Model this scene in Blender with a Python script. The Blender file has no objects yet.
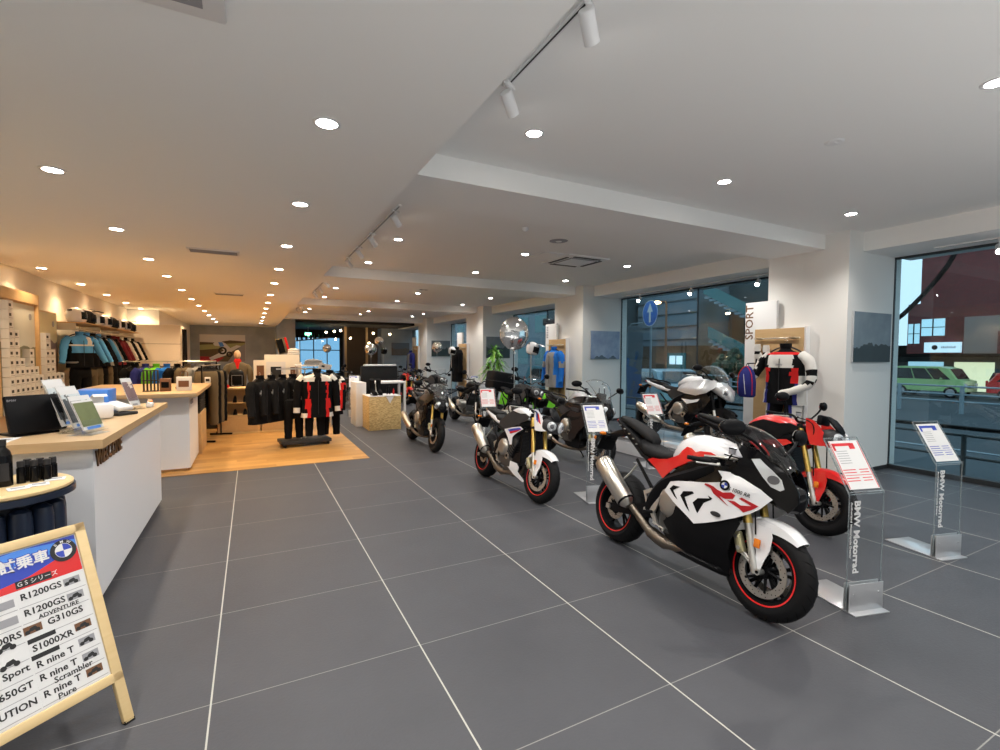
import bpy, bmesh, math, random
from mathutils import Vector, Matrix, Euler
from mathutils.geometry import delaunay_2d_cdt
random.seed(7)
PI = math.pi
SC = bpy.context.scene
COL = SC.collection

# ------------------------------------------------------------------ camera
CAM_H, YAW, PITCH, ROLL, FPX = 1.7932, 0.4791, -0.04127, 0.00436, 479.0
cam_d = bpy.data.cameras.new('camera')
cam = bpy.data.objects.new('camera', cam_d)
COL.objects.link(cam)
cam_d.sensor_fit = 'HORIZONTAL'
cam_d.sensor_width = 36.0
cam_d.lens = FPX / 1000.0 * 36.0
cam_d.clip_end = 300
_f = Vector((math.sin(YAW) * math.cos(PITCH), math.cos(YAW) * math.cos(PITCH), math.sin(PITCH)))
_r = Vector((math.cos(YAW), -math.sin(YAW), 0))
_u = _r.cross(_f)
_r2 = _r * math.cos(ROLL) + _u * math.sin(ROLL)
_u2 = -_r * math.sin(ROLL) + _u * math.cos(ROLL)
cam.matrix_world = Matrix(((_r2.x, _u2.x, -_f.x, 0), (_r2.y, _u2.y, -_f.y, 0), (_r2.z, _u2.z, -_f.z, CAM_H), (0, 0, 0, 1)))
SC.camera = cam

# ------------------------------------------------------------------ world, exposure
SC.view_settings.view_transform = 'Standard'
SC.view_settings.look = 'None'
SC.view_settings.gamma = 1.0
SC.view_settings.use_curve_mapping = False
SC.view_settings.exposure = 2.16
# soft fill light added behind the camera to brighten ceiling and fronts
fl = bpy.data.lights.new('added_front_fill', 'AREA'); fl.shape = 'RECTANGLE'; fl.size = 11; fl.size_y = 3.0; fl.energy = 8; fl.color = (.86, .94, 1.0)
flo = bpy.data.objects.new('added_front_fill', fl); COL.objects.link(flo); flo.location = (3.4, -3.1, 1.65); flo.rotation_euler = (math.radians(90), 0, 0)
# unseen upward fill behind the camera, added only to brighten the ceiling
ul = bpy.data.lights.new('added_ceiling_fill', 'AREA'); ul.shape = 'RECTANGLE'; ul.size = 9; ul.size_y = 2.4; ul.energy = 44; ul.color = (1.0, .98, .95)
ulo = bpy.data.objects.new('added_ceiling_fill', ul); COL.objects.link(ulo); ulo.location = (2.6, -1.7, .6); ulo.rotation_euler = (PI, 0, 0)
W = bpy.data.worlds.new('dusk_sky')
SC.world = W
W.use_nodes = True
nt = W.node_tree
nt.nodes.clear()
wo = nt.nodes.new('ShaderNodeOutputWorld')
wb = nt.nodes.new('ShaderNodeBackground')
wb.inputs[0].default_value = (0.56, 0.74, 0.86, 1)
wb.inputs[1].default_value = 0.42
nt.links.new(wb.outputs[0], wo.inputs[0])
SC.cycles.max_bounces = 10
SC.cycles.diffuse_bounces = 6
SC.cycles.transparent_max_bounces = 16
SC.cycles.caustics_reflective = False
SC.cycles.caustics_refractive = False
SC.cycles.sample_clamp_indirect = 4.0
LAMP_W = 34.0          # watts of one ceiling downlight
SPOT_W = 14.0

# ------------------------------------------------------------------ materials
MATS = {}
def mat(name, col=(.8, .8, .8), rough=.5, metal=0.0, emit=None, es=1.0, coat=0.0, spec=None, noise=None, bump=0.0, bscale=40.0, sheen=0.0):
    if name in MATS: return MATS[name]
    m = bpy.data.materials.new(name); m.use_nodes = True
    n = m.node_tree; b = n.nodes['Principled BSDF']
    b.inputs['Base Color'].default_value = (*col, 1)
    b.inputs['Roughness'].default_value = rough
    b.inputs['Metallic'].default_value = metal
    b.inputs['Coat Weight'].default_value = coat
    b.inputs['Coat Roughness'].default_value = .06
    if sheen: b.inputs['Sheen Weight'].default_value = sheen
    if spec is not None: b.inputs['Specular IOR Level'].default_value = spec
    if emit is not None:
        b.inputs['Emission Color'].default_value = (*emit, 1)
        b.inputs['Emission Strength'].default_value = es
    if noise or bump:
        tc = n.nodes.new('ShaderNodeTexCoord'); nz = n.nodes.new('ShaderNodeTexNoise')
        nz.inputs['Scale'].default_value = bscale; nz.inputs['Detail'].default_value = 5
        n.links.new(tc.outputs['Object'], nz.inputs['Vector'])
        if noise:
            cr = n.nodes.new('ShaderNodeValToRGB')
            cr.color_ramp.elements[0].position = .35; cr.color_ramp.elements[1].position = .7
            cr.color_ramp.elements[0].color = (*col, 1); cr.color_ramp.elements[1].color = (*noise, 1)
            n.links.new(nz.outputs['Fac'], cr.inputs[0]); n.links.new(cr.outputs[0], b.inputs['Base Color'])
        if bump:
            bp = n.nodes.new('ShaderNodeBump'); bp.inputs['Strength'].default_value = bump; bp.inputs['Distance'].default_value = .01
            n.links.new(nz.outputs['Fac'], bp.inputs['Height']); n.links.new(bp.outputs[0], b.inputs['Normal'])
    MATS[name] = m
    return m

def clear_mat(name, tint=(1, 1, 1), fres=1.45, refl=1.0, rough=0.0, haze=0.0):
    """thin clear sheet: see-through with the mirror reflection of a pane"""
    if name in MATS: return MATS[name]
    m = bpy.data.materials.new(name); m.use_nodes = True; n = m.node_tree; n.nodes.clear()
    o = n.nodes.new('ShaderNodeOutputMaterial'); t = n.nodes.new('ShaderNodeBsdfTransparent'); g = n.nodes.new('ShaderNodeBsdfGlossy')
    t.inputs[0].default_value = (*tint, 1); g.inputs['Roughness'].default_value = rough
    ge = n.nodes.new('ShaderNodeNewGeometry'); dt = n.nodes.new('ShaderNodeVectorMath'); dt.operation = 'DOT_PRODUCT'
    n.links.new(ge.outputs['Normal'], dt.inputs[0]); n.links.new(ge.outputs['Incoming'], dt.inputs[1])
    def mm(op, a, b):
        q = n.nodes.new('ShaderNodeMath'); q.operation = op; q.use_clamp = op != 'ABSOLUTE'
        for i, w_ in enumerate((a, b)):
            if w_ is None: continue
            if isinstance(w_, (int, float)): q.inputs[i].default_value = w_
            else: n.links.new(w_, q.inputs[i])
        return q.outputs[0]
    c1 = mm('POWER', mm('SUBTRACT', 1.0, mm('ABSOLUTE', dt.outputs['Value'], None)), 5.0)
    ml = mm('MULTIPLY', mm('ADD', mm('MULTIPLY', c1, .9), .035), refl)
    mx = n.nodes.new('ShaderNodeMixShader'); n.links.new(ml, mx.inputs[0]); n.links.new(t.outputs[0], mx.inputs[1]); n.links.new(g.outputs[0], mx.inputs[2])
    last = mx
    if haze:
        d = n.nodes.new('ShaderNodeBsdfDiffuse'); d.inputs[0].default_value = (.8, .85, .88, 1)
        m2 = n.nodes.new('ShaderNodeMixShader'); m2.inputs[0].default_value = haze
        n.links.new(mx.outputs[0], m2.inputs[1]); n.links.new(d.outputs[0], m2.inputs[2]); last = m2
    n.links.new(last.outputs[0], o.inputs[0])
    MATS[name] = m
    return m

def N(nt_, typ, **kw):
    nd = nt_.nodes.new(typ)
    for k, v in kw.items(): setattr(nd, k, v)
    return nd

def mth(nt_, op, a, b=None, clamp=False):
    nd = nt_.nodes.new('ShaderNodeMath'); nd.operation = op; nd.use_clamp = clamp
    for i, q in enumerate((a, b)):
        if q is None: continue
        if isinstance(q, (int, float)): nd.inputs[i].default_value = q
        else: nt_.links.new(q, nd.inputs[i])
    return nd.outputs[0]

def mixc(nt_, fac, a, b):
    nd = nt_.nodes.new('ShaderNodeMix'); nd.data_type = 'RGBA'
    if isinstance(fac, (int, float)): nd.inputs[0].default_value = fac
    else: nt_.links.new(fac, nd.inputs[0])
    for i, q in ((6, a), (7, b)):
        if isinstance(q, tuple): nd.inputs[i].default_value = (*q, 1)
        else: nt_.links.new(q, nd.inputs[i])
    return nd.outputs[2]

def tile_floor_mat():
    m = bpy.data.materials.new('grey_floor_tile'); m.use_nodes = True; n = m.node_tree; b = n.nodes['Principled BSDF']
    tc = N(n, 'ShaderNodeTexCoord'); sp = N(n, 'ShaderNodeSeparateXYZ'); n.links.new(tc.outputs['Object'], sp.inputs[0])
    TX, TY = 1.15614 * .96, .96
    u = mth(n, 'DIVIDE', mth(n, 'ADD', sp.outputs[0], .21866 * .96), TX)
    v = mth(n, 'DIVIDE', mth(n, 'SUBTRACT', sp.outputs[1], 2.90655 * .96), TY)
    def joint(q, w, T):
        fr = mth(n, 'ABSOLUTE', mth(n, 'SUBTRACT', mth(n, 'FRACT', q), .5))
        return mth(n, 'GREATER_THAN', fr, .5 - w / T / 2)
    ju = joint(u, .0085, TX); jv = joint(v, .0055, TY)
    cell = N(n, 'ShaderNodeCombineXYZ'); n.links.new(mth(n, 'FLOOR', u), cell.inputs[0]); n.links.new(mth(n, 'FLOOR', v), cell.inputs[1])
    wn = N(n, 'ShaderNodeTexWhiteNoise'); n.links.new(cell.outputs[0], wn.inputs['Vector'])
    nz = N(n, 'ShaderNodeTexNoise'); nz.inputs['Scale'].default_value = 2.2; nz.inputs['Detail'].default_value = 8; nz.inputs['Roughness'].default_value = .65
    n.links.new(tc.outputs['Object'], nz.inputs['Vector'])
    nf = N(n, 'ShaderNodeTexNoise'); nf.inputs['Scale'].default_value = 60; nf.inputs['Detail'].default_value = 6
    n.links.new(tc.outputs['Object'], nf.inputs['Vector'])
    k = mth(n, 'ADD', mth(n, 'MULTIPLY', nz.outputs['Fac'], .55), mth(n, 'MULTIPLY', nf.outputs['Fac'], .35))
    k = mth(n, 'ADD', k, mth(n, 'MULTIPLY', wn.outputs['Value'], .12), True)
    c = mixc(n, k, (.036, .037, .044), (.072, .075, .086))
    c = mixc(n, jv, c, (.22, .22, .21))
    c = mixc(n, ju, c, (.42, .42, .38))
    n.links.new(c, b.inputs['Base Color'])
    rr = mth(n, 'ADD', mth(n, 'MULTIPLY', nf.outputs['Fac'], .2), .38)
    n.links.new(rr, b.inputs['Roughness'])
    b.inputs['Specular IOR Level'].default_value = .4
    bp = N(n, 'ShaderNodeBump'); bp.inputs['Strength'].default_value = .25; bp.inputs['Distance'].default_value = .004
    n.links.new(nf.outputs['Fac'], bp.inputs['Height']); n.links.new(bp.outputs[0], b.inputs['Normal'])
    return m

def plank_mat(name, c1, c2, pw=.12, pl=1.1, axis=0, rough=.4, seam=.5):
    """wood boards running along axis 1 (y) or 0 (x) of the object, or grain only when pw is large"""
    if name in MATS: return MATS[name]
    m = bpy.data.materials.new(name); m.use_nodes = True; n = m.node_tree; b = n.nodes['Principled BSDF']
    tc = N(n, 'ShaderNodeTexCoord'); sp = N(n, 'ShaderNodeSeparateXYZ'); n.links.new(tc.outputs['Object'], sp.inputs[0])
    A, B = (sp.outputs[0], sp.outputs[1]) if axis == 1 else (sp.outputs[1], sp.outputs[0])
    u = mth(n, 'DIVIDE', A, pw); cu = mth(n, 'FLOOR', u)
    v = mth(n, 'ADD', mth(n, 'DIVIDE', B, pl), mth(n, 'MULTIPLY', cu, .37))
    cell = N(n, 'ShaderNodeCombineXYZ'); n.links.new(cu, cell.inputs[0]); n.links.new(mth(n, 'FLOOR', v), cell.inputs[1])
    wn = N(n, 'ShaderNodeTexWhiteNoise'); n.links.new(cell.outputs[0], wn.inputs['Vector'])
    mp = N(n, 'ShaderNodeMapping'); n.links.new(tc.outputs['Object'], mp.inputs[0])
    mp.inputs['Scale'].default_value = (9, 1, 9) if axis == 1 else (1, 9, 9)
    nz = N(n, 'ShaderNodeTexNoise'); nz.inputs['Scale'].default_value = 4; nz.inputs['Detail'].default_value = 6; nz.inputs['Distortion'].default_value = .6
    n.links.new(mp.outputs[0], nz.inputs['Vector'])
    k = mth(n, 'ADD', mth(n, 'MULTIPLY', nz.outputs['Fac'], .6), mth(n, 'MULTIPLY', wn.outputs['Value'], seam), True)
    c = mixc(n, k, c1, c2)
    if pw < 1:
        fr = mth(n, 'ABSOLUTE', mth(n, 'SUBTRACT', mth(n, 'FRACT', u), .5))
        c = mixc(n, mth(n, 'MULTIPLY', mth(n, 'GREATER_THAN', fr, .488), .5), c, (c1[0] * .4, c1[1] * .4, c1[2] * .4))
    n.links.new(c, b.inputs['Base Color']); b.inputs['Roughness'].default_value = rough
    MATS[name] = m
    return m

def osb_mat():
    m = bpy.data.materials.new('strand_board'); m.use_nodes = True; n = m.node_tree; b = n.nodes['Principled BSDF']
    tc = N(n, 'ShaderNodeTexCoord'); vo = N(n, 'ShaderNodeTexVoronoi'); vo.inputs['Scale'].default_value = 28
    mp = N(n, 'ShaderNodeMapping'); mp.inputs['Scale'].default_value = (1, 1, 2.6); n.links.new(tc.outputs['Object'], mp.inputs[0]); n.links.new(mp.outputs[0], vo.inputs['Vector'])
    sp = N(n, 'ShaderNodeSeparateXYZ'); n.links.new(vo.outputs['Color'], sp.inputs[0])
    n.links.new(mixc(n, sp.outputs[0], (.42, .27, .10), (.72, .54, .26)), b.inputs['Base Color'])
    b.inputs['Roughness'].default_value = .6
    return m

M = {}
def mk():
    M['ceil'] = mat('ceiling_paint', (.90, .90, .88), .9)
    M['wall'] = mat('wall_paint', (.84, .83, .80), .9, bump=.05, bscale=120)
    M['wallwarm'] = mat('cream_wall_paint', (.82, .76, .66), .9)
    M['grey_wall'] = mat('grey_render', (.30, .34, .38), .85, noise=(.40, .44, .48), bscale=1.6)
    M['dark_wall'] = mat('dark_cladding', (.035, .03, .027), .8)
    M['brown_wall'] = mat('dark_brown_cladding', (.10, .065, .04), .7)
    M['floor'] = tile_floor_mat()
    M['woodfloor'] = plank_mat('oak_floor_boards', (.30, .14, .035), (.60, .34, .11), .15, 1.2, 0, .38)
    M['oak'] = plank_mat('oak_worktop', (.42, .27, .13), (.66, .47, .27), 50, 60, 0, .4)
    M['oakv'] = plank_mat('oak_board', (.46, .29, .13), (.66, .46, .24), 50, 60, 1, .45)
    M['pine'] = plank_mat('pine_wood', (.62, .44, .20), (.78, .60, .34), 50, 60, 0, .5)
    M['osb'] = osb_mat()
    M['whitelam'] = mat('white_laminate', (.78, .79, .82), .45)
    M['white'] = mat('white_plastic', (.8, .8, .8), .4)
    M['whitepaint'] = mat('white_lacquer', (.82, .82, .84), .25, coat=.8)
    M['silverpaint'] = mat('silver_lacquer', (.55, .56, .58), .3, .5, coat=.6)
    M['redpaint'] = mat('red_lacquer', (.66, .012, .012), .28, coat=.8)
    M['redmark'] = mat('dark_red_film', (.42, .008, .015), .35)
    M['bluepaint'] = mat('blue_film', (.03, .06, .42), .35)
    M['lightblue'] = mat('light_blue_film', (.07, .25, .75), .35)
    M['blackgloss'] = mat('black_lacquer', (.004, .004, .005), .14, spec=.22, coat=.08)
    M['blacksat'] = mat('black_satin', (.005, .005, .006), .42, spec=.13)
    M['blackmatt'] = mat('black_matt', (.006, .006, .006), .8, spec=.06)
    M['greypl'] = mat('dark_grey_plastic', (.034, .033, .035), .5, spec=.22)
    M['brownmet'] = mat('dark_brown_lacquer', (.022, .015, .014), .3, .1, coat=.1, spec=.2)
    M['seat'] = mat('seat_vinyl', (.012, .012, .013), .6, spec=.16, bump=.2, bscale=200)
    M['rubber'] = mat('tyre_rubber', (.008, .008, .009), .6, spec=.16, bump=.2, bscale=60)
    M['gold'] = mat('gold_anodised', (.62, .43, .12), .3, 1.0)
    M['palegold'] = mat('pale_gold_metal', (.62, .58, .36), .35, .8)
    M['alu'] = mat('cast_aluminium', (.60, .59, .56), .38, .9)
    M['steel'] = mat('brushed_steel', (.66, .62, .55), .28, 1.0)
    M['disc'] = mat('brake_steel', (.50, .47, .43), .35, .9)
    M['engine'] = mat('engine_metal', (.10, .10, .10), .42, .7)
    M['cover'] = mat('cover_metal', (.42, .39, .35), .36, .85)
    M['pipe'] = mat('heated_steel_pipe', (.19, .16, .13), .38, .95)
    M['chrome'] = mat('chrome', (.8, .8, .8), .08, 1.0)
    M['chain'] = mat('chain_steel', (.2, .19, .17), .4, .9)
    M['orange'] = mat('amber_reflector', (.75, .20, .01), .25, coat=.5)
    M['redlens'] = mat('red_lens', (.5, .01, .01), .2, coat=.6)
    M['lens'] = mat('lamp_glass', (.68, .71, .74), .14, .35, coat=1)
    M['lensdark'] = mat('lamp_bezel', (.10, .10, .11), .2, coat=.8)
    M['mirror'] = mat('mirror_glass', (.7, .7, .7), .03, 1.0)
    M['screen'] = clear_mat('smoked_screen', (.42, .42, .44), 1.5, 1.6, .03)
    M['clearscreen'] = clear_mat('clear_screen', (.86, .90, .92), 1.5, 2.0, .02, .06)
    M['acrylic'] = clear_mat('acrylic_sheet', (.97, .985, .99), 1.5, 1.0, .01, .004)
    M['acryledge'] = clear_mat('acrylic_edge', (.75, .84, .85), 1.5, 3, .05, .22)
    M['glass'] = clear_mat('window_glass', (.76, .84, .86), 1.5, 1.1, 0.0)
    M['blueglass'] = clear_mat('blue_tinted_glass', (.46, .62, .72), 1.5, 1.2, 0.0)
    M['paper'] = mat('white_paper', (.70, .70, .70), .6)
    M['ink'] = mat('black_ink', (.015, .015, .016), .6)
    M['redink'] = mat('red_ink', (.65, .02, .03), .6)
    M['greyink'] = mat('grey_ink', (.30, .30, .32), .6)
    M['navy'] = mat('navy_enamel', (.010, .018, .040), .35, coat=.3)
    M['darkframe'] = mat('window_frame_metal', (.05, .055, .06), .4, .5)
    M['lamp'] = mat('lamp_face', (1, 1, 1), .5, emit=(1, .95, .88), es=14)
    M['lampwarm'] = mat('warm_lamp_face', (1, 1, 1), .5, emit=(1, .80, .55), es=12)
    M['foil'] = mat('silver_foil', (.75, .74, .72), .12, 1.0, bump=.35, bscale=9)
    M['leaf'] = mat('leaf_green', (.16, .42, .06), .45, noise=(.30, .58, .10), bscale=6)
    M['terracotta'] = mat('pot_grey', (.22, .20, .18), .7)
    M['cloth_black'] = mat('black_textile', (.006, .006, .007), .85, spec=.12, bump=.3, bscale=90)
    M['cloth_grey'] = mat('grey_textile', (.28, .28, .28), .85, spec=.12, bump=.3, bscale=90)
    M['cloth_white'] = mat('white_textile', (.72, .70, .66), .75, spec=.12, bump=.3, bscale=90)
    M['cloth_red'] = mat('red_textile', (.62, .02, .02), .75, spec=.12, bump=.3, bscale=90)
    M['cloth_blue'] = mat('blue_textile', (.02, .17, .62), .75, spec=.12, bump=.3, bscale=90)
    M['cloth_lightblue'] = mat('light_blue_textile', (.10, .35, .70), .75, spec=.12, bump=.3, bscale=90)
    M['cloth_navy'] = mat('navy_textile', (.03, .035, .20), .75, spec=.12, bump=.3, bscale=90)
    M['cloth_brown'] = mat('olive_brown_textile', (.14, .11, .07), .85, spec=.12, bump=.3, bscale=90)
    M['cloth_maroon'] = mat('maroon_textile', (.16, .02, .03), .8, spec=.12, bump=.3, bscale=90)
    M['cloth_green'] = mat('lime_textile', (.16, .55, .03), .7, spec=.12, bump=.3, bscale=90)
    M['brown'] = mat('brown_leather', (.16, .07, .03), .5)
    M['skin'] = mat('mannequin_beige', (.62, .42, .26), .5)
mk()

# ------------------------------------------------------------------ mesh builder
class G:
    def __init__(s, T=None): s.v = []; s.f = []; s.m = []; s.T = T
    def add(s, vs, fs, mi=0, T=None):
        o = len(s.v)
        for p in vs:
            p = Vector(p)
            if T is not None: p = T @ p
            s.v.append(p)
        for f in fs: s.f.append(tuple(i + o for i in f)); s.m.append(mi)
        return s
    def box(s, c, d, mi=0, T=None, bev=0.0):
        if bev > 0:
            bm = bmesh.new(); bmesh.ops.create_cube(bm, size=1)
            for v in bm.verts: v.co = Vector((v.co.x * d[0] + c[0], v.co.y * d[1] + c[1], v.co.z * d[2] + c[2]))
            bmesh.ops.bevel(bm, geom=bm.edges[:], offset=min(bev, min(d) * .45), segments=2, affect='EDGES', profile=.5)
            bm.verts.index_update()
            s.add([v.co.copy() for v in bm.verts], [[v.index for v in f.verts] for f in bm.faces], mi, T); bm.free(); return s
        x, y, z = d[0] / 2, d[1] / 2, d[2] / 2
        vs = [(c[0] + a * x, c[1] + b * y, c[2] + e * z) for a in (-1, 1) for b in (-1, 1) for e in (-1, 1)]
        return s.add(vs, [(0, 1, 3, 2), (4, 6, 7, 5), (0, 4, 5, 1), (2, 3, 7, 6), (0, 2, 6, 4), (1, 5, 7, 3)], mi, T)
    def bx(s, x0, x1, y0, y1, z0, z1, mi=0, T=None, bev=0.0):
        return s.box(((x0 + x1) / 2, (y0 + y1) / 2, (z0 + z1) / 2), (abs(x1 - x0), abs(y1 - y0), abs(z1 - z0)), mi, T, bev)
    def cyl(s, p0, p1, r0, r1=None, n=16, mi=0, caps=True, T=None):
        r1 = r0 if r1 is None else r1
        return s.tube([p0, p1], [r0, r1], n, mi, caps, T)
    def tube(s, path, r, n=8, mi=0, caps=True, T=None, flat=1.0, close=False):
        P = [Vector(p) for p in path]; k = len(P)
        R = r if isinstance(r, (list, tuple)) else [r] * k
        tan = []
        for i in range(k):
            if close: t = P[(i + 1) % k] - P[i - 1]
            else: t = (P[min(i + 1, k - 1)] - P[max(i - 1, 0)])
            tan.append(t.normalized() if t.length > 1e-9 else Vector((0, 0, 1)))
        a = Vector((0, 0, 1)) if abs(tan[0].z) < .9 else Vector((1, 0, 0))
        nrm = tan[0].cross(a).normalized(); vs = []
        for i in range(k):
            nrm = (nrm - tan[i] * nrm.dot(tan[i])).normalized(); b = tan[i].cross(nrm)
            for j in range(n):
                t = 2 * PI * j / n
                vs.append(P[i] + (nrm * math.cos(t) + b * math.sin(t) * flat) * R[i])
        fs = []
        rng = k if close else k - 1
        for i in range(rng):
            for j in range(n):
                a0 = i * n + j; a1 = i * n + (j + 1) % n; q = (i + 1) % k
                fs.append((a0, a1, q * n + (j + 1) % n, q * n + j))
        if caps and not close: fs.append(tuple(range(n))[::-1]); fs.append(tuple((k - 1) * n + j for j in range(n)))
        return s.add(vs, fs, mi, T)
    def lathe(s, prof, c=(0, 0, 0), axis='z', n=32, mi=0, T=None, close=False, a0=0.0, a1=None, sx=1.0):
        """profile of (radius, height along the axis)"""
        full = a1 is None; cnt = n if full else n + 1; vs = []
        for j in range(cnt):
            t = 2 * PI * j / n if full else a0 + (a1 - a0) * j / n
            for (r, h) in prof:
                if axis == 'z': p = (r * math.cos(t) * sx, r * math.sin(t), h)
                elif axis == 'x': p = (h, r * math.cos(t), r * math.sin(t))
                else: p = (r * math.cos(t), h, r * math.sin(t))
                vs.append((p[0] + c[0], p[1] + c[1], p[2] + c[2]))
        m = len(prof); fs = []
        for j in range(cnt if full else cnt - 1):
            q = (j + 1) % cnt
            for i in range(m if close else m - 1):
                i2 = (i + 1) % m
                fs.append((j * m + i, q * m + i, q * m + i2, j * m + i2))
        return s.add(vs, fs, mi, T)
    def ball(s, c, r, n=16, mi=0, T=None):
        rx, ry, rz = (r, r, r) if isinstance(r, (int, float)) else r
        vs = []; h = max(4, n // 2)
        for i in range(h + 1):
            a = PI * i / h
            for j in range(n):
                t = 2 * PI * j / n
                vs.append((c[0] + rx * math.sin(a) * math.cos(t), c[1] + ry * math.sin(a) * math.sin(t), c[2] + rz * math.cos(a)))
        fs = [(i * n + j, (i + 1) * n + j, (i + 1) * n + (j + 1) % n, i * n + (j + 1) % n) for i in range(h) for j in range(n)]
        return s.add(vs, fs, mi, T)
    def loft(s, rings, mi=0, T=None, caps=True):
        n = len(rings[0]); vs = [p for r in rings for p in r]; k = len(rings)
        fs = [(i * n + j, i * n + (j + 1) % n, (i + 1) * n + (j + 1) % n, (i + 1) * n + j) for i in range(k - 1) for j in range(n)]
        if caps: fs.append(tuple(range(n))[::-1]); fs.append(tuple((k - 1) * n + j for j in range(n)))
        return s.add(vs, fs, mi, T)
    def prism(s, poly, a, b, plane='yz', mi=0, T=None):
        """polygon in a plane pushed from a to b along the third axis"""
        def P(p, h):
            return (h, p[0], p[1]) if plane == 'yz' else ((p[0], h, p[1]) if plane == 'xz' else (p[0], p[1], h))
        n = len(poly); vs = [P(p, a) for p in poly] + [P(p, b) for p in poly]
        fs = [tuple(range(n)), tuple(range(2 * n - 1, n - 1, -1))] + [(i, (i + 1) % n, n + (i + 1) % n, n + i) for i in range(n)]
        return s.add(vs, fs, mi, T)
    def shell(s, outline, xf, th=.004, side=1, step=.03, mi=0, T=None, off=0.0):
        """panel cut to an outline in (y, z) and bent to x = xf(y, z), with thickness"""
        pts = []; k = len(outline)
        for i in range(k):
            a = Vector(outline[i]); b = Vector(outline[(i + 1) % k]); q = max(1, int((b - a).length / step))
            for j in range(q): pts.append(a + (b - a) * j / q)
        m = len(pts); edges = [(i, (i + 1) % m) for i in range(m)]
        xs = [p[0] for p in pts]; ys = [p[1] for p in pts]
        def inside(p):
            c = False
            for i in range(m):
                a, b = pts[i], pts[i - 1]
                if (a[1] > p[1]) != (b[1] > p[1]) and p[0] < (b[0] - a[0]) * (p[1] - a[1]) / (b[1] - a[1]) + a[0]: c = not c
            return c
        allp = list(pts); g = min(xs)
        while g < max(xs):
            h = min(ys)
            while h < max(ys):
                p = Vector((g, h))
                if inside(p) and min((p - q).length for q in pts) > step * .45: allp.append(p)
                h += step
            g += step
        V, E_, F, *_ = delaunay_2d_cdt(allp, edges, [], 1, 1e-5)
        nv = len(V)
        o = [(side * (xf(p[0], p[1]) + off), p[0], p[1]) for p in V]; i_ = [(side * (xf(p[0], p[1]) + off - th), p[0], p[1]) for p in V]
        fs = []; cnt = {}
        for f in F:
            f = tuple(f) if side > 0 else tuple(f)[::-1]
            fs.append(f); fs.append(tuple(q + nv for q in f[::-1]))
            for a in range(len(f)):
                e = (f[a], f[(a + 1) % len(f)]); cnt[tuple(sorted(e))] = cnt.get(tuple(sorted(e)), []) + [e]
        for es in cnt.values():
            if len(es) == 1: a, b = es[0]; fs.append((b, a, a + nv, b + nv))
        return s.add(o + i_, fs, mi, T)
    def mesh(s, name, mats, ang=38):
        me = bpy.data.meshes.new(name)
        me.from_pydata([tuple(v) if s.T is None else tuple(s.T @ v) for v in s.v], [], s.f)
        for mm in (mats if isinstance(mats, (list, tuple)) else [mats]): me.materials.append(M[mm] if isinstance(mm, str) else mm)
        me.polygons.foreach_set('material_index', s.m)
        bm = bmesh.new(); bm.from_mesh(me)
        bmesh.ops.remove_doubles(bm, verts=bm.verts, dist=1e-5)
        bmesh.ops.recalc_face_normals(bm, faces=bm.faces)
        bm.to_mesh(me); bm.free()
        me.polygons.foreach_set('use_smooth', [True] * len(me.polygons))
        me.set_sharp_from_angle(angle=math.radians(ang))
        me.update()
        return me
    def build(s, name, mats, parent=None, ang=38, label=None):
        o = bpy.data.objects.new(name, s.mesh(name, mats, ang)); COL.objects.link(o)
        if parent is not None: o.parent = parent
        if label: o['label'] = label
        return o

def tag(o, label, cat, group=None, kind=None):
    o['label'] = label; o['category'] = cat
    if group: o['group'] = group
    if kind: o['kind'] = kind
    return o
def thing(name, label, cat, loc=(0, 0, 0), rot=(0, 0, 0), group=None, scale=1.0):
    o = bpy.data.objects.new(name, None); COL.objects.link(o); o.empty_display_size = .1
    o.location = loc; o.rotation_euler = rot; o.scale = (scale,) * 3
    return tag(o, label, cat, group)
def struct(g, name, mats, ang=38):
    o = g.build(name, mats, None, ang); o['kind'] = 'structure'; return o
def copy_tree(o, label=None, loc=None, rot=None, parent=None, group=None):
    c = o.copy(); COL.objects.link(c)
    if parent is not None: c.parent = parent
    if label: c['label'] = label
    if group: c['group'] = group
    if loc is not None: c.location = loc
    if rot is not None: c.rotation_euler = rot
    for ch in list(o.children): copy_tree(ch, parent=c)
    return c
def spline(pts, sub=6):
    P = [Vector(p) for p in pts]; out = []
    for i in range(len(P) - 1):
        a = P[max(i - 1, 0)]; b = P[i]; c = P[i + 1]; d = P[min(i + 2, len(P) - 1)]
        for k in range(sub):
            t = k / sub
            out.append(.5 * ((2 * b) + (c - a) * t + (2 * a - 5 * b + 4 * c - d) * t * t + (3 * b - a - 3 * c + d) * t ** 3))
    out.append(P[-1]); return out
def ring(y, zc, hw, up, dn, n=20, e=2.3, xc=0.0):
    out = []
    for i in range(n):
        t = 2 * PI * i / n; c, s_ = math.cos(t), math.sin(t)
        x = hw * math.copysign(abs(c) ** (2 / e), c); z = (up if s_ > 0 else dn) * math.copysign(abs(s_) ** (2 / e), s_)
        out.append((xc + x, y, zc + z))
    return out
def text_mesh(txt, size, depth=.001, align='CENTER', bold=0.0, sx=1.0):
    cu = bpy.data.curves.new('lettering', 'FONT'); cu.body = txt; cu.size = size; cu.extrude = depth; cu.offset = bold
    cu.align_x = align; cu.align_y = 'CENTER'; cu.resolution_u = 2
    o = bpy.data.objects.new('lettering', cu); COL.objects.link(o)
    bpy.context.view_layer.update()
    me = bpy.data.meshes.new_from_object(o.evaluated_get(bpy.context.evaluated_depsgraph_get()))
    bpy.data.objects.remove(o)
    return me
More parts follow.
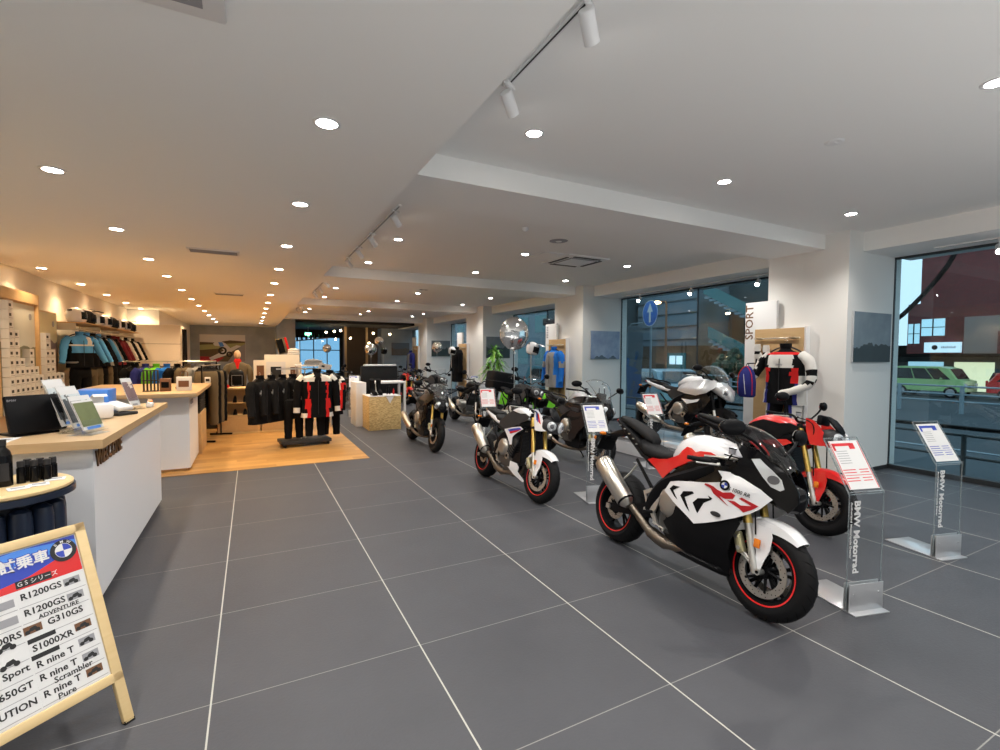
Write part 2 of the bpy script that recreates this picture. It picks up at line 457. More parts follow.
def add_text(g, txt, size, T, mi=0, depth=.001, align='CENTER', bold=0.0, sx=1.0):
    """letters lie in the xy plane of T"""
    me = text_mesh(txt, size, depth, align, bold)
    g.add([(v.co.x * sx, v.co.y, v.co.z) for v in me.vertices], [tuple(p.vertices) for p in me.polygons], mi, T)
    bpy.data.meshes.remove(me)
    return g
def TR(loc=(0, 0, 0), rot=(0, 0, 0), s=1.0):
    return Matrix.Translation(loc) @ Euler(rot).to_matrix().to_4x4() @ Matrix.Diagonal((s, s, s, 1))
def frame(o, xdir, ydir):
    """matrix whose x and y axes point along the given directions"""
    x = Vector(xdir).normalized(); y = Vector(ydir).normalized(); z = x.cross(y)
    return Matrix(((x.x, y.x, z.x, o[0]), (x.y, y.y, z.y, o[1]), (x.z, y.z, z.z, o[2]), (0, 0, 0, 1)))

# ------------------------------------------------------------------ the building
ZC, ZS, ZB = 3.65, 3.20, 3.43          # high ceiling, low ceiling on the shop side, underside of beams
XS = 1.17                              # edge of the low ceiling
PIL = [(3.93, 5.16), (10.28, 11.60), (16.43, 18.0), (23.0, 24.3)]
XP, XW = 7.80, 9.12                    # room face of pillars, window plane
YB, YE = -3.2, 27.6
struct(G().bx(-6, 9.6, YB, 36, -.12, 0), 'floor', ['floor'])
struct(G().bx(-3.5, 1.80, 8.36, YE, 0, .006), 'floor_wood', ['woodfloor'])
struct(G().bx(-3.45, -2.62, 18.9, YE, 0, ZS - .001), 'wall_left_return', ['wall'])
struct(G().bx(XS, 9.6, YB, 26.2, ZC, ZC + .15), 'ceiling', ['ceil'])
struct(G().bx(-6, XS, YB, YE, ZS, ZC + .15), 'ceiling_low', ['ceil'])
gb = G()
for i, (a, b) in enumerate(PIL):
    struct(G().bx(XS + .002, XP + .4, a + (.34 if i < 2 else .55), b, ZB, ZC - .001), 'ceiling_beam.%03d' % i, ['ceil'])
    struct(G().bx(XP, XW + .2, a, b, 0, ZC), 'wall_pillar.%03d' % i, ['wall'])
ys = [YB] + [q for p in PIL for q in p] + [29.6]
for i in range(0, len(ys), 2):
    a, b = ys[i], ys[i + 1]
    struct(G().bx(8.17, 9.6, a, b, 3.37, ZC), 'ceiling_edge_beam.%03d' % (i // 2), ['ceil'])
    # full-height shop window of one bay
    w = bpy.data.objects.new('window_%d' % (i // 2 + 1), None); COL.objects.link(w); w['kind'] = 'structure'; w.location = (XW, (a + b) / 2, 0)
    L = b - a
    g = G(); g.bx(-.03, .05, -L / 2, L / 2, 0, .07); g.bx(-.01, .03, -L / 2, L / 2, 3.335, 3.375)
    n = 2 if i else 3
    for k in range(n + 1):
        yy = -L / 2 + L * k / n; g.bx(-.01, .03, yy - .010, yy + .010, .07, 3.335)
    g.build('window_frame', ['darkframe'], w)
    for k in range(n):
        y0 = -L / 2 + L * k / n + .010; y1 = -L / 2 + L * (k + 1) / n - .010
        G().bx(.005, .011, y0, y1, .07, 3.335).build('pane', ['glass'], w)
struct(G().bx(-3.6, -3.45, YB, YE, 0, ZS), 'wall_left', ['wallwarm'])
struct(G().bx(-6, 9.6, YB - .15, YB, 0, ZC + .1), 'wall_back', ['dark_wall'])  # unseen wall, coloured dark so less light bounces onto the beam faces
# far end
struct(G().bx(-3.6, 1.12, YE, YE + .15, 0, ZS + .4), 'wall_far', ['grey_wall'])
struct(G().bx(1.12, 1.95, 25.6, YE + .15, 0, ZC), 'wall_far_return', ['grey_wall'])
struct(G().bx(1.95, 9.6, 26.2, 35, 3.42, 3.8), 'ceiling_dark', ['dark_wall'])
struct(G().bx(1.80, 1.95, YE + .15, 34, 0, 3.42), 'wall_dark_side', ['dark_wall'])
gw = G()
gw.bx(1.95, 9.6, 34, 34.15, 0, .5).bx(1.95, 9.6, 34, 34.15, 2.95, 3.42).bx(5.4, 9.6, 34, 34.15, .5, 2.95)
struct(gw, 'wall_far_end', ['dark_wall'])
struct(G().bx(4.95, 7.0, 30.0, 30.15, 0, 3.42), 'wall_brown', ['brown_wall'])
struct(G().bx(7.15, XW + .2, 29.6, 30.9, 0, 3.42), 'wall_pillar.004', ['grey_wall'])
w = bpy.data.objects.new('window_9', None); COL.objects.link(w); w['kind'] = 'structure'; w.location = (0, 34.05, 0)
g = G()
for xx in (1.97, 2.85, 3.7, 4.55, 5.38): g.bx(xx - .03, xx + .03, -.03, .03, .5, 2.95)
for zz in (.52, 2.08, 2.93): g.bx(1.95, 5.4, -.03, .03, zz - .03, zz + .03)
g.build('window_frame', ['darkframe'], w)
for xx in (1.97, 2.85, 3.7, 4.55):
    G().bx(xx + .03, xx + .82, 0, .006, .55, 2.9).build('pane', ['blueglass'], w)
# dark skirting
for i, (a, b) in enumerate(PIL):
    g = G().bx(XP - .012, XP, a - .012, b + .012, 0, .06).bx(XP, XW, a - .012, a, 0, .06)
    o = struct(g, 'baseboard_pillar.%03d' % i, ['greypl'])

# ------------------------------------------------------------------ ceiling lamps
def downlight_proto(matk):
    t = thing('ceiling_downlight', 'round recessed downlight', 'ceiling light', (0, 0, 0))
    G().lathe([(.062, -.002), (.062, -.006), (.075, -.008), (.084, -.004), (.084, .001)], n=28).build('trim_ring', ['white'], t)
    G().lathe([(0, -.003), (.062, -.003)], n=28).build('lamp_face', [matk], t)
    return t
def lamp_light(x, y, z, power, col, name='downlight_beam', ang=132, r=.06):
    l = bpy.data.lights.new(name, 'SPOT'); l.energy = power; l.color = col; l.spot_size = math.radians(ang); l.spot_blend = .75; l.shadow_soft_size = r
    o = bpy.data.objects.new(name, l); COL.objects.link(o); o.location = (x, y, z)
    return o
COOL = (1.0, .96, .90); WARM = (1.0, .72, .42)
pc = downlight_proto('lamp'); pw = downlight_proto('lampwarm')
first = {'c': True, 'w': True}
def downlight(x, y, z, kind, label, group, power=None):
    p = pc if kind == 'c' else pw
    if first[kind]: o = p; first[kind] = False; o['label'] = label; o['group'] = group; o.location = (x, y, z)
    else: o = copy_tree(p, label, (x, y, z), group=group)
    o['group'] = group
    lamp_light(x, y, z - .012, power or LAMP_W, COOL if kind == 'c' else WARM)
NTH = ['first', 'second', 'third', 'fourth', 'fifth', 'sixth', 'seventh', 'eighth', 'ninth', 'tenth', 'eleventh', 'twelfth', 'thirteenth', 'fourteenth', 'fifteenth']
rowy = [-2.4, -.6, 1.4, 3.50, 5.50, 7.68, 9.88, 12.2, 14.07, 16.40, 18.6, 20.9, 22.6]  # first two rows, unseen behind the camera, added to light things from the front
for cx, nm in ((2.13, 'next to the low ceiling edge'), (4.50, 'over the middle of the motorcycles'), (6.95, 'nearest the window pillars')):
    for k, yy in enumerate(rowy):
        if k == 2: lab = 'round downlight nearest the camera in the high ceiling row ' + nm
        else: lab = 'round downlight, %s from the front, high ceiling row %s' % (NTH[k], nm)
        downlight(cx, yy, ZC, 'c', lab, 'downlights in the high ceiling')
lowy = [-2.2, -.5, 1.2, 3.13, 4.90, 6.86, 8.78, 10.53, 12.65, 14.6, 16.5, 18.4, 20.4, 22.4, 24.4]
for cx, nm in ((.43, 'beside the ceiling step'), (-1.33, 'over the counter')):
    for k, yy in enumerate(lowy):
        downlight(cx, yy, ZS, 'c' if k < 6 or k > 11 else 'w', 'round downlight, %s from the front, low ceiling row %s' % (NTH[k], nm), 'downlights in the low ceiling', LAMP_W * (.85 if k < 6 or k > 11 else 1.25))
for k, yy in enumerate([6.6, 8.6, 10.57, 12.62, 14.6, 16.6, 18.6, 20.6]):
    downlight(-3.05, yy, ZS, 'w', 'small warm downlight washing the left wall, %s from the front' % NTH[k], 'downlights along the left wall', LAMP_W * .55)

def cylinder_spot(label, loc, rot, group, beam=True, power=None, aim=None):
    """a white cylinder spotlight on a short arm, hanging from a track at its location"""
    t = thing('track_spotlight', label, 'spotlight', loc, (0, 0, rot), group)
    g = G().box((0, 0, -.012), (.035, .12, .024), bev=.004).build('adapter', ['white'], t)
    G().cyl((0, 0, -.02), (0, 0, -.085), .012, n=10).box((0, 0, -.09), (.03, .03, .03), bev=.004).build('arm', ['white'], t)
    T = TR((0, 0, -.125), (math.radians(-52), 0, 0))
    G().lathe([(0, .075), (.036, .075), (.042, .068), (.042, -.085), (.038, -.085), (.036, -.075)], n=22, T=T).build('lamp_body', ['white'], t)
    G().lathe([(0, -.074), (.036, -.074)], n=22, T=T).build('lamp_face', ['lamp'], t)
    return t
def track(name, label, x, y0, y1, z, spots, rot, group, glow=True):
    o = G().bx(-.017, .017, -(y1 - y0) / 2, (y1 - y0) / 2, -.02, 0, 0).bx(-.006, .006, -(y1 - y0) / 2 + .02, (y1 - y0) / 2 - .02, -.0205, -.019, 1).build(name, ['white', 'greypl'])
    o.location = (x, (y0 + y1) / 2, z); tag(o, label, 'lighting track', 'white lighting tracks under the ceiling')
    for k, yy in enumerate(spots):
        t = cylinder_spot(group[0] % (NTH[k]), (x, yy, z - .021), rot, group[1])
        if glow:
            l = lamp_light(x, yy, z - .16, SPOT_W, COOL, 'spotlight_beam', 60, .04)
            d = Vector((math.sin(-rot) * -1, math.cos(rot), 0)); dv = Vector((math.sin(rot) * 1.1, -math.cos(rot) * 1.1, -1))
            l.rotation_euler = dv.to_track_quat('-Z', 'Y').to_euler()
            l.location = Vector(l.location) + dv.normalized() * .12
track('lighting_track', 'white ceiling track nearest the camera by the low ceiling edge', 1.58, 1.6, 2.98, ZC, [2.06, 2.92], 2.21, ('white cylinder spotlight, %s on the ceiling track nearest the camera', 'spotlights on the near track'))
track('lighting_track', 'white ceiling track between the first and second beams', 1.66, 5.9, 9.6, ZC, [6.1, 7.4, 8.4, 9.4], 2.21, ('white cylinder spotlight, %s on the track past the first beam', 'spotlights on the second track'))
track('lighting_track', 'white ceiling track between the second and third beams', 1.66, 12.2, 15.6, ZC, [12.4, 13.6, 14.8], 2.21, ('white cylinder spotlight, %s on the track past the second beam', 'spotlights on the third track'))
track('lighting_track', 'short white track at the far end of the low ceiling edge', 1.66, 18.6, 21.4, ZC, [19.0, 20.4], 2.21, ('white cylinder spotlight, %s on the track past the third beam', 'spotlights on the fourth track'))
track('lighting_track', 'white track under the window head of the near bay', 8.75, 1.2, 3.3, 3.37, [2.62], -1.26, ('white cylinder spotlight above the near window, %s on its track', 'spotlights over the near window'), False)
track('lighting_track', 'white track under the window head of the second bay', 8.75, 5.6, 9.8, 3.37, [6.0, 7.6, 9.2], -1.26, ('white cylinder spotlight over the second window, %s on its track', 'spotlights over the second window'), False)

# ceiling fittings
t = thing('ceiling_air_conditioner', 'square white ceiling cassette air conditioner past the first beam', 'air conditioner', (5.65, 7.72, ZC))
g = G().box((0, 0, -.012), (.95, .95, .03), bev=.01); g.build('panel', ['white'], t)
g = G()
for k in range(4):
    g.box((0, .39, -.030), (.62, .06, .012), T=TR((0, 0, 0), (0, 0, k * PI / 2)))
g.build('air_slot', ['greypl'], t)
g = G().box((0, 0, -.032), (.60, .60, .012))
for k in range(14): g.box((0, -.27 + k * .0415, -.041), (.56, .012, .008), 1)
g.build('intake_grille', ['greyink', 'white'], t)
o = G().box((0, 0, -.006), (.62, .62, .012)).box((0, 0, -.010), (.56, .56, .008), 1).build('access_hatch', ['white', 'ceil']); o.location = (5.0, 7.62, ZC)
tag(o, 'flat square ceiling hatch left of the cassette air conditioner', 'hatch')
for yy, nm in ((7.67, 'in front of the warm lit area'), (12.96, 'over the clothing area')):
    t = thing('ceiling_air_vent', 'long white ceiling air vent with slats ' + nm, 'air vent', (-.43, yy, ZS), group='long air vents in the low ceiling')
    G().box((0, 0, -.008), (.62, .26, .016), bev=.004).build('vent_frame', ['white'], t)
    g = G()
    for k in range(7): g.box((0, -.09 + k * .03, -.018), (.56, .012, .01), T=None)
    g.build('slat', ['greyink'], t)
t = thing('ceiling_air_conditioner', 'white ceiling cassette cut off by the top edge above the counter', 'air conditioner', (-.52, 1.93, ZS))
G().box((0, 0, -.012), (.90, .90, .025), bev=.008).build('panel', ['white'], t)
G().box((0, 0, -.027), (.74, .74, .008)).build('slot_frame', ['greyink'], t)
G().box((0, 0, -.032), (.66, .66, .012), bev=.004).build('intake_grille', ['white'], t)
for (x, y, r, nm, k) in ((4.51, 2.42, .075, 'round flush white ceiling sensor near the camera', 0), (4.46, 6.54, .15, 'round flat grey ceiling speaker before the cassette air conditioner', 1), (3.58, 6.11, .05, 'small white smoke detector dome past the first beam', 2), (4.4, 13.2, .13, 'round flat grey ceiling speaker past the second beam', 1)):
    t = thing(['ceiling_sensor', 'ceiling_speaker', 'smoke_detector'][k], nm, ['sensor', 'speaker', 'smoke detector'][k], (x, y, ZC))
    h = .05 if k == 2 else .01
    G().lathe([(0, -h), (r * .6, -h), (r * .9, -h * .6), (r, 0)], n=26).build('cover', ['white' if k != 1 else 'greyink'], t)
    G().lathe([(0, -h - .004), (r * .3, -h - .004), (r * .36, -h + .001)], n=20).build('centre_cap', ['white'], t)

# ------------------------------------------------------------------ motorcycles
# local frame: x right, y forward, z up, wheels at y = +-wb/2
def steer_T(wb, ang, head=(0.50, 0.90), rake=24):
    ax = Vector((0, -math.sin(math.radians(rake)), math.cos(math.radians(rake))))
    c = Vector((0, head[0], head[1]))
    return Matrix.Translation(c) @ Matrix.Rotation(ang, 4, ax) @ Matrix.Translation(-c)

def wheel_part(t, y, z, R, w, stripe, T=None, discs=1, spokes=5, rim='blacksat', front=True, stripecol='redpaint', disc_r=.16):
    """wheel with tyre, brake discs and a thin coloured rim stripe"""
    c = (0, y, z); rr = R - (.105 if front else .11)
    hw = w * .42
    g = G(T)
    prof = [(rr - .012, -hw), (rr + .012, -hw - .004), (rr + .012, -hw + .008), (rr - .012, -hw * .5), (rr - .018, 0), (rr - .012, hw * .5), (rr + .012, hw - .008), (rr + .012, hw + .004), (rr - .012, hw)]
    prof2 = prof + [(rr - .02, hw * .8), (rr - .030, 0), (rr - .02, -hw * .8)]
    g.lathe(prof2, c, 'x', 48, close=True)
    g.lathe([(0, -.055), (.038, -.055), (.045, -.03), (.034, -.02), (.034, .02), (.045, .03), (.038, .055), (0, .055)], c, 'x', 24)
    for k in range(spokes):
        for d in (-.16, .16):
            a = 2 * PI * k / spokes + .3
            p0 = Vector((0, y + .035 * math.cos(a), z + .035 * math.sin(a))); a2 = a + d
            p1 = Vector((0, y + (rr - .015) * math.cos(a2), z + (rr - .015) * math.sin(a2)))
            g.tube([p0, (p0 + p1) / 2, p1], [.013, .010, .013], 8)
    wh = g.build('wheel', [rim], t)
    # tyre: rounded crown with grooves
    g = G(T); n = 15; pr_ = []
    for i in range(n):
        a = -1.32 + 2.64 * i / (n - 1)
        pr_.append((R - (1 - math.cos(a)) * (R - rr) * .80, w / 2 * math.sin(a) / math.sin(1.32)))
    inner = [(rr + .012, hw + .002), (rr + .004, 0), (rr + .012, -hw - .002)]
    g.lathe(pr_ + inner, c, 'x', 64, close=True)
    nb = 26
    for k in range(nb):       # tread sipes
        a0 = 2 * PI * k / nb
        for sd in (-1, 1):
            pts = []
            for q in range(4):
                aa = .22 + q * .22; rad = R - (1 - math.cos(aa)) * (R - rr) * .80 + .0006; th = a0 + q * .045 + (0 if sd > 0 else .5 * 2 * PI / nb)
                pts.append((sd * w / 2 * math.sin(aa) / math.sin(1.32), y + rad * math.cos(th), z + rad * math.sin(th)))
            g.tube(pts, [.0008, .0022, .0022, .0008], 4, 1)
    g.build('tyre', ['rubber', 'blackmatt'], wh)
    if stripe:
        g = G(T)
        for sd in (-1, 1):
            g.lathe([(rr + .004, sd * (hw + .0045)), (rr + .013, sd * (hw + .0062)), (rr + .013, sd * (hw + .004)), (rr + .004, sd * (hw + .003))], c, 'x', 56, close=True)
        g.build('rim_stripe', [stripecol], wh)
    for sd in ((-1, 1) if discs == 2 else (1,)):
        g = G(T); xx = sd * (.064 if front else .07)
        ri = disc_r - .045
        g.lathe([(disc_r, xx - .0025), (disc_r, xx + .0025), (ri, xx + .0025), (ri, xx - .0025)], c, 'x', 48, close=True)
        for k in range(40):   # cooling holes seen as dark dots on both faces
            a = 2 * PI * k / 40; rq = ri + .012 + (.011 * (k % 3))
            for e in (-1, 1):
                g.cyl((xx + e * .0024, y + rq * math.cos(a), z + rq * math.sin(a)), (xx + e * .0030, y + rq * math.cos(a), z + rq * math.sin(a)), .0035, n=8, mi=2)
        for k in range(5):
            a = 2 * PI * k / 5
            p0 = (xx * .86, y + .04 * math.cos(a + .3), z + .04 * math.sin(a + .3)); p1 = (xx, y + (ri + .006) * math.cos(a), z + (ri + .006) * math.sin(a))
            g.tube([p0, p1], [.012, .008], 6, 1)
            g.cyl((xx - .004, p1[1], p1[2]), (xx + .005, p1[1], p1[2]), .009, n=10, mi=1)
        g.build('brake_disc', ['disc', 'blacksat', 'blackmatt'], wh)
    return wh

def fork(t, wb, T, upper='gold', lower='alu', zt=1.0, caliper='palegold', reflector=True, head=(0.5, .9), R=.30):
    ax = Vector((0, wb / 2, R)); yh = wb / 2 - .235 - (zt - .95) * .42
    top = Vector((0, yh, zt)); d = (top - Vector((0, wb / 2 - .03, R))).normalized()
    for sd in (-1, 1):
        x = sd * .098
        b = Vector((x, wb / 2 - .03, R)); m = b + d * .30; tp = Vector((x, top.y, top.z))
        g = G(T)
        g.tube([m - d * .01, m + d * .02, m + d * .02, tp], [.030, .030, .0265, .0265], 18, 0)
        g.cyl(tp - d * .012, tp + d * .014, .029, .026, 18, 2)
        g.tube([b - d * .02, b + d * .05, b + d * .10, m + d * .0], [.024, .026, .022, .022], 16, 1)
        g.cyl(b + Vector((-sd * .03, .03, 0)), b + Vector((sd * .022, .03, 0)), .020, n=14, mi=1)
        g.cyl(b + Vector((sd * .018, .03, 0)), b + Vector((sd * .026, .03, 0)), .011, n=6, mi=2)
        fl = g.build('fork_leg', [upper, lower, 'blacksat'], t)
        g = G(T)            # radial caliper behind the leg
        cc = b + d * .135 + Vector((sd * .012, -.078, .012))
        A = Matrix.Translation(cc) @ Matrix.Rotation(math.radians(24), 4, 'X')
        g.box((0, 0, 0), (.046, .054, .135), 0, A, .012)
        g.box((sd * .018, .0, 0), (.02, .036, .10), 0, A, .008)
        for q in (-.035, .035): g.cyl(A @ Vector((sd * .026, 0, q)), A @ Vector((sd * .033, 0, q)), .014, n=14, mi=1)
        g.tube([b + Vector((0, .02, 0)), b + Vector((0, -.075, .065)), cc + Vector((0, -.01, -.05))], [.013, .010, .011], 8, 1)
        g.tube([b + d * .03, cc + Vector((0, .01, -.03))], [.011, .009], 8, 1)
        g.build('brake_caliper', [caliper, lower], t)
        if reflector:
            g = G(T); rc = b + d * (.215 if upper == 'gold' else .2) + Vector((sd * .030, .075, -.03))
            g.box(tuple(rc), (.012, .042, .056), 0, None, .004)
            g.build('side_reflector', ['orange'], t)
    g = G(T)
    for f_ in (.97, .78):
        q = Vector((0, wb / 2 - .03, R)) + d * ((top - Vector((0, wb / 2 - .03, R))).length * f_)
        g.box(tuple(q), (.25, .07, .032), 0, Matrix.Translation(q) @ Matrix.Rotation(math.radians(24), 4, 'X') @ Matrix.Translation(-q), .010)
    g.build('fork_yoke', ['blacksat'], t)
    return top, d

def fender(t, wb, T, col, R=.30, style='sport'):
    g = G(T); cy, cz = wb / 2, R
    n = 20; rings = []
    a0, a1 = math.radians(50), math.radians(160)
    for i in range(n + 1):
        a = a0 + (a1 - a0) * i / n
        u = i / n
        rad = R + .018 + .012 * math.sin(u * PI); hw = .068 * (1 - .25 * (1 - min(1, u * 3)) ** 2) * (1 - .2 * max(0, u - .8) * 5)
        dy, dz = math.cos(a), math.sin(a)
        drop = .03 + .045 * math.sin(min(1, u * 1.15) * PI)
        row = []
        for (sx, dr) in ((-1.08, -drop), (-1.0, -.012), (-.62, .006), (0, .012), (.62, .006), (1.0, -.012), (1.08, -drop), (1.04, -drop), (.95, -.016), (.6, 0.0), (0, .006), (-.6, 0.0), (-.95, -.016), (-1.04, -drop)):
            row.append((sx * hw, cy + (rad + dr) * dy, cz + (rad + dr) * dz))
        rings.append(row)
    g.loft(rings, 0)
    # side blades running down to the axle behind the fork
    def bx_(y, z): return .082 + .01 * math.sin((z - .3) * 8)
    ol = [(cy - .145, cz + .235), (cy - .06, cz + .29), (cy + .03, cz + .285), (cy + .048, cz + .235), (cy + .045, cz + .15), (cy + .02, cz + .06), (cy + .002, cz - .005), (cy - .015, cz + .01), (cy - .04, cz + .12), (cy - .085, cz + .2)]
    for sd in (-1, 1): g.shell(ol, lambda y, z: .088 + .02 * max(0, .25 - abs(z - cz - .12)) + (.012 if z < cz + .1 else 0), .005, sd, .03)
    return g.build('front_fender', [col], t)

def blade_mirror(t, T, base, tip, size=(.085, .05), name='mirror', col='blacksat'):
    g = G(T); b = Vector(base); p = Vector(tip); sd = 1 if p.x > 0 else -1
    g.tube(spline([b, b.lerp(p, .5) + Vector((0, .02, .01)), p], 5), [.010] * 10 + [.008], 8)
    c = p + Vector((sd * .02, .0, .012))
    A = Matrix.Translation(c) @ Matrix.Rotation(sd * .12, 4, 'Y') @ Matrix.Rotation(sd * -.25, 4, 'Z')
    g.ball((0, .010, 0), (size[0], .030, size[1]), 20, 0, A)
    m = g.build(name, [col], t)
    g = G(T); g.lathe([(0, -.020), (.9, -.020), (.9, -.014), (0, -.014)], (0, 0, 0), 'y', 28, 0, A @ Matrix.Diagonal((size[0] * .98, 1, size[1] * .98, 1)))
    g.build('mirror_glass', ['mirror'], m)

def handlebar(t, T, y, z, wide=.34, rise=.03, clip=False, pull=.10):
    for sd in (-1, 1):
        g = G(T)
        if clip:
            a = Vector((sd * .105, y, z)); b = Vector((sd * wide, y - pull, z - .03))
            g.tube([a, a + Vector((sd * .03, -.01, 0)), b], [.012, .012, .011], 10)
            g.cyl(a - Vector((0, 0, .02)), a + Vector((0, 0, .02)), .034, n=16)
        else:
            a = Vector((0, y, z)); b = Vector((sd * wide, y - pull, z + rise))
            g.tube(spline([a, Vector((sd * .07, y, z)), Vector((sd * .17, y - .01, z + rise + .01)), b], 5), .0125, 10)
        hb = g.build('handlebar', ['blacksat'], t)
        b = Vector((sd * wide, y - pull, z + (-.03 if clip else rise)))
        dr = Vector((sd * (wide - .17), -(pull - .02), 0)).normalized()
        g = G(T); g.tube([b - dr * .125, b - dr * .12, b - dr * .01, b], [.0165, .0175, .0165, .018], 14)
        g.cyl(b, b + dr * .03, .016, .015, 12, 1)
        g.build('grip', ['rubber', 'blacksat'], hb)
        g = G(T); s0 = b - dr * .15
        g.box(tuple(s0 + Vector((0, .005, 0))), (.05, .045, .045), 0, None, .012)
        g.tube(spline([s0 + Vector((0, .03, -.005)), s0 + dr * .02 + Vector((0, .065, -.012)), b + Vector((0, .06, -.02)), b + dr * .01 + Vector((0, .055, -.02))], 5), [.007] * 8 + [.005] * 8, 8, 1)
        g.build('lever', ['blacksat', 'alu'], hb)
        if sd > 0:
            g = G(T); rp = Vector((sd * .16, y + .05, z + .045))
            g.cyl(rp, rp + Vector((0, 0, .035)), .022, .024, 14).cyl(rp + Vector((0, 0, .035)), rp + Vector((0, 0, .043)), .026, n=14, mi=1)
            g.tube([rp, rp - Vector((.0, .02, .04))], .006, 6, 1)
            g.build('fluid_reservoir', ['greyink', 'blacksat'], hb)

def chassis(t, wb, o):
    """frame, engine, swingarm, rear wheel, exhaust, pegs: shared by every machine"""
    H = -wb / 2
    wheel_part(t, H, .315, .315, .185, o.get('stripe'), None, 1, 5, o.get('rim', 'blacksat'), False, disc_r=.11)
    g = G()                                                     # swingarm
    for sd in (-1, 1):
        g.loft([[(sd * .125 + dx, y_, z_ + dz) for dx, dz in ((-.02, -h), (.02, -h), (.02, h), (-.02, h))] for y_, z_, h in ((H - .05, .315, .022), (H + .05, .32, .035), (H + .30, .37, .05), (H + .50, .42, .06))])
        g.cyl((sd * .10, H, .315), (sd * .16, H, .315), .022, n=14, mi=1)
        g.box((sd * .15, H - .01, .315), (.012, .05, .045), 1, None, .006)
    g.box((0, H + .44, .41), (.26, .10, .12), 0, None, .03)
    g.build('swingarm', [o.get('swing', 'blacksat'), 'alu'], t)
    g = G()                                                     # chain on the left side
    g.tube([(-.10, H + .45, .475), (-.10, H, .375)], .008, 6).tube([(-.10, H + .45, .375), (-.10, H, .255)], .008, 6)
    g.lathe([(.062, -.106), (.062, -.098), (.02, -.098), (.02, -.106)], (0, H, .315), 'x', 28, close=True)
    g.build('chain', ['chain'], t)
    g = G()                                                     # rear calliper
    g.box((.095, H + .075, .375), (.04, .06, .08), 0, None, .012)
    g.build('brake_caliper', ['blacksat'], t)
    g = G()                                                     # engine: crankcase, cylinder block, covers
    g.box((0, .06, .40), (.34, .36, .22), 0, None, .05)
    g.box((0, .12, .27), (.26, .30, .12), 0, None, .04)
    A = Matrix.Translation((0, .16, .58)) @ Matrix.Rotation(math.radians(-28), 4, 'X')
    g.box((0, 0, 0), (.36, .22, .26), 0, A, .025); g.box((0, 0, .13), (.38, .24, .08), 0, A, .02)
    for k in range(5): g.box((0, 0, -.08 + k * .035), (.372, .23, .008), 1, A, .002)
    g.box((0, -.16, .44), (.26, .20, .20), 0, None, .04)
    eng = g.build('engine', [o.get('eng', 'engine'), 'blacksat'], t)
    g = G()
    g.lathe([(0, .225), (.06, .225), (.09, .218), (.112, .195), (.118, .15), (.118, .10)], (0, .015, .545) if o.get('hiclutch', True) else (0, 0, .42), 'x', 36)
    for k in range(8):
        a = 2 * PI * k / 8; yy, zz = .015 + .106 * math.cos(a), .545 + .106 * math.sin(a)
        g.cyl((.17, yy, zz), (.20, yy, zz), .007, n=8)
    g.cyl((.10, .14, .45), (.195, .14, .45), .050, .044, 24).cyl((.19, .14, .45), (.20, .14, .45), .022, n=6, mi=1)
    g.build('clutch_cover', ['cover', 'blacksat'], eng)
    g = G(); g.lathe([(0, -.205), (.075, -.20), (.088, -.18), (.09, -.10)], (0, .05, .50), 'x', 32); g.build('generator_cover', ['engine'], eng)
    g = G()                                                     # twin-spar frame and sub-frame
    for sd in (-1, 1):
        path = [(sd * .045, .47, .93), (sd * .13, .36, .88), (sd * .165, .16, .78), (sd * .16, -.08, .66), (sd * .15, -.20, .50), (sd * .13, -.22, .38)]
        P = spline(path, 4)
        g.tube(P, [.038] * len(P), 8, flat=1.5)
        tu = o.get('tail_up', 0)
        g.tube([(sd * .13, -.10, .74), (sd * .09, -.45, .80 + tu * .5), (sd * .06, -.72, .92 + tu)], [.018, .016, .012], 8)
        g.tube([(sd * .14, -.20, .56), (sd * .10, -.50, .76 + tu * .4)], [.016, .013], 8)
        g.tube([(sd * .13, .40, .86), (sd * .16, .30, .60), (sd * .15, .22, .44)], .016, 8)
    g.cyl((0, .53, .85), (0, .46, .98), .035, n=14)
    g.build('frame', [o.get('frame', 'blacksat')], t)
    g = G()                                                     # rear shock
    g.cyl((0, -.27, .42), (0, -.20, .70), .022, n=12, mi=1)
    P = [(.038 * math.cos(a), -.27 + .07 * k / 60 + .038 * math.sin(a) * .9, .45 + .22 * k / 60) for k, a in ((k, k * .6) for k in range(61))]
    g.tube(P, .006, 6, 0)
    g.build('rear_shock', [o.get('spring', 'redpaint'), 'alu'], t)
    for sd in (-1, 1):                                          # foot-rest hangers
        g = G(); x = sd * .165
        g.prism([(-.13, .58), (-.10, .56), (-.15, .42), (-.10, .345), (-.13, .33), (-.20, .42), (-.27, .40), (-.27, .43), (-.21, .46)], x - .008, x + .008)
        g.prism([(-.30, .56), (-.22, .60), (-.17, .58), (-.16, .50), (-.20, .48), (-.19, .55), (-.22, .57), (-.27, .54), (-.22, .455), (-.24, .445)], x - .006, x + .006)
        g.cyl((x, -.175, .42), (x + sd * .095, -.185, .42), .013, n=10, mi=1)
        g.tube([(x + sd * .012, -.14, .35), (x + sd * .014, -.02, .33), (x + sd * .05, .0, .33)], .008, 8, 0)
        g.build('foot_rest', ['alu', 'rubber'], t)
    g = G(); g.tube([(-.14, -.12, .28), (-.26, -.06, .13), (-.335, -.02, .012)], [.014, .012, .010], 8); g.box((-.345, -.015, .012), (.06, .04, .012), 0, None, .004)
    g.build('side_stand', ['blacksat'], t)

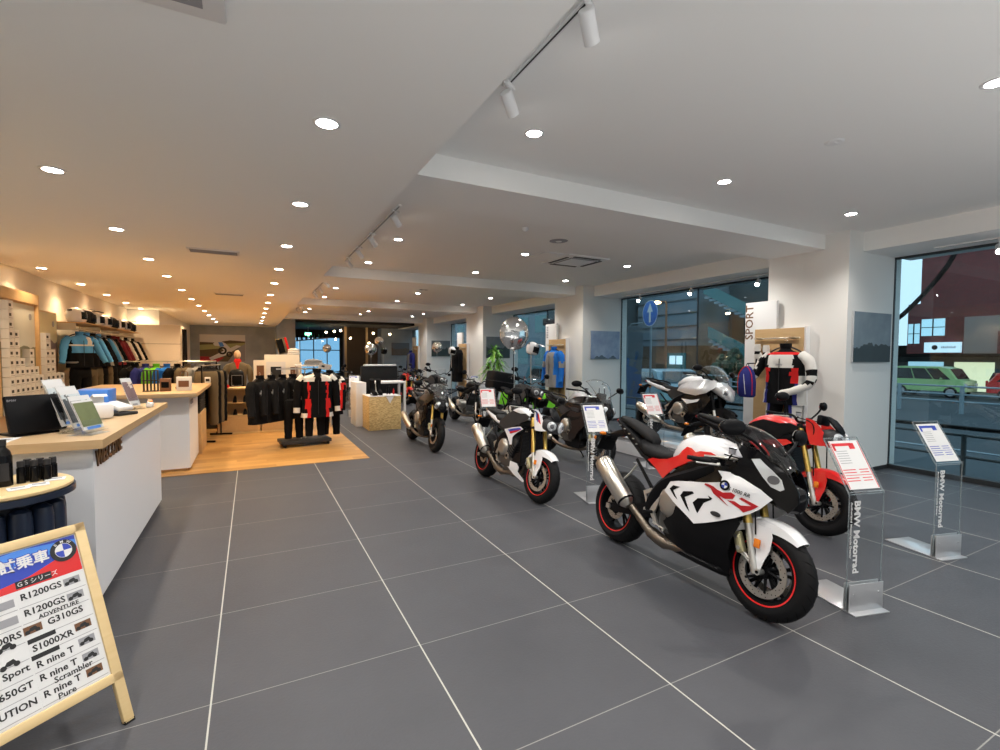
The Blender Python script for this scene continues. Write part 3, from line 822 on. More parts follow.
def exhaust(t, kind='sport'):
    g = G()
    if kind == 'sport':
        g.tube(spline([(.10, .26, .26), (.11, .0, .215), (.12, -.20, .25), (.135, -.33, .33), (.165, -.42, .40)], 5), [.034] * 6 + [.050] * 5 + [.036] * 5 + [.03] * 5, 16)
        g.tube(spline([(-.08, .40, .52), (-.06, .40, .36), (0, .30, .24), (.10, .20, .22)], 4), .024, 10)
        g.tube(spline([(.08, .40, .52), (.07, .41, .36), (.06, .30, .25), (.10, .20, .22)], 4), .024, 10)
        ex = g.build('exhaust_pipe', ['pipe'], t)
        g = G(); a = Vector((.195, -.44, .415)); b = Vector((.225, -.80, .70)); d = (b - a).normalized()
        L = (b - a).length
        g.tube([a - d * .03, a, a + d * .03, a + d * L * .9, b, b + d * .0], [.028, .050, .070, .077, .066, .045], 26, flat=1.1)
        g.tube([a + d * .015, a + d * .03], [.066, .0705], 26, 1, flat=1.1)
        g.cyl(b - d * .02, b + d * .002, .034, n=20, mi=2)
        g.tube([a + d * L * .45 + Vector((-.055, 0, .02)), (.15, -.50, .66), (.13, -.46, .74)], [.008, .010, .010], 8, 3)
        g.build('silencer', ['steel', 'blacksat', 'blackmatt', 'alu'], t)
    else:   # long low sport-touring silencer
        g.tube(spline([(-.1, .32, .38), (-.02, .36, .24), (.10, .10, .20), (.14, -.18, .22), (.18, -.38, .30)], 5), .030, 14)
        ex = g.build('exhaust_pipe', ['pipe'], t)
        g = G(); a = Vector((.20, -.36, .30)); b = Vector((.25, -.86, .52)); d = (b - a).normalized(); L = (b - a).length
        g.tube([a - d * .04, a, a + d * .05, a + d * L * .85, b], [.03, .045, .062, .064, .045], 26, flat=1.25)
        g.cyl(b - d * .02, b + d * .002, .034, n=20, mi=1)
        g.build('silencer', ['steel', 'blackmatt'], t)

def radiator(t, y=.40, z0=.40, z1=.78, w=.30):
    g = G(); T = Matrix.Translation((0, y, (z0 + z1) / 2)) @ Matrix.Rotation(math.radians(8), 4, 'X')
    g.box((0, 0, 0), (w, .035, z1 - z0), 0, T, .006)
    for k in range(24): g.box((0, .019, -(z1 - z0) / 2 + .015 + k * (z1 - z0 - .03) / 23), (w - .03, .003, .004), 1, T)
    g.build('radiator', ['blacksat', 'greypl'], t)

def rear_plate(t, y=-.72, z=.93, tail_up=0.0):
    g = G(); zz = z + tail_up
    g.tube([(0, y + .12, zz - .0), (0, y - .10, zz - .06), (0, y - .22, zz - .10)], [.028, .022, .018], 8, flat=1.6)
    A = Matrix.Translation((0, y - .24, zz - .17)) @ Matrix.Rotation(math.radians(-22), 4, 'X')
    g.box((0, 0, 0), (.19, .008, .16), 0, A, .003); g.box((0, .01, .06), (.12, .03, .05), 0, A, .01)
    pl = g.build('number_plate_bracket', ['blacksat'], t)
    for sd in (-1, 1):
        g = G(); g.tube([(sd * .03, y - .17, zz - .085), (sd * .09, y - .18, zz - .08)], .008, 8); g.ball((sd * .12, y - .18, zz - .08), (.038, .022, .018), 14, 1)
        g.build('turn_signal', ['blacksat', 'orange'], pl)

def roundel(g, T, r, mi=(0, 1, 2)):
    """black ring with a blue and white quartered centre, flat in the xy plane of T; materials m0.. ring, white, blue"""
    n = 32
    g.lathe([(0, .0), (r, .0), (r, .0016), (0, .0016)], (0, 0, 0), 'z', n, mi[0], T)
    q = r * .62
    for k in range(4):
        vs = [(0, 0, .0022)] + [(q * math.cos(PI / 2 * (k + i / 8)), q * math.sin(PI / 2 * (k + i / 8)), .0022) for i in range(9)]
        g.add(vs, [(0, i, i + 1) for i in range(1, 9)], mi[1] if k % 2 else mi[2], T)
    g.lathe([(q, .0016), (q, .0026), (q * 1.05, .0026), (q * 1.05, .0016)], (0, 0, 0), 'z', n, mi[1], T, close=True)
    for i, ch in enumerate('BMW'):
        a = math.radians(90 + (1 - i) * 38)
        add_text(g, ch, r * .34, T @ Matrix.Translation((r * .81 * math.cos(a), r * .81 * math.sin(a), .0018)) @ Matrix.Rotation(a - PI / 2, 4, 'Z'), mi[1], .0003, bold=.002 * r)

def super_sport(name, label, cat, loc, rot, steer, scale):
    t = thing(name, label, cat, loc, rot, None, scale)
    wb = 1.43; T = steer_T(wb, steer)
    wheel_part(t, wb / 2, .30, .30, .125, True, T, 2, 5, 'blacksat', True, 'redpaint')
    chassis(t, wb, dict(stripe=True, tail_up=.06, spring='redpaint'))
    fork(t, wb, T, 'gold', 'alu', .97)
    fender(t, wb, T, 'whitepaint')
    handlebar(t, T, .40, .955, .33, 0, True, .13)
    exhaust(t, 'sport'); radiator(t, .44, .34, .66, .30)
    rear_plate(t, -.80, 1.02)
    def Wf(y, z):
        w = .235
        if y > .3: w -= .5 * (y - .3) ** 2
        if y < .1: w -= .25 * (.1 - y)
        if z > .82: w -= .5 * (z - .82)
        if z < .45: w -= .25 * (.45 - z)
        return w
    # white side fairings with layered vents and red film marks
    ol = [(.025, .708), (-.034, .625), (.055, .590), (.151, .546), (.293, .473), (.379, .505), (.463, .542), (.574, .600), (.656, .652), (.706, .697), (.763, .774), (.692, .821), (.576, .863), (.495, .885), (.403, .877), (.452, .841), (.455, .806), (.335, .775), (.207, .751), (.117, .733)]
    def step(y, z):   # layered wedges step outwards towards the back
        return Wf(y, z) + .012 * max(0, min(1, (.30 - y + (z - .62) * .5) * 6)) * (1 if z < .74 else .3)
    for sd in (1, -1):
        f = G().shell(ol, step, .006, sd, .028, 0, off=.004).build('side_fairing', ['whitepaint'], t)
        g = G()
        for c in ([(.031, .656), (.070, .690), (.143, .695), (.076, .656), (.132, .600), (.10, .615)], [(.154, .635), (.175, .672), (.250, .690), (.265, .679), (.191, .634), (.244, .544), (.21, .57)],
                  [(.263, .614), (.30, .655), (.391, .678), (.377, .694), (.409, .684), (.405, .672), (.350, .635), (.313, .554), (.303, .562)]):
            g.shell(c, step, .004, sd, .02, 0, off=.007)
        g.build('vent_slot', ['blackmatt'], f)
        g = G()
        g.shell([(.337, .761), (.345, .772), (.376, .771), (.410, .765), (.436, .752), (.480, .742), (.530, .757), (.561, .745), (.548, .718), (.500, .705), (.455, .715), (.524, .665), (.476, .690), (.415, .719), (.390, .748)], step, .003, sd, .02, 0, off=.0075)
        g.shell([(.515, .700), (.560, .706), (.600, .690), (.660, .703), (.640, .712), (.585, .730), (.600, .742), (.700, .713), (.665, .680), (.621, .650), (.595, .668)], step, .003, sd, .02, 0, off=.0075)
        g.build('red_graphic', ['redmark'], f)
        g = G()
        for r_, m_, o_ in ((.034, 0, .0085), (.020, 1, .0100)):
            g.shell([(.485 + r_ * math.cos(a * PI / 9), .793 + r_ * math.sin(a * PI / 9)) for a in range(18)], step, .002, sd, .02, m_, off=o_)
        for q in (0, 2):
            g.shell([(.485, .793)] + [(.485 + .020 * math.cos(PI / 2 * q + a * PI / 12), .793 + .020 * math.sin(PI / 2 * q + a * PI / 12)) for a in range(7)], step, .002, sd, .02, 2, off=.0112)
        g.build('badge', ['blacksat', 'white', 'bluepaint'], f)
        g = G(); g.ball((sd * (Wf(.45, .585) + .008), .45, .588), (.006, .042, .017), 18, 0); g.build('oval_inlet', ['greypl'], f)
        # model lettering along the upper edge
        if sd > 0:
            Tx = frame((Wf(.59, .765) + .016, .585, .772), (-.28, 1.0, -.12), (-.25, .12, 1))
        else:
            Tx = frame((-Wf(.59, .765) - .016, .585, .772), (-.28, -1.0, .12), (.25, .12, 1))
        g = G(); add_text(g, 'S 1000 RR', .034, Tx, 0, .0006, bold=.0006); g.build('lettering', ['ink'], f)
    # black belly panels
    ob = [(.10, .545), (.20, .515), (.293, .475), (.463, .545), (.574, .604), (.600, .570), (.556, .452), (.535, .365), (.539, .290), (.517, .201), (.339, .196), (.119, .190), (-.029, .240), (-.120, .350), (-.03, .400), (.03, .46)]
    for sd in (1, -1):
        b = G().shell(ob, lambda y, z: Wf(y, z) - .012 - .28 * max(0, .34 - z), .006, sd, .035).build('belly_panel', ['blacksat'], t)
    g = G(); g.loft([ring(y_, .215, hw, .03, .055, 16) for y_, hw in ((-.06, .03), (0, .12), (.25, .15), (.45, .14), (.53, .06))]); g.build('belly_pan', ['blacksat'], t)
    # black intermediate panels between tank and fairing
    oi = [(-.115, .694), (-.006, .800), (.125, .880), (.293, .945), (.40, .960), (.494, .955), (.535, .905), (.378, .873), (.440, .836), (.430, .795), (.282, .760), (.151, .736), (.059, .715), (-.017, .690)]
    for sd in (1, -1): G().shell(oi, lambda y, z: .155 + .02 * math.sin(max(0, y) * 6) + .1 * max(0, .85 - z), .006, sd, .035).build('inner_panel', ['blackgloss'], t)
    # nose
    g = G()
    for sd in (1, -1):
        on = [(.415, 1.150), (.470, 1.115), (.575, 1.095), (.700, 1.005), (.775, .975), (.835, .915), (.872, .845), (.880, .780), (.835, .710), (.755, .765), (.692, .815), (.576, .858), (.495, .880), (.515, .930), (.545, 1.000), (.470, 1.090)]
        def Wn(y, z):
            f = max(0.0, min(1.0, (.905 - y) / .40))
            return .010 + .185 * f ** .62 - .42 * max(0, z - .95) * (1 - .3 * f)
        g.shell(on, Wn, .006, sd, .028)
    g.loft([ring(y_, zc, hw, up, dn, 18, 2.2) for y_, zc, hw, up, dn in ((.892, .80, .012, .03, .05), (.87, .80, .045, .07, .08), (.82, .80, .075, .09, .095), (.74, .80, .09, .09, .085), (.66, .82, .09, .06, .08))])
    n_ = g.build('nose_fairing', ['blackgloss'], t)
    def Wn2(y, z):
        f = max(0.0, min(1.0, (.905 - y) / .40))
        return .010 + .185 * f ** .62 - .42 * max(0, z - .95) * (1 - .3 * f)
    for sd, oh in ((1, [(.600, 1.000), (.645, 1.012), (.680, .985), (.735, .950), (.785, .905), (.805, .850), (.785, .835), (.735, .850), (.690, .895), (.650, .945)]), (-1, [(.600, .985), (.650, 1.00), (.700, .975), (.76, .940), (.80, .90), (.81, .85), (.775, .835), (.715, .865), (.66, .92)])):
        h = G().shell(oh, Wn2, .004, sd, .025, 0, off=.003).build('headlight', ['lens'], n_)
        g = G(); yy, zz = .745, .895
        g.shell([(yy + .033 * math.cos(a * PI / 8), zz + .028 * math.sin(a * PI / 8)) for a in range(16)], Wn2, .003, sd, .02, 0, off=.0055); g.build('lamp_lens', ['lensdark'], n_)
    # windscreen: curved bubble
    rows = []
    for i in range(11):
        u = i / 10; yc = .815 - .40 * u; zc = .985 + .235 * math.sin(u * PI / 2) ** .8
        hw = .055 + .105 * math.sin(min(1, u * 1.35) * PI / 2); row = []
        for j in range(13):
            v = -1 + 2 * j / 12
            row.append((hw * math.sin(v * PI / 2), yc - .13 * (1 - math.cos(v * PI / 2)) * (.35 + u * .5), zc - .085 * (1 - math.cos(v * PI / 2)) * (1.15)))
        rows.append(row)
    g = G(); vs = [p for r in rows for p in r]; g.add(vs, [(i * 13 + j, i * 13 + j + 1, (i + 1) * 13 + j + 1, (i + 1) * 13 + j) for i in range(10) for j in range(12)])
    wsc = g.build('windscreen', ['screen'], t, 80)
    g = G(); g.tube([rows[10][j] for j in range(13)], .0035, 6); g.tube([r[0] for r in rows], .004, 6); g.tube([r[12] for r in rows], .004, 6); g.build('screen_edge', ['greypl'], wsc)
    g = G(); g.box((0, .55, 1.03), (.15, .03, .09), 0, Matrix.Translation((0, .55, 1.03)) @ Matrix.Rotation(math.radians(50), 4, 'X') @ Matrix.Translation((0, -.55, -1.03)), .012); g.build('instrument_panel', ['blacksat'], t)
    # tank
    secs = []
    for y_, zc, hw, up, dn in ((-.155, .86, .06, .03, .04), (-.12, .885, .085, .07, .05), (-.06, .925, .118, .11, .07), (.02, .945, .142, .135, .09), (.12, .955, .158, .145, .10), (.24, .955, .160, .140, .10), (.34, .95, .148, .115, .09), (.43, .945, .120, .080, .07), (.485, .94, .08, .045, .05)):
        secs.append(ring(y_, zc, hw, up, dn, 28, 2.5))
    tk = G().loft(secs).build('fuel_tank', ['whitepaint'], t, 60)
    g = G(); g.cyl((0, .20, 1.088), (0, .20, 1.102), .042, n=24); g.build('filler_cap', ['blacksat'], tk)
    orr = [(-.356, .812), (-.231, .760), (-.132, .700), (-.078, .752), (-.025, .800), (.107, .880), (.276, .948), (.355, .965), (.287, .985), (.200, .978), (.158, .962), (.110, .985), (.069, .988), (.035, .955), (.004, .912), (-.07, .876), (-.109, .860), (-.20, .842), (-.29, .835)]
    def Wr(y, z): return .118 + .05 * math.sin(max(0, min(1, (y + .36) / .5)) * PI / 2) - .12 * max(0, z - .90) + .003
    for sd in (1, -1): G().shell(orr, Wr, .005, sd, .028).build('tank_side_cover', ['redpaint'], t)
    # seats and tail
    st = [ring(y_, zc, hw, up, dn, 22, 2.8) for y_, zc, hw, up, dn in ((-.53, .915, .03, .03, .03), (-.50, .915, .095, .055, .04), (-.42, .89, .130, .055, .05), (-.30, .87, .138, .045, .05), (-.20, .865, .118, .04, .045), (-.12, .875, .085, .035, .04), (-.09, .885, .03, .015, .02))]
    G().loft(st).build('rider_seat', ['seat'], t, 60)
    st = [ring(y_, zc, hw, up, dn, 22, 2.6) for y_, zc, hw, up, dn in ((-.88, 1.115, .015, .012, .015), (-.84, 1.11, .05, .028, .03), (-.72, 1.085, .075, .035, .04), (-.58, 1.045, .085, .04, .045), (-.46, .995, .08, .045, .045), (-.40, .965, .05, .025, .03))]
    G().loft(st).build('pillion_seat', ['seat'], t, 60)
    g = G()
    st = [ring(y_, zc, hw, up, dn, 18, 3) for y_, zc, hw, up, dn in ((-.90, 1.085, .03, .02, .02), (-.80, 1.05, .075, .03, .035), (-.66, .98, .085, .045, .06), (-.52, .90, .085, .06, .07), (-.36, .80, .10, .04, .05), (-.28, .77, .10, .02, .03))]
    g.loft(st); tl = g.build('tail_unit', ['blacksat'], t, 50)
    g = G()
    for k, (yy, zz) in enumerate(((-.80, 1.045), (-.73, 1.02), (-.66, .985), (-.60, .95), (-.55, .91))):
        for sd in (-1, 1): g.box((sd * (.080 + .004 * (k > 0)), yy, zz), (.012, .022, .010), 0, None, .003)
    g.build('subframe_bolt', ['alu'], tl)
    g = G(); g.ball((0, -.905, 1.085), (.035, .012, .02), 14); g.build('tail_lamp', ['redlens'], tl)
    # clutch / brake hoses, mirrors, indicator cable
    g = G(T)
    g.tube(spline([(.17, .40, .99), (.12, .60, .95), (.10, .62, .75), (.10, .66, .52)], 5), .005, 6).tube(spline([(-.17, .40, .99), (-.10, .60, .93), (-.10, .62, .75), (-.10, .66, .52)], 5), .005, 6)
    g.build('brake_hose', ['blacksat'], t)
    g = G(); g.tube(spline([(.21, .28, .955), (.17, .42, .97), (.09, .50, .975)], 5), .009, 8).tube(spline([(.19, .24, .90), (.16, .40, .93), (.10, .52, .93)], 5), .005, 6); g.build('clutch_cable', ['steel'], t)
    blade_mirror(t, None, (.10, .66, 1.05), (.335, .58, 1.175), (.095, .056))
    blade_mirror(t, None, (-.10, .66, 1.05), (-.335, .58, 1.175), (.095, .056))
    return t

def tank(t, col, secs, cap=None):
    tk = G().loft([ring(y_, zc, hw, up, dn, 26, 2.5) for y_, zc, hw, up, dn in secs]).build('fuel_tank', [col], t, 60)
    if cap: G().cyl((0, cap[0], cap[1]), (0, cap[0], cap[1] + .014), .042, n=22).build('filler_cap', ['blacksat'], tk)
    return tk
def seats(t, col='seat', up=0.0, pill=True, piping=False):
    G().loft([ring(y_, zc + up, hw, u, dn, 20, 2.8) for y_, zc, hw, u, dn in ((-.50, .90, .04, .03, .03), (-.47, .90, .105, .05, .05), (-.36, .875, .135, .05, .05), (-.22, .865, .125, .045, .05), (-.10, .885, .085, .04, .045), (-.06, .90, .03, .015, .02))]).build('rider_seat', [col], t, 60)
    if pill: G().loft([ring(y_, zc + up, hw, u, dn, 20, 2.6) for y_, zc, hw, u, dn in ((-.86, .985, .03, .02, .02), (-.82, .985, .075, .03, .03), (-.66, .965, .10, .035, .04), (-.52, .945, .105, .04, .05), (-.46, .93, .06, .03, .04))]).build('pillion_seat', [col], t, 60)
def twin_lamps(t, T, y, z, hw=.075, r=(.052, .070), lean=.35, asym=False):
    g = G(T); g.loft([ring(y_, z + dz, w_, u_, d_, 20, 2.6) for y_, dz, w_, u_, d_ in ((y - .16, .02, .09, .06, .06), (y - .08, .01, .150, .085, .085), (y - .02, 0, .150, .08, .085), (y + .01, -.01, .11, .05, .06))])
    h = g.build('headlight_housing', ['greypl'], t, 50)
    for sd in (-1, 1):
        A = Matrix.Translation((sd * hw, y + .006, z)) @ Matrix.Rotation(sd * -.42, 4, 'Z') @ Matrix.Rotation(sd * lean, 4, 'Y')
        g = G(T); rr = r[1] * (.8 if asym and sd > 0 else 1)
        g.ball((0, 0, 0), (r[0], .030, rr), 22, 0, A); hl = g.build('headlight', ['lens'], h)
        g = G(T); g.lathe([(0, .0315), (.022, .030), (.030, .024), (.034, .022)], (0, 0, 0), 'y', 20, 0, A).lathe([(.034, .020), (.036, .028), (.040, .024)], (0, 0, 0), 'y', 20, 1, A); g.build('lamp_lens', ['lensdark', 'chrome'], hl)

def naked(name, label, cat, loc, rot, steer, scale, main, accent, side='greypl', stripe='redpaint', graphic=True, frame='blacksat', plate=True, group=None, forkc='gold', fend=None):
    t = thing(name, label, cat, loc, rot, group, scale); wb = 1.44; T = steer_T(wb, steer)
    wheel_part(t, wb / 2, .30, .30, .125, stripe is not None, T, 2, 5, 'blacksat', True, stripe or 'redpaint')
    chassis(t, wb, dict(stripe=stripe is not None, tail_up=0.0, frame=frame))
    fork(t, wb, T, forkc, 'alu', 1.02)
    fender(t, wb, T, fend or main)
    handlebar(t, T, .41, 1.06, .37, .04, False, .12)
    exhaust(t, 'sport'); radiator(t, .40, .38, .80, .32)
    if plate: rear_plate(t, -.76, .93)
    tank(t, main, ((-.14, .93, .05, .03, .03), (-.10, .95, .10, .06, .05), (0, .975, .135, .10, .06), (.12, .99, .15, .115, .08), (.26, .99, .155, .105, .08), (.38, .98, .14, .08, .07), (.46, .97, .09, .05, .05)), (.18, 1.098))
    def Ws(y, z): return .155 + .035 * math.sin(max(0, min(1, (y + .25) / .8)) * PI) - .10 * max(0, z - .96)
    for sd in (1, -1):
        G().shell([(.30, 1.015), (.12, 1.035), (0, .990), (-.10, .925), (-.25, .865), (-.24, .80), (-.06, .775), (.12, .80), (.28, .83), (.34, .90), (.45, .945), (.49, 1.00), (.40, 1.03)], Ws, .006, sd, .035).build('tank_side_panel', [side], t)
        p = G().shell([(.007, .775), (.12, .800), (.246, .830), (.417, .862), (.480, .836), (.368, .780), (.262, .710), (.272, .612), (.223, .604), (.15, .68)], lambda y, z: .205 + .02 * math.sin(y * 5), .006, sd, .03).build('side_panel', [main], t)
        if graphic:
            g = G(); g.shell([(.115, .782), (.26, .816), (.414, .845), (.455, .832), (.173, .764)], lambda y, z: .205 + .02 * math.sin(y * 5), .003, sd, .03, 0, off=.004)
            g.shell([(.173, .764), (.455, .832), (.344, .783), (.195, .740)], lambda y, z: .205 + .02 * math.sin(y * 5), .003, sd, .03, 1, off=.004); g.build('tricolour_stripe', ['bluepaint', 'redpaint'], p)
        # cowl beside the fork
        w = G(T).shell([(.525, 1.10), (.600, 1.085), (.665, 1.03), (.735, .930), (.780, .865), (.69, .845), (.60, .845), (.575, .90), (.545, .98)], lambda y, z: .145 - .25 * max(0, y - .66), .006, sd, .03).build('fork_cowl', [main], t)
        if graphic:
            g = G(T); f_ = lambda y, z: .145 - .25 * max(0, y - .66)
            g.shell([(.555, 1.08), (.60, 1.06), (.645, .95), (.595, .97)], f_, .003, sd, .03, 0, off=.004).shell([(.60, 1.06), (.625, 1.04), (.685, .93), (.645, .95)], f_, .003, sd, .03, 1, off=.004); g.build('tricolour_stripe', ['bluepaint', 'redpaint'], w)
        G().shell([(.10, .400), (.363, .395), (.430, .355), (.400, .30), (.55, .215), (.52, .195), (.30, .245), (.13, .32)], lambda y, z: .165 - .2 * max(0, .34 - z), .006, sd, .035).build('belly_panel', [main], t)
        G().shell([(.06, .48), (.34, .52), (.40, .62), (.39, .40), (.10, .36)], lambda y, z: .15, .006, sd, .04).build('engine_side_cover', ['blacksat'], t)
    seats(t)
    g = G(); g.loft([ring(y_, zc, hw, u, dn, 18, 2.6) for y_, zc, hw, u, dn in ((-.88, .975, .03, .015, .02), (-.78, .945, .095, .025, .045), (-.60, .905, .115, .03, .06), (-.42, .87, .135, .03, .06), (-.28, .84, .135, .025, .05), (-.20, .83, .10, .02, .03))])
    tl = g.build('tail_unit', [accent], t, 50); G().ball((0, -.885, .965), (.04, .012, .018), 14).build('tail_lamp', ['redlens'], tl)
    twin_lamps(t, T, .80, .93, .075, (.062, .072), .35, True)
    g = G(T); g.loft([ring(y_, zc, hw, u, dn, 18, 2.4) for y_, zc, hw, u, dn in ((.80, 1.01, .055, .015, .02), (.77, 1.04, .075, .03, .03), (.72, 1.09, .07, .03, .03), (.67, 1.13, .045, .015, .015))]); g.build('fly_screen', ['blacksat'], t, 50)
    g = G(T); g.box((0, .62, 1.10), (.18, .05, .10), 0, None, .02); g.build('instrument_panel', ['blacksat'], t)
    blade_mirror(t, T, (.24, .37, 1.11), (.36, .40, 1.26), (.075, .045)); blade_mirror(t, T, (-.24, .37, 1.11), (-.36, .40, 1.26), (.075, .045))
    g = G(T)
    for sd in (-1, 1): g.tube(spline([(sd * .2, .40, 1.10), (sd * .16, .60, 1.05), (sd * .13, .62, .85), (sd * .12, .66, .55)], 5), .006, 6)
    g.build('brake_hose', ['blacksat'], t)
    return t

def tourer(name, label, cat, loc, rot, steer, scale, body, tankc, accent, screen='clearscreen', tall=0.0, forkc='blacksat', pannier=False, spring='redpaint', group=None, stripe=None, frame='blacksat', nosec=None):
    """half-faired sport tourer with a tall screen and twin lamps"""
    t = thing(name, label, cat, loc, rot, group, scale); wb = 1.53; T = steer_T(wb, steer)
    wheel_part(t, wb / 2, .30, .30, .125, stripe is not None, T, 2, 5, 'blacksat', True, stripe or 'redpaint')
    chassis(t, wb, dict(stripe=stripe is not None, tail_up=.03, frame=frame, spring=spring)); fork(t, wb, T, forkc, 'alu', 1.02); fender(t, wb, T, 'blacksat')
    handlebar(t, T, .36, 1.08, .36, .03, False, .16); exhaust(t, 'tour'); radiator(t, .44, .40, .76, .30); rear_plate(t, -.82, .97)
    tank(t, tankc, ((-.16, .93, .05, .03, .03), (-.12, .955, .11, .07, .05), (0, .985, .15, .115, .07), (.12, 1.00, .17, .13, .09), (.28, 1.00, .17, .115, .09), (.40, .985, .15, .085, .08), (.48, .975, .09, .05, .05)), (.16, 1.122))
    def Wf(y, z): return .225 - .42 * max(0, y - .38) ** 2 - .30 * max(0, z - .88) - .2 * max(0, .45 - z)
    for sd in (1, -1):
        G().shell([(.40, 1.045), (.18, 1.02), (.02, .93), (-.02, .84), (.16, .80), (.36, .78), (.56, .84), (.70, .95), (.66, 1.05)], Wf, .006, sd, .035).build('upper_fairing', [nosec or body], t)
        f = G().shell([(.16, .79), (.36, .77), (.56, .83), (.64, .74), (.58, .62), (.44, .48), (.34, .36), (.20, .33), (.18, .42), (.27, .52), (.22, .64), (.08, .70)], Wf, .006, sd, .035).build('side_fairing', [body], t)
        G().shell([(.10, .71), (.30, .70), (.46, .73), (.42, .68), (.22, .63)], Wf, .004, sd, .035, 0, off=.005).build('accent_panel', [accent], f)
        G().shell([(-.02, .46), (.20, .50), (.36, .44), (.45, .32), (.40, .23), (.10, .22), (-.06, .32)], lambda y, z: .155 - .2 * max(0, .34 - z), .006, sd, .04).build('belly_panel', ['blacksat'], t)
        G().shell([(-.16, .88), (.0, .87), (.14, .80), (.02, .72), (-.18, .70), (-.30, .80)], lambda y, z: .165, .006, sd, .035).build('frame_cover', ['greypl'], t)
    g = G()
    g.loft([ring(y_, zc, hw, up, dn, 20, 2.3) for y_, zc, hw, up, dn in ((.90, .80, .02, .03, .05), (.87, .83, .065, .07, .09), (.80, .87, .115, .11, .12), (.70, .92, .15, .12, .12), (.60, .95, .165, .10, .10), (.52, .97, .15, .06, .06))])
    n_ = g.build('nose_fairing', [nosec or body], t, 60)
    for sd in (-1, 1):
        A = Matrix.Translation((sd * .088, .815, .865)) @ Matrix.Rotation(sd * -.62, 4, 'Z') @ Matrix.Rotation(sd * -.55, 4, 'Y')
        g = G(); g.ball((0, 0, 0), (.050, .030, .075), 22, 0, A); hl = g.build('headlight', ['lens'], n_)
        g = G(); g.lathe([(0, .0318), (.020, .031), (.028, .026)], (0, 0, -.01), 'y', 18, 0, A).lathe([(.030, .024), (.033, .031), (.038, .026)], (0, 0, -.01), 'y', 18, 1, A); g.build('lamp_lens', ['lensdark', 'chrome'], hl)
    rows = []
    H = .27 + tall
    for i in range(10):
        u = i / 9; yc = .80 - .32 * u; zc = .985 + H * math.sin(u * PI / 2) ** .85; hw = .075 + (.10 + tall * .2) * math.sin(min(1, u * 1.3) * PI / 2) - .035 * max(0, u - .75) * 4
        rows.append([(hw * math.sin(v * PI / 2), yc - .12 * (1 - math.cos(v * PI / 2)) * (.4 + .6 * u), zc - .05 * (1 - math.cos(v * PI / 2))) for v in [-1 + j / 6 for j in range(13)]])
    g = G(); g.add([p for r in rows for p in r], [(i * 13 + j, i * 13 + j + 1, (i + 1) * 13 + j + 1, (i + 1) * 13 + j) for i in range(9) for j in range(12)])
    ws = g.build('windscreen', [screen], t, 80)
    g = G(); g.tube(rows[9], .0035, 6).tube([r[0] for r in rows], .0035, 6).tube([r[12] for r in rows], .0035, 6).box((0, .60, 1.07), (.16, .05, .11), 1, None, .015).tube([(-.05, .60, 1.1), (-.05, .58, 1.2)], .008, 6, 1).tube([(.05, .60, 1.1), (.05, .58, 1.2)], .008, 6, 1); g.build('screen_edge', ['greypl', 'blacksat'], ws)
    seats(t)
    g = G(); g.loft([ring(y_, zc, hw, u, dn, 18, 2.6) for y_, zc, hw, u, dn in ((-.96, .995, .03, .015, .02), (-.84, .96, .10, .025, .05), (-.62, .91, .125, .03, .07), (-.42, .87, .14, .03, .06), (-.26, .84, .13, .025, .05))])
    tl = g.build('tail_unit', [accent], t, 50); G().ball((0, -.965, .985), (.045, .012, .02), 14).build('tail_lamp', ['redlens'], tl)
    g = G()
    for sd in (-1, 1): g.tube(spline([(sd * .12, -.50, .965), (sd * .15, -.62, 1.01), (sd * .13, -.86, 1.03), (0, -.96, 1.03)], 5), .012, 8)
    g.build('grab_rail', ['blacksat'], t)
    if pannier:
        g = G(); g.box((0, -.92, 1.20), (.46, .40, .34), 0, None, .06); g.box((0, -.92, 1.18), (.468, .408, .012), 1, None, .002); tc = g.build('top_case', ['blacksat', 'greypl'], t)
        for sd in (-1, 1): G().box((sd * .33, -.66, .72), (.18, .48, .36), 0, None, .05).build('pannier', ['blacksat'], t)
    blade_mirror(t, None, (.17, .56, 1.07), (.40, .50, 1.20), (.085, .048)); blade_mirror(t, None, (-.17, .56, 1.07), (-.40, .50, 1.20), (.085, .048))
    return t

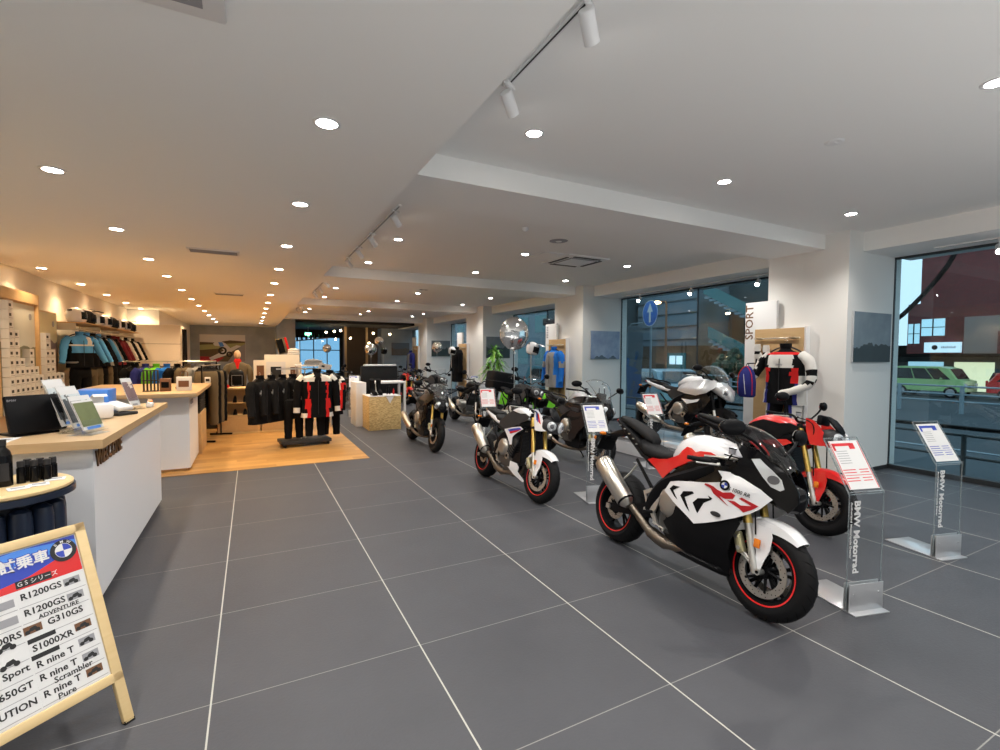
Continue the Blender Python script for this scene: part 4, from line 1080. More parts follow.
def cruiser(name, label, cat, loc, rot, steer, scale, col, group=None):
    """low roadster with a round lamp, teardrop tank and exposed flat-twin engine"""
    t = thing(name, label, cat, loc, rot, group, scale); wb = 1.50; T = steer_T(wb, steer)
    wheel_part(t, wb / 2, .30, .30, .125, False, T, 2, 7, 'blacksat', True); chassis(t, wb, dict(rim='blacksat', hiclutch=False)); fork(t, wb, T, 'blacksat', 'alu', 1.0, 'blacksat', False); fender(t, wb, T, col)
    handlebar(t, T, .42, 1.06, .38, .05, False, .14); exhaust(t, 'tour')
    tank(t, col, ((-.12, .93, .05, .04, .03), (-.06, .95, .12, .08, .06), (.08, .97, .155, .11, .08), (.24, .975, .16, .10, .08), (.38, .96, .12, .07, .06), (.46, .95, .06, .04, .04)), (.18, 1.075))
    for sd in (-1, 1):
        g = G(); g.cyl((sd * .15, .16, .48), (sd * .34, .16, .50), .085, .075, 22)
        for k in range(5): g.cyl((sd * (.18 + k * .03), .16, .483), (sd * (.19 + k * .03), .16, .484), .105, n=20)
        g.box((sd * .36, .16, .50), (.06, .17, .15), 0, None, .03); g.build('cylinder_head', ['alu'], t)
    g = G(T); g.lathe([(0, -.10), (.06, -.09), (.09, -.04), (.095, 0), (.095, .02)], (0, .72, .96), 'y', 26); h = g.build('headlight_housing', ['blacksat'], t)
    g = G(T); g.lathe([(0, .035), (.05, .03), (.088, .018)], (0, .72, .96), 'y', 26).lathe([(.088, .012), (.095, .026), (.10, .012)], (0, .72, .96), 'y', 26, 1); g.build('headlight', ['lens', 'chrome'], h)
    G().loft([ring(y_, zc, hw, u, dn, 18, 2.8) for y_, zc, hw, u, dn in ((-.74, .90, .04, .03, .03), (-.68, .90, .10, .04, .04), (-.45, .865, .125, .04, .05), (-.25, .86, .12, .04, .05), (-.08, .89, .07, .03, .04))]).build('seat', ['brown' if False else 'seat'], t, 60)
    g = G(); g.loft([ring(y_, zc, hw, u, dn, 16, 2.6) for y_, zc, hw, u, dn in ((-.86, .86, .05, .02, .03), (-.70, .85, .10, .02, .05), (-.45, .82, .12, .02, .05))]); tl = g.build('tail_unit', [col], t, 50); G().ball((0, -.86, .87), (.03, .02, .03), 12).build('tail_lamp', ['redlens'], tl)
    blade_mirror(t, T, (.26, .38, 1.12), (.38, .40, 1.27), (.06, .055)); blade_mirror(t, T, (-.26, .38, 1.12), (-.38, .40, 1.27), (.06, .055))
    return t

def adventure(name, label, cat, loc, rot, steer, scale, body, accent, case=True, group=None):
    """tall travel machine with beak, high bars and luggage"""
    t = thing(name, label, cat, loc, rot, group, scale); wb = 1.52; T = steer_T(wb, steer)
    wheel_part(t, wb / 2, .31, .31, .12, False, T, 2, 5, 'greypl', True); chassis(t, wb, dict(tail_up=.06, spring='gold')); fork(t, wb, T, 'blacksat', 'alu', 1.06, 'blacksat', False, R=.31)
    handlebar(t, T, .40, 1.17, .42, .05, False, .12); exhaust(t, 'tour'); radiator(t, .42, .45, .78, .26)
    g = G(T); g.loft([ring(y_, zc, hw, u, dn, 14, 2.5) for y_, zc, hw, u, dn in ((1.06, .84, .02, .006, .006), (.98, .87, .06, .015, .012), (.80, .90, .075, .03, .02), (.62, .93, .07, .04, .04))]); g.build('beak', [accent], t, 50)
    fender(t, wb, T, 'blacksat')
    tank(t, body, ((-.14, .96, .05, .03, .03), (-.08, .98, .12, .09, .06), (.06, 1.01, .17, .13, .08), (.22, 1.02, .19, .13, .10), (.38, 1.01, .18, .10, .10), (.50, .99, .12, .06, .06)), (.16, 1.145))
    def Wf(y, z): return .21 - .4 * max(0, y - .5) ** 2
    for sd in (1, -1):
        G().shell([(.10, 1.03), (.34, 1.08), (.56, 1.02), (.66, .92), (.56, .80), (.44, .66), (.36, .74), (.22, .86)], Wf, .006, sd, .035).build('tank_side_panel', [accent], t)
        g = G(); g.cyl((sd * .15, .14, .46), (sd * .34, .14, .48), .085, .075, 20)
        for k in range(5): g.cyl((sd * (.18 + k * .03), .14, .463), (sd * (.19 + k * .03), .14, .464), .105, n=18)
        g.box((sd * .36, .14, .48), (.06, .17, .15), 0, None, .03); g.build('cylinder_head', ['alu'], t)
        g = G(); g.tube(spline([(sd * .14, .36, .40), (sd * .30, .40, .46), (sd * .38, .34, .62), (sd * .28, .36, .80), (sd * .16, .40, .88)], 5), .013, 8); g.build('crash_bar', ['blacksat'], t)
        if case:
            g = G(); g.box((sd * .34, -.66, .72), (.20, .50, .38), 0, None, .04); g.box((sd * .34, -.66, .88), (.208, .508, .014), 1, None, .002); g.build('pannier', ['blacksat', 'greypl'], t)
    if case:
        g = G(); g.box((0, -.90, 1.16), (.58, .46, .42), 0, None, .06); g.box((0, -.90, 1.14), (.588, .468, .014), 1, None, .002); g.box((0, -.88, 1.04), (.20, .30, .05), 1, None, .01); g.build('top_case', ['blacksat', 'greypl'], t)
    seats(t, 'seat', .04); rear_plate(t, -.86, 1.0)
    twin_lamps(t, T, .76, 1.00, .07, (.055, .055), .2)
    rows = []
    for i in range(7):
        u = i / 6; hw = .09 + .05 * math.sin(u * PI / 2)
        rows.append([(hw * v, .68 - .10 * u - .04 * v * v, 1.08 + .26 * u) for v in (-1, -.6, -.2, .2, .6, 1)])
    g = G(T); g.add([p for r in rows for p in r], [(i * 6 + j, i * 6 + j + 1, (i + 1) * 6 + j + 1, (i + 1) * 6 + j) for i in range(6) for j in range(5)]); g.build('windscreen', ['clearscreen'], t, 80)
    for sd in (-1, 1):
        g = G(T); g.tube(spline([(sd * .40, .30, 1.22), (sd * .40, .38, 1.22), (sd * .30, .44, 1.21)], 4), [.02] * 9, 8, flat=2.0); g.build('hand_guard', ['blacksat'], t)
    blade_mirror(t, T, (.28, .36, 1.22), (.40, .38, 1.38), (.075, .05)); blade_mirror(t, T, (-.28, .36, 1.22), (-.40, .38, 1.38), (.075, .05))
    return t
LEAN = -.165
def mrot(h=0.0, lean=LEAN): return (0, lean, PI + h)
super_sport('sport_motorcycle', 'white, red and black full-fairing sport motorcycle nearest the camera', 'motorcycle', (3.094, 2.774, .004), mrot(-.027, -.169), .05, 1.06)
naked('naked_motorcycle', 'white unfaired motorcycle with blue and red stripes and red wheel rims', 'motorcycle', (3.054, 5.612, .004), mrot(.015, -.171), .13, 1.01, 'whitepaint', 'whitepaint')
tourer('touring_motorcycle', 'black half-faired motorcycle with clear screen beside the strand-board box', 'motorcycle', (2.987, 9.095, .004), mrot(-.029), .066, 1.0, 'blackgloss', 'blackgloss', 'greypl', forkc='gold', nosec='blackgloss')
naked('naked_motorcycle', 'red and black unfaired motorcycle standing behind the nearest white one', 'motorcycle', (5.06, 3.48, .004), mrot(-.02), .05, 1.04, 'redpaint', 'blacksat', 'blacksat', None, False, fend='redpaint')
tourer('touring_motorcycle', 'dark brown sport tourer with tall clear screen in front of the blue picture', 'motorcycle', (4.86, 6.75, .004), mrot(-.03), .05, 1.06, 'brownmet', 'silverpaint', 'blacksat', tall=.07, nosec='blackgloss')
adventure('adventure_motorcycle', 'black travel motorcycle with large black top case beside the green jacket', 'motorcycle', (5.05, 9.15, .004), mrot(.0), .1, 1.03, 'blacksat', 'greypl')
cruiser('roadster_motorcycle', 'black roadster with round lamp and silver engine behind the price sheet', 'motorcycle', (5.0, 11.6, .004), mrot(.02), -.1, 1.03, 'blacksat')
tourer('touring_motorcycle', 'white and black sport tourer with red springs raised on the platform by the window', 'motorcycle', (6.70, 5.98, .302), mrot(-.0), .08, 1.03, 'blackgloss', 'whitepaint', 'whitepaint', tall=.05, spring='redpaint', nosec='silverpaint')
cruiser('roadster_motorcycle', 'black roadster left of the black leather bench in the far row', 'motorcycle', (2.95, 17.2, .004), mrot(.05), .1, 1.05, 'blacksat')
tourer('touring_motorcycle', 'black tourer in the far row behind the white price sheet', 'motorcycle', (3.9, 17.6, .004), mrot(.1), .1, 1.05, 'blackgloss', 'blackgloss', 'greypl', nosec='blackgloss')
adventure('adventure_motorcycle', 'black travel motorcycle without luggage behind the black roadster', 'motorcycle', (5.0, 14.6, .004), mrot(.05), .1, 1.03, 'blacksat', 'greypl', False)
naked('naked_motorcycle', 'red-tanked unfaired motorcycle in the far row', 'motorcycle', (4.9, 17.4, .004), mrot(.05), .1, 1.02, 'redpaint', 'blacksat', 'blacksat', None, False)
cruiser('roadster_motorcycle', 'black roadster at the far left end of the motorcycles', 'motorcycle', (2.6, 20.3, .004), mrot(.1), .1, 1.05, 'greypl')
tourer('touring_motorcycle', 'silver-grey tourer at the far end of the motorcycle rows', 'motorcycle', (5.1, 20.3, .004), mrot(.0), .1, 1.05, 'greypl', 'silverpaint', 'greypl')
naked('naked_motorcycle', 'black unfaired motorcycle beside the far grey pillar', 'motorcycle', (6.5, 21.4, .004), mrot(.0), .1, 1.02, 'blacksat', 'blacksat', 'blacksat', None, False)
# ------------------------------------------------------------------ pictures
def photo_mat(name, sky1, sky2, land, horizon=.45, scale=3.0, emis=0.0):
    m = bpy.data.materials.new(name); m.use_nodes = True; n = m.node_tree; b = n.nodes['Principled BSDF']
    tc = N(n, 'ShaderNodeTexCoord'); sp = N(n, 'ShaderNodeSeparateXYZ'); n.links.new(tc.outputs['Object'], sp.inputs[0])
    nz = N(n, 'ShaderNodeTexNoise'); nz.inputs['Scale'].default_value = scale; nz.inputs['Detail'].default_value = 6; n.links.new(tc.outputs['Object'], nz.inputs['Vector'])
    sky = mixc(n, mth(n, 'MULTIPLY', nz.outputs['Fac'], 1.3, True), sky1, sky2)
    land_ = mixc(n, nz.outputs['Fac'], tuple(c * .5 for c in land), land)
    h = mth(n, 'ADD', sp.outputs[2], mth(n, 'MULTIPLY', nz.outputs['Fac'], -.35))
    c = mixc(n, mth(n, 'GREATER_THAN', h, horizon), land_, sky); n.links.new(c, b.inputs['Base Color']); b.inputs['Roughness'].default_value = .35
    return m
M['ph_grey'] = photo_mat('photo_grey_coast', (.12, .17, .21), (.26, .32, .36), (.035, .055, .06), -.30, 4)
M['ph_blue'] = photo_mat('photo_blue_sky', (.05, .10, .28), (.40, .48, .60), (.10, .14, .18), -.50, 3)
M['ph_dark'] = photo_mat('photo_dark_road', (.10, .11, .12), (.20, .20, .19), (.03, .04, .03), -.2, 5)
M['ph_brown'] = photo_mat('photo_brown_desert', (.10, .10, .12), (.16, .15, .15), (.20, .13, .08), -.15, 5)
M['ph_leaf'] = photo_mat('photo_green_road', (.45, .55, .50), (.7, .75, .7), (.20, .30, .14), -.1, 9)
M['ph_leafa'] = photo_mat('leaflet_photo_road', (.42, .50, .56), (.66, .72, .74), (.10, .12, .14), .06, 14)
M['ph_leafb'] = photo_mat('leaflet_photo_meadow', (.55, .62, .48), (.75, .80, .66), (.22, .26, .12), .10, 12)
M['ph_leafc'] = photo_mat('leaflet_photo_sunset', (.60, .50, .44), (.78, .70, .60), (.24, .15, .16), .08, 12)
M['olive'] = mat('photo_olive', (.34, .36, .16), .5)
M['lettermetal'] = mat('dark_letter_metal', (.10, .06, .04), .35, .6)

# ------------------------------------------------------------------ counters
t = thing('reception_counter', 'long white reception counter with an oak worktop and lettering', 'counter', (0, 0, 0))
g = G().bx(-1.45, -.97, 4.17, 6.86, .06, 1.15).bx(-3.2, -.972, 4.172, 4.62, .06, 1.15)
g.build('counter_body', ['whitelam'], t)
G().bx(-1.40, -1.02, 4.22, 6.82, 0, .06).bx(-3.2, -1.02, 4.22, 4.55, 0, .06).build('plinth', ['greypl'], t)
G().prism([(-.90, 4.10), (-.90, 6.93), (-1.55, 6.93), (-1.55, 4.78), (-3.2, 4.78), (-3.2, 4.10)], 1.15, 1.21, 'xy').build('worktop', ['oak'], t)
g = G(); add_text(g, 'WELCOME', .155, frame((-.966, 4.215, 1.055), (0, 1, 0), (0, 0, 1)), 0, .006, 'LEFT', .005, .98)
g.build('lettering', ['lettermetal'], t)
t = thing('cash_counter', 'white counter with oak top at the edge of the wood floor', 'counter', (0, 0, 0))
G().bx(-2.5, -.85, 8.64, 9.94, .05, 1.15).build('counter_body', ['whitelam'], t)
G().bx(-2.5, -.90, 8.68, 9.90, .006, .05).build('plinth', ['oakv'], t)
G().bx(-2.5, -.73, 8.42, 11.35, 1.15, 1.21, bev=.004).build('worktop', ['oak'], t)
g = G(); add_text(g, 'CASHIER', .10, frame((-.846, 8.80, 1.04), (0, 1, 0), (0, 0, 1)), 0, .004, 'LEFT', .001, .9) ; g.build('lettering', ['greyink'], t)
t = thing('drawer_cabinet', 'oak cabinet with a black basket unit behind the cash counter', 'cabinet', (-1.05, 10.55, .006))
G().bx(-.25, .24, -.55, .55, 0, .72, bev=.004).build('body', ['oakv'], t)
G().bx(-.22, .22, -.52, .52, .72, 1.13, bev=.01).build('black_unit', ['blacksat'], t)
g = G()
for k in range(8): g.bx(.22, .235, -.48, .48, .76 + k * .045, .775 + k * .045)
g.build('basket_front', ['greypl'], t)

# ------------------------------------------------------------------ things on the reception counter
t = thing('till_monitor', 'black till monitor seen from behind on the reception counter', 'monitor', (-1.38, 4.58, 1.211), (0, 0, .75))
A = TR((0, 0, .15), (math.radians(-14), 0, 0))
G().box((0, 0, 0), (.33, .035, .27), 0, A, .01).build('screen_casing', ['blacksat'], t)
g = G().box((0, .06, .05), (.22, .10, .09), 0, None, .02).box((0, .08, .008), (.26, .20, .016), 0, None, .005); g.build('stand', ['blacksat'], t)
g = G(); add_text(g, 'BMW', .022, frame(A @ Vector((-.13, -.0185, .10)), (1, 0, 0), A.to_3x3() @ Vector((0, 0, 1))), 0, .0004); g.build('lettering', ['greyink'], t)
def brochure_stand(label, loc, rz, tilt, colours, h=.36, w=.22):
    t = thing('brochure_holder', label, 'brochure holder', loc, (0, 0, rz), 'clear holders with leaflets on the reception counter')
    A = TR((0, 0, .01), (math.radians(-tilt), 0, 0))
    g = G(); g.box((0, 0, h * .5), (w, .003, h), 0, A).box((0, -.035, h * .16), (w, .003, h * .32), 0, A).box((0, -.018, .002), (w, .04, .004), 0, A)
    g.tube([(0, .01, .01), (0, .14, .004)], .004, 6); g.box((0, .03, .003), (w, .16, .005)); g.build('clear_holder', ['acrylic'], t)
    for k, c in enumerate(colours):
        g = G(); g.box((0, -.008 - k * .008, h * .5 + .01 - k * .02), (w - .015, .004, h - .03 - k * .04), 0, A)
        g.box((0, -.0105 - k * .008, h * .55 - k * .02), (w - .02, .001, h * .62), 1, A); g.box((0, -.0105 - k * .008, h * .12), (w - .08, .001, .02), 2, A)
        g.build('leaflet', ['paper', c, 'lightblue' if k else 'greyink'], t)
brochure_stand('tall holder of leaflets nearest the till monitor', (-1.22, 4.72, 1.211), 1.25, 20, ['ph_leafb', 'ph_leafa'], .40, .21)
brochure_stand('leaflet holder in the middle of the cluster on the counter corner', (-1.12, 4.58, 1.211), 1.25, 20, ['ph_leafc', 'ph_leafa'], .35, .21)
brochure_stand('leaflet holder nearest the counter edge, at the corner', (-1.02, 4.42, 1.211), 1.2, 22, ['ph_leafa', 'ph_leafb'], .29, .21)
brochure_stand('narrow leaflet holder near the far end of the reception counter', (-1.08, 6.20, 1.211), 1.0, 22, ['ph_leafc'], .34, .14)
t = thing('receipt_printer', 'white receipt printer with curved paper on the reception counter', 'printer', (-1.22, 5.45, 1.211), (0, 0, .5))
G().box((0, 0, .07), (.17, .22, .14), 0, None, .03).build('casing', ['white'], t)
g = G(); P = [(-.05, .03, .14), (-.05, .03, .19), (-.05, -.03, .22), (-.05, -.07, .20)]
g.add([(x + dx, y, z) for (x, y, z) in P for dx in (0, .1)], [(0, 1, 3, 2), (2, 3, 5, 4), (4, 5, 7, 6)]); g.build('paper_slip', ['paper'], t)
t = thing('card_terminal', 'white card terminal with dark base on the reception counter', 'card terminal', (-1.14, 5.72, 1.211), (0, 0, .9))
G().box((0, 0, .015), (.20, .26, .03), 0, None, .01).build('base', ['greypl'], t)
G().box((0, 0, .055), (.15, .20, .05), 0, TR((0, 0, .03), (.25, 0, 0)), .02).build('casing', ['white'], t)
t = thing('document_tray', 'blue document box behind the printer on the reception counter', 'box', (-1.33, 5.85, 1.211))
g = G().box((0, 0, .12), (.26, .30, .24), 0, None, .006); g.build('body', ['lightblue'], t)
t = thing('tape_dispenser', 'small white and yellow desk item by the far leaflet holder', 'desk item', (-.99, 6.40, 1.211))
G().box((0, 0, .025), (.06, .12, .05), 0, None, .012).build('body', ['white'], t); g = G().cyl((-.02, .02, .05), (.02, .02, .05), .028, n=18); g.build('roll', ['orange'], t)
o = G().box((0, 0, .001), (.21, .297, .002)).box((0, .05, .0025), (.16, .06, .001), 1).build('paper_sheet', ['paper', 'greyink']); o.location = (-1.52, 4.30, 1.211); tag(o, 'white paper sheet lying at the foot of the till monitor', 'paper')

# ------------------------------------------------------------------ things on the cash counter
def carton(name, label, cat, loc, d, mats, rz=0, handle=False, grp=None):
    t = thing(name, label, cat, loc, (0, 0, rz), grp)
    G().box((0, 0, d[2] / 2), d, 0, None, .01).build('body', [mats[0]], t)
    G().box((0, -d[1] / 2 - .001, d[2] * .5), (d[0] * .7, .002, d[2] * .45)).build('printed_panel', [mats[1]], t)
    if handle:
        g = G(); g.tube(spline([(-d[0] * .25, 0, d[2]), (-d[0] * .2, 0, d[2] + .08), (d[0] * .2, 0, d[2] + .08), (d[0] * .25, 0, d[2])], 5), .006, 6); g.build('handle', [mats[1]], t)
    return t
t = thing('wire_rack', 'open dark wire frame display at the near end of the cash counter', 'display', (-1.38, 9.0, 1.211))
g = G()
for x in (-.09, -.045, 0, .045, .09):
    g.box((x, 0, .16), (.010, .02, .32))
    g.box((x, .08, .16), (.010, .02, .32))
g.box((0, .04, .325), (.20, .11, .012)).box((0, .04, .006), (.20, .11, .012)).box((0, .04, .17), (.20, .11, .012)); g.build('frame', ['greypl'], t)
carton('gift_bag', 'brown leather bag beside the wire display on the cash counter', 'bag', (-1.19, 9.02, 1.211), (.14, .10, .20), ['brown', 'blackmatt'], 0, True)
carton('gift_bag', 'white paper bag with brown print on the cash counter', 'bag', (-.95, 9.05, 1.211), (.20, .12, .22), ['paper', 'brown'], 0, True)
carton('price_card', 'small white card standing at the far corner of the cash counter', 'card', (-.78, 11.2, 1.211), (.10, .02, .12), ['paper', 'ink'])
o = G().lathe([(0, 0), (.06, 0), (.075, .02), (.055, .05), (.02, .11), (0, .115)], n=24).build('desk_lamp_cap', ['brown']); o.location = (-1.05, 9.5, 1.211); tag(o, 'small dark brown dome behind the bags on the cash counter', 'ornament')

# ------------------------------------------------------------------ oil table
t = thing('display_table', 'round oak-topped table with navy fluted base, left edge', 'table', (-1.30, 3.74, 0))
G().lathe([(0, 1.0), (.315, 1.0), (.325, 1.008), (.325, 1.022), (.315, 1.03), (0, 1.03)], n=64).build('tabletop', ['pine'], t)
G().lathe([(.30, .955), (.335, .965), (.335, .999), (.0, .999)], n=64).build('rim', ['navy'], t)
g = G(); g.cyl((0, 0, 0), (0, 0, .96), .20, n=36)
for k in range(14):
    a = 2 * PI * k / 14
    g.tube([(.24 * math.cos(a), .24 * math.sin(a), z) for z in (.02, .03, .1, .86, .91, .93)], [.045, .05, .052, .052, .046, .02], 16)
g.build('fluted_base', ['navy'], t)
def bottle(label, loc, r, h, grp, lab='lightblue'):
    t = thing('oil_bottle', label, 'bottle', loc, (0, 0, random.uniform(-.3, .3)), grp)
    G().lathe([(0, 0), (r, 0), (r * 1.02, .01), (r, h * .62), (r * .8, h * .74), (r * .42, h * .82), (r * .38, h * .9), (0, h * .9)], n=26).build('body', ['blackgloss'], t)
    G().lathe([(r * .45, h * .86), (r * .48, h * .99), (0, h)], n=20).build('cap', ['greypl'], t)
    G().lathe([(r * 1.02, h * .12), (r * 1.03, h * .5)], n=26, a0=-2.6, a1=-.4).build('label', [lab], t)
bottle('tall black bottle with a pale label, largest on the round table', (-1.335, 3.62, 1.031), .048, .31, 'tall bottles on the round table', 'paper')
bottle('tall black bottle behind the pale-labelled one on the round table', (-1.275, 3.73, 1.031), .042, .27, 'tall bottles on the round table', 'greypl')
for k, (dx, dy) in enumerate(((0, 0), (.055, .01), (.11, .02), (.01, .06), (.065, .07), (.12, .08))):
    t = thing('touch_up_bottle', 'small black bottle, one of the block of six on the round table', 'bottle', (-1.21 + dx, 3.77 + dy, 1.031), (0, 0, .2), 'small black bottles on the round table')
    G().cyl((0, 0, 0), (0, 0, .085), .021, n=18).cyl((0, 0, .085), (0, 0, .095), .021, .014, n=18).build('body', ['blackgloss'], t)
    G().cyl((0, 0, .095), (0, 0, .128), .018, n=16).build('cap', ['greypl'], t)
for k, (x, y, r) in enumerate(((-1.17, 3.60, .5), (-1.10, 3.66, .3), (-1.06, 3.78, .1))):
    o = G().box((0, 0, .002), (.09, .055, .003), 0, TR((0, 0, 0), (.12, 0, r))).box((0, .004, .0042), (.06, .02, .001), 1, TR((0, 0, 0), (.12, 0, r))).build('price_card', ['paper', 'greyink']); o.location = (x, y, 1.034)
    tag(o, 'small white price card, %s from the front on the round table' % NTH[k], 'card', 'price cards on the round table')

# ------------------------------------------------------------------ A-board with the test-ride list
SB = Vector((-.540, 2.856, 0)); sd_ = Vector((-.7651, -.6439, 0)).normalized()
t = thing('a_frame_sign', 'pine A-frame sign listing test-ride motorcycles, front left', 'sign', tuple(SB), (0, 0, math.atan2(-sd_.y, -sd_.x)))
# local: x from left to right (0 = right stile), y backwards, z up; the board leans back
LT = math.radians(-22.2)
A = TR((0, 0, 0), (LT, 0, 0)); HB, WB = 1.0, .72
def bar(a, b, w=.045, d=.028):
    g = G(A); g.bx(a[0], b[0], -d / 2, d / 2, a[1], b[1], bev=.004); return g
bar((-.045, .0), (0, HB)).build('stile', ['pine'], t); bar((-WB, .0), (-WB + .045, HB)).build('stile', ['pine'], t)
bar((-WB, HB - .045), (0, HB)).build('top_rail', ['pine'], t); bar((-WB + .0, .20), (0.0, .245)).build('bottom_rail', ['pine'], t)
g = G(A); g.bx(-.045, 0, -.014, .014, -.006, .012); g.build('rubber_foot', ['rubber'], t)
g = G()
for x in (-.03, -WB + .03):
    g.tube([A @ Vector((x, .02, HB - .08)), (x, .80, .0)], .016, 4)
g.build('rear_leg', ['pine'], t)
g = G(A); g.bx(-WB + .045, -.045, -.004, .004, .245, HB - .045); brd = g.build('board', ['paper'], t)
g = G(A); y = -.0055
x0, x1, z0, z1 = -WB + .05, -.05, .25, HB - .05
g.bx(x0, x1, y, y + .001, z1 - .175, z1, 3)                              # blue banner
def quad(pts, mi, yy): g.add([(p[0], yy, p[1]) for p in pts], [tuple(range(len(pts)))], mi)
quad([(x0, z1 - .04), (x1 - .22, z1), (x1, z1 - .02), (x1, z1 - .05), (x0, z1 - .11)], 4, y - .0004)
quad([(x0 + .1, z1 - .175), (x1, z1 - .175), (x1, z1 - .06), (x1 - .2, z1 - .13)], 2, y - .0006)
g.bx(x0, x1, y - .0002, y, z0, z1 - .175, 5)
Tf = lambda x, z, dy=.002: A @ frame((x, y - dy, z), (1, 0, 0), (0, 0, 1))
TI = A.inverted()
def txt(s_, size, x, z, mi, dy=.002, bold=.0, al='LEFT', sx=1.0): add_text(g, s_, size, frame((x, y - dy, z), (1, 0, 0), (0, 0, 1)), mi, .0003, al, bold, sx)
txt('試乗車', .060, x1 - .292, z1 - .062, 3, .0012, .005); txt('試乗車', .060, x1 - .292, z1 - .062, 5, .0024, .0016)
g.bx(x1 - .25, x1 - .12, y - .0012, y - .0006, z1 - .168, z1 - .135, 0); txt('G S シリーズ', .026, x1 - .245, z1 - .152, 5, .002)
colx = (x1 - .255, x1 - .51)
rowsR = [('R1200GS', ''), ('R1200GS', 'ADVENTURE'), ('G310GS', ''), ('S1000XR', ''), ('R nine T', ''), ('R nine T', 'Scrambler'), ('R nine T', 'Pure')]
zz = z1 - .185; rh = (zz - z0 - .005) / 7
for k, (a, b_) in enumerate(rowsR):
    zt = zz - k * rh; g.bx(colx[0], x1 - .004, y - .0006, y - .0002, zt - rh + .006, zt - .002, 5); g.bx(colx[0], x1 - .004, y - .0008, y - .0003, zt - rh + .002, zt - rh + .0045, 6)
    txt(a, .040, colx[0] + (.08 if a[0] == 'G' else .010), zt - (.026 if k not in (3, 4) else .040), 0, .0015, .0009)
    if b_: txt(b_, .027 if b_[0] == 'A' else .036, colx[0] + .055, zt - .062, 0, .0015, .0006)
    if k in (3, 4): g.bx(colx[0], colx[0] + .10, y - .0016, y - .0008, zt - .014, zt + .006, 0)
    px_ = x1 - (.055 if k not in (2,) else .23)
    g.bx(px_ - .03, px_ + .035, y - .0014, y - .0008, zt - .045, zt - .010, 7 if k in (2, 3, 6) else 6)
    for q in (-.018, .018):                                  # tiny motorcycle silhouettes
        g.cyl((px_ + q, y - .0022, zt - .036), (px_ + q, y - .0016, zt - .036), .009, n=12, mi=0)
    quad([(px_ - .016, zt - .034), (px_ - .006, zt - .02), (px_ + .012, zt - .016), (px_ + .020, zt - .03), (px_, zt - .036)], 0, y - .0022)
rowsL = ['', '', 'R1200RS', '', 'C Sport', 'C650GT', 'EVOLUTION']
for k, a in enumerate(rowsL):
    zt = zz - k * rh; g.bx(colx[1] - .0, colx[0] - .006, y - .0006, y - .0002, zt - rh + .006, zt - .002, 5); g.bx(colx[1], colx[0] - .006, y - .0008, y - .0003, zt - rh + .002, zt - rh + .0045, 6)
    if a: txt(a, .040, colx[0] - .012, zt - .030, 0, .0015, .0009, 'RIGHT')
    if k in (0, 1): g.bx(colx[0] - .10, colx[0] - .012, y - .0020, y - .0010, zt - .052, zt - .018, 6)
    if k == 1: quad([(colx[1] + .03, zt), (colx[1] + .16, zt), (colx[1] + .06, zt - .05)], 2, y - .0022)
    if k in (2, 3):
        px_ = colx[0] - .07
        for q in (-.022, .022): g.cyl((px_ + q, y - .0028, zt - .066), (px_ + q, y - .0020, zt - .066), .011, n=12, mi=0)
        quad([(px_ - .02, zt - .062), (px_ - .008, zt - .046), (px_ + .014, zt - .042), (px_ + .024, zt - .058), (px_, zt - .066)], 0, y - .0028)
roundel(g, frame((x1 - .055, y - .0016, z1 - .060), (1, 0, 0), (0, 0, 1)), .052, (0, 1, 3))
g.build('printed_sheet', ['ink', 'paper', 'redpaint', 'bluepaint', 'lightblue', 'paper', 'greyink', 'brown'], brd)

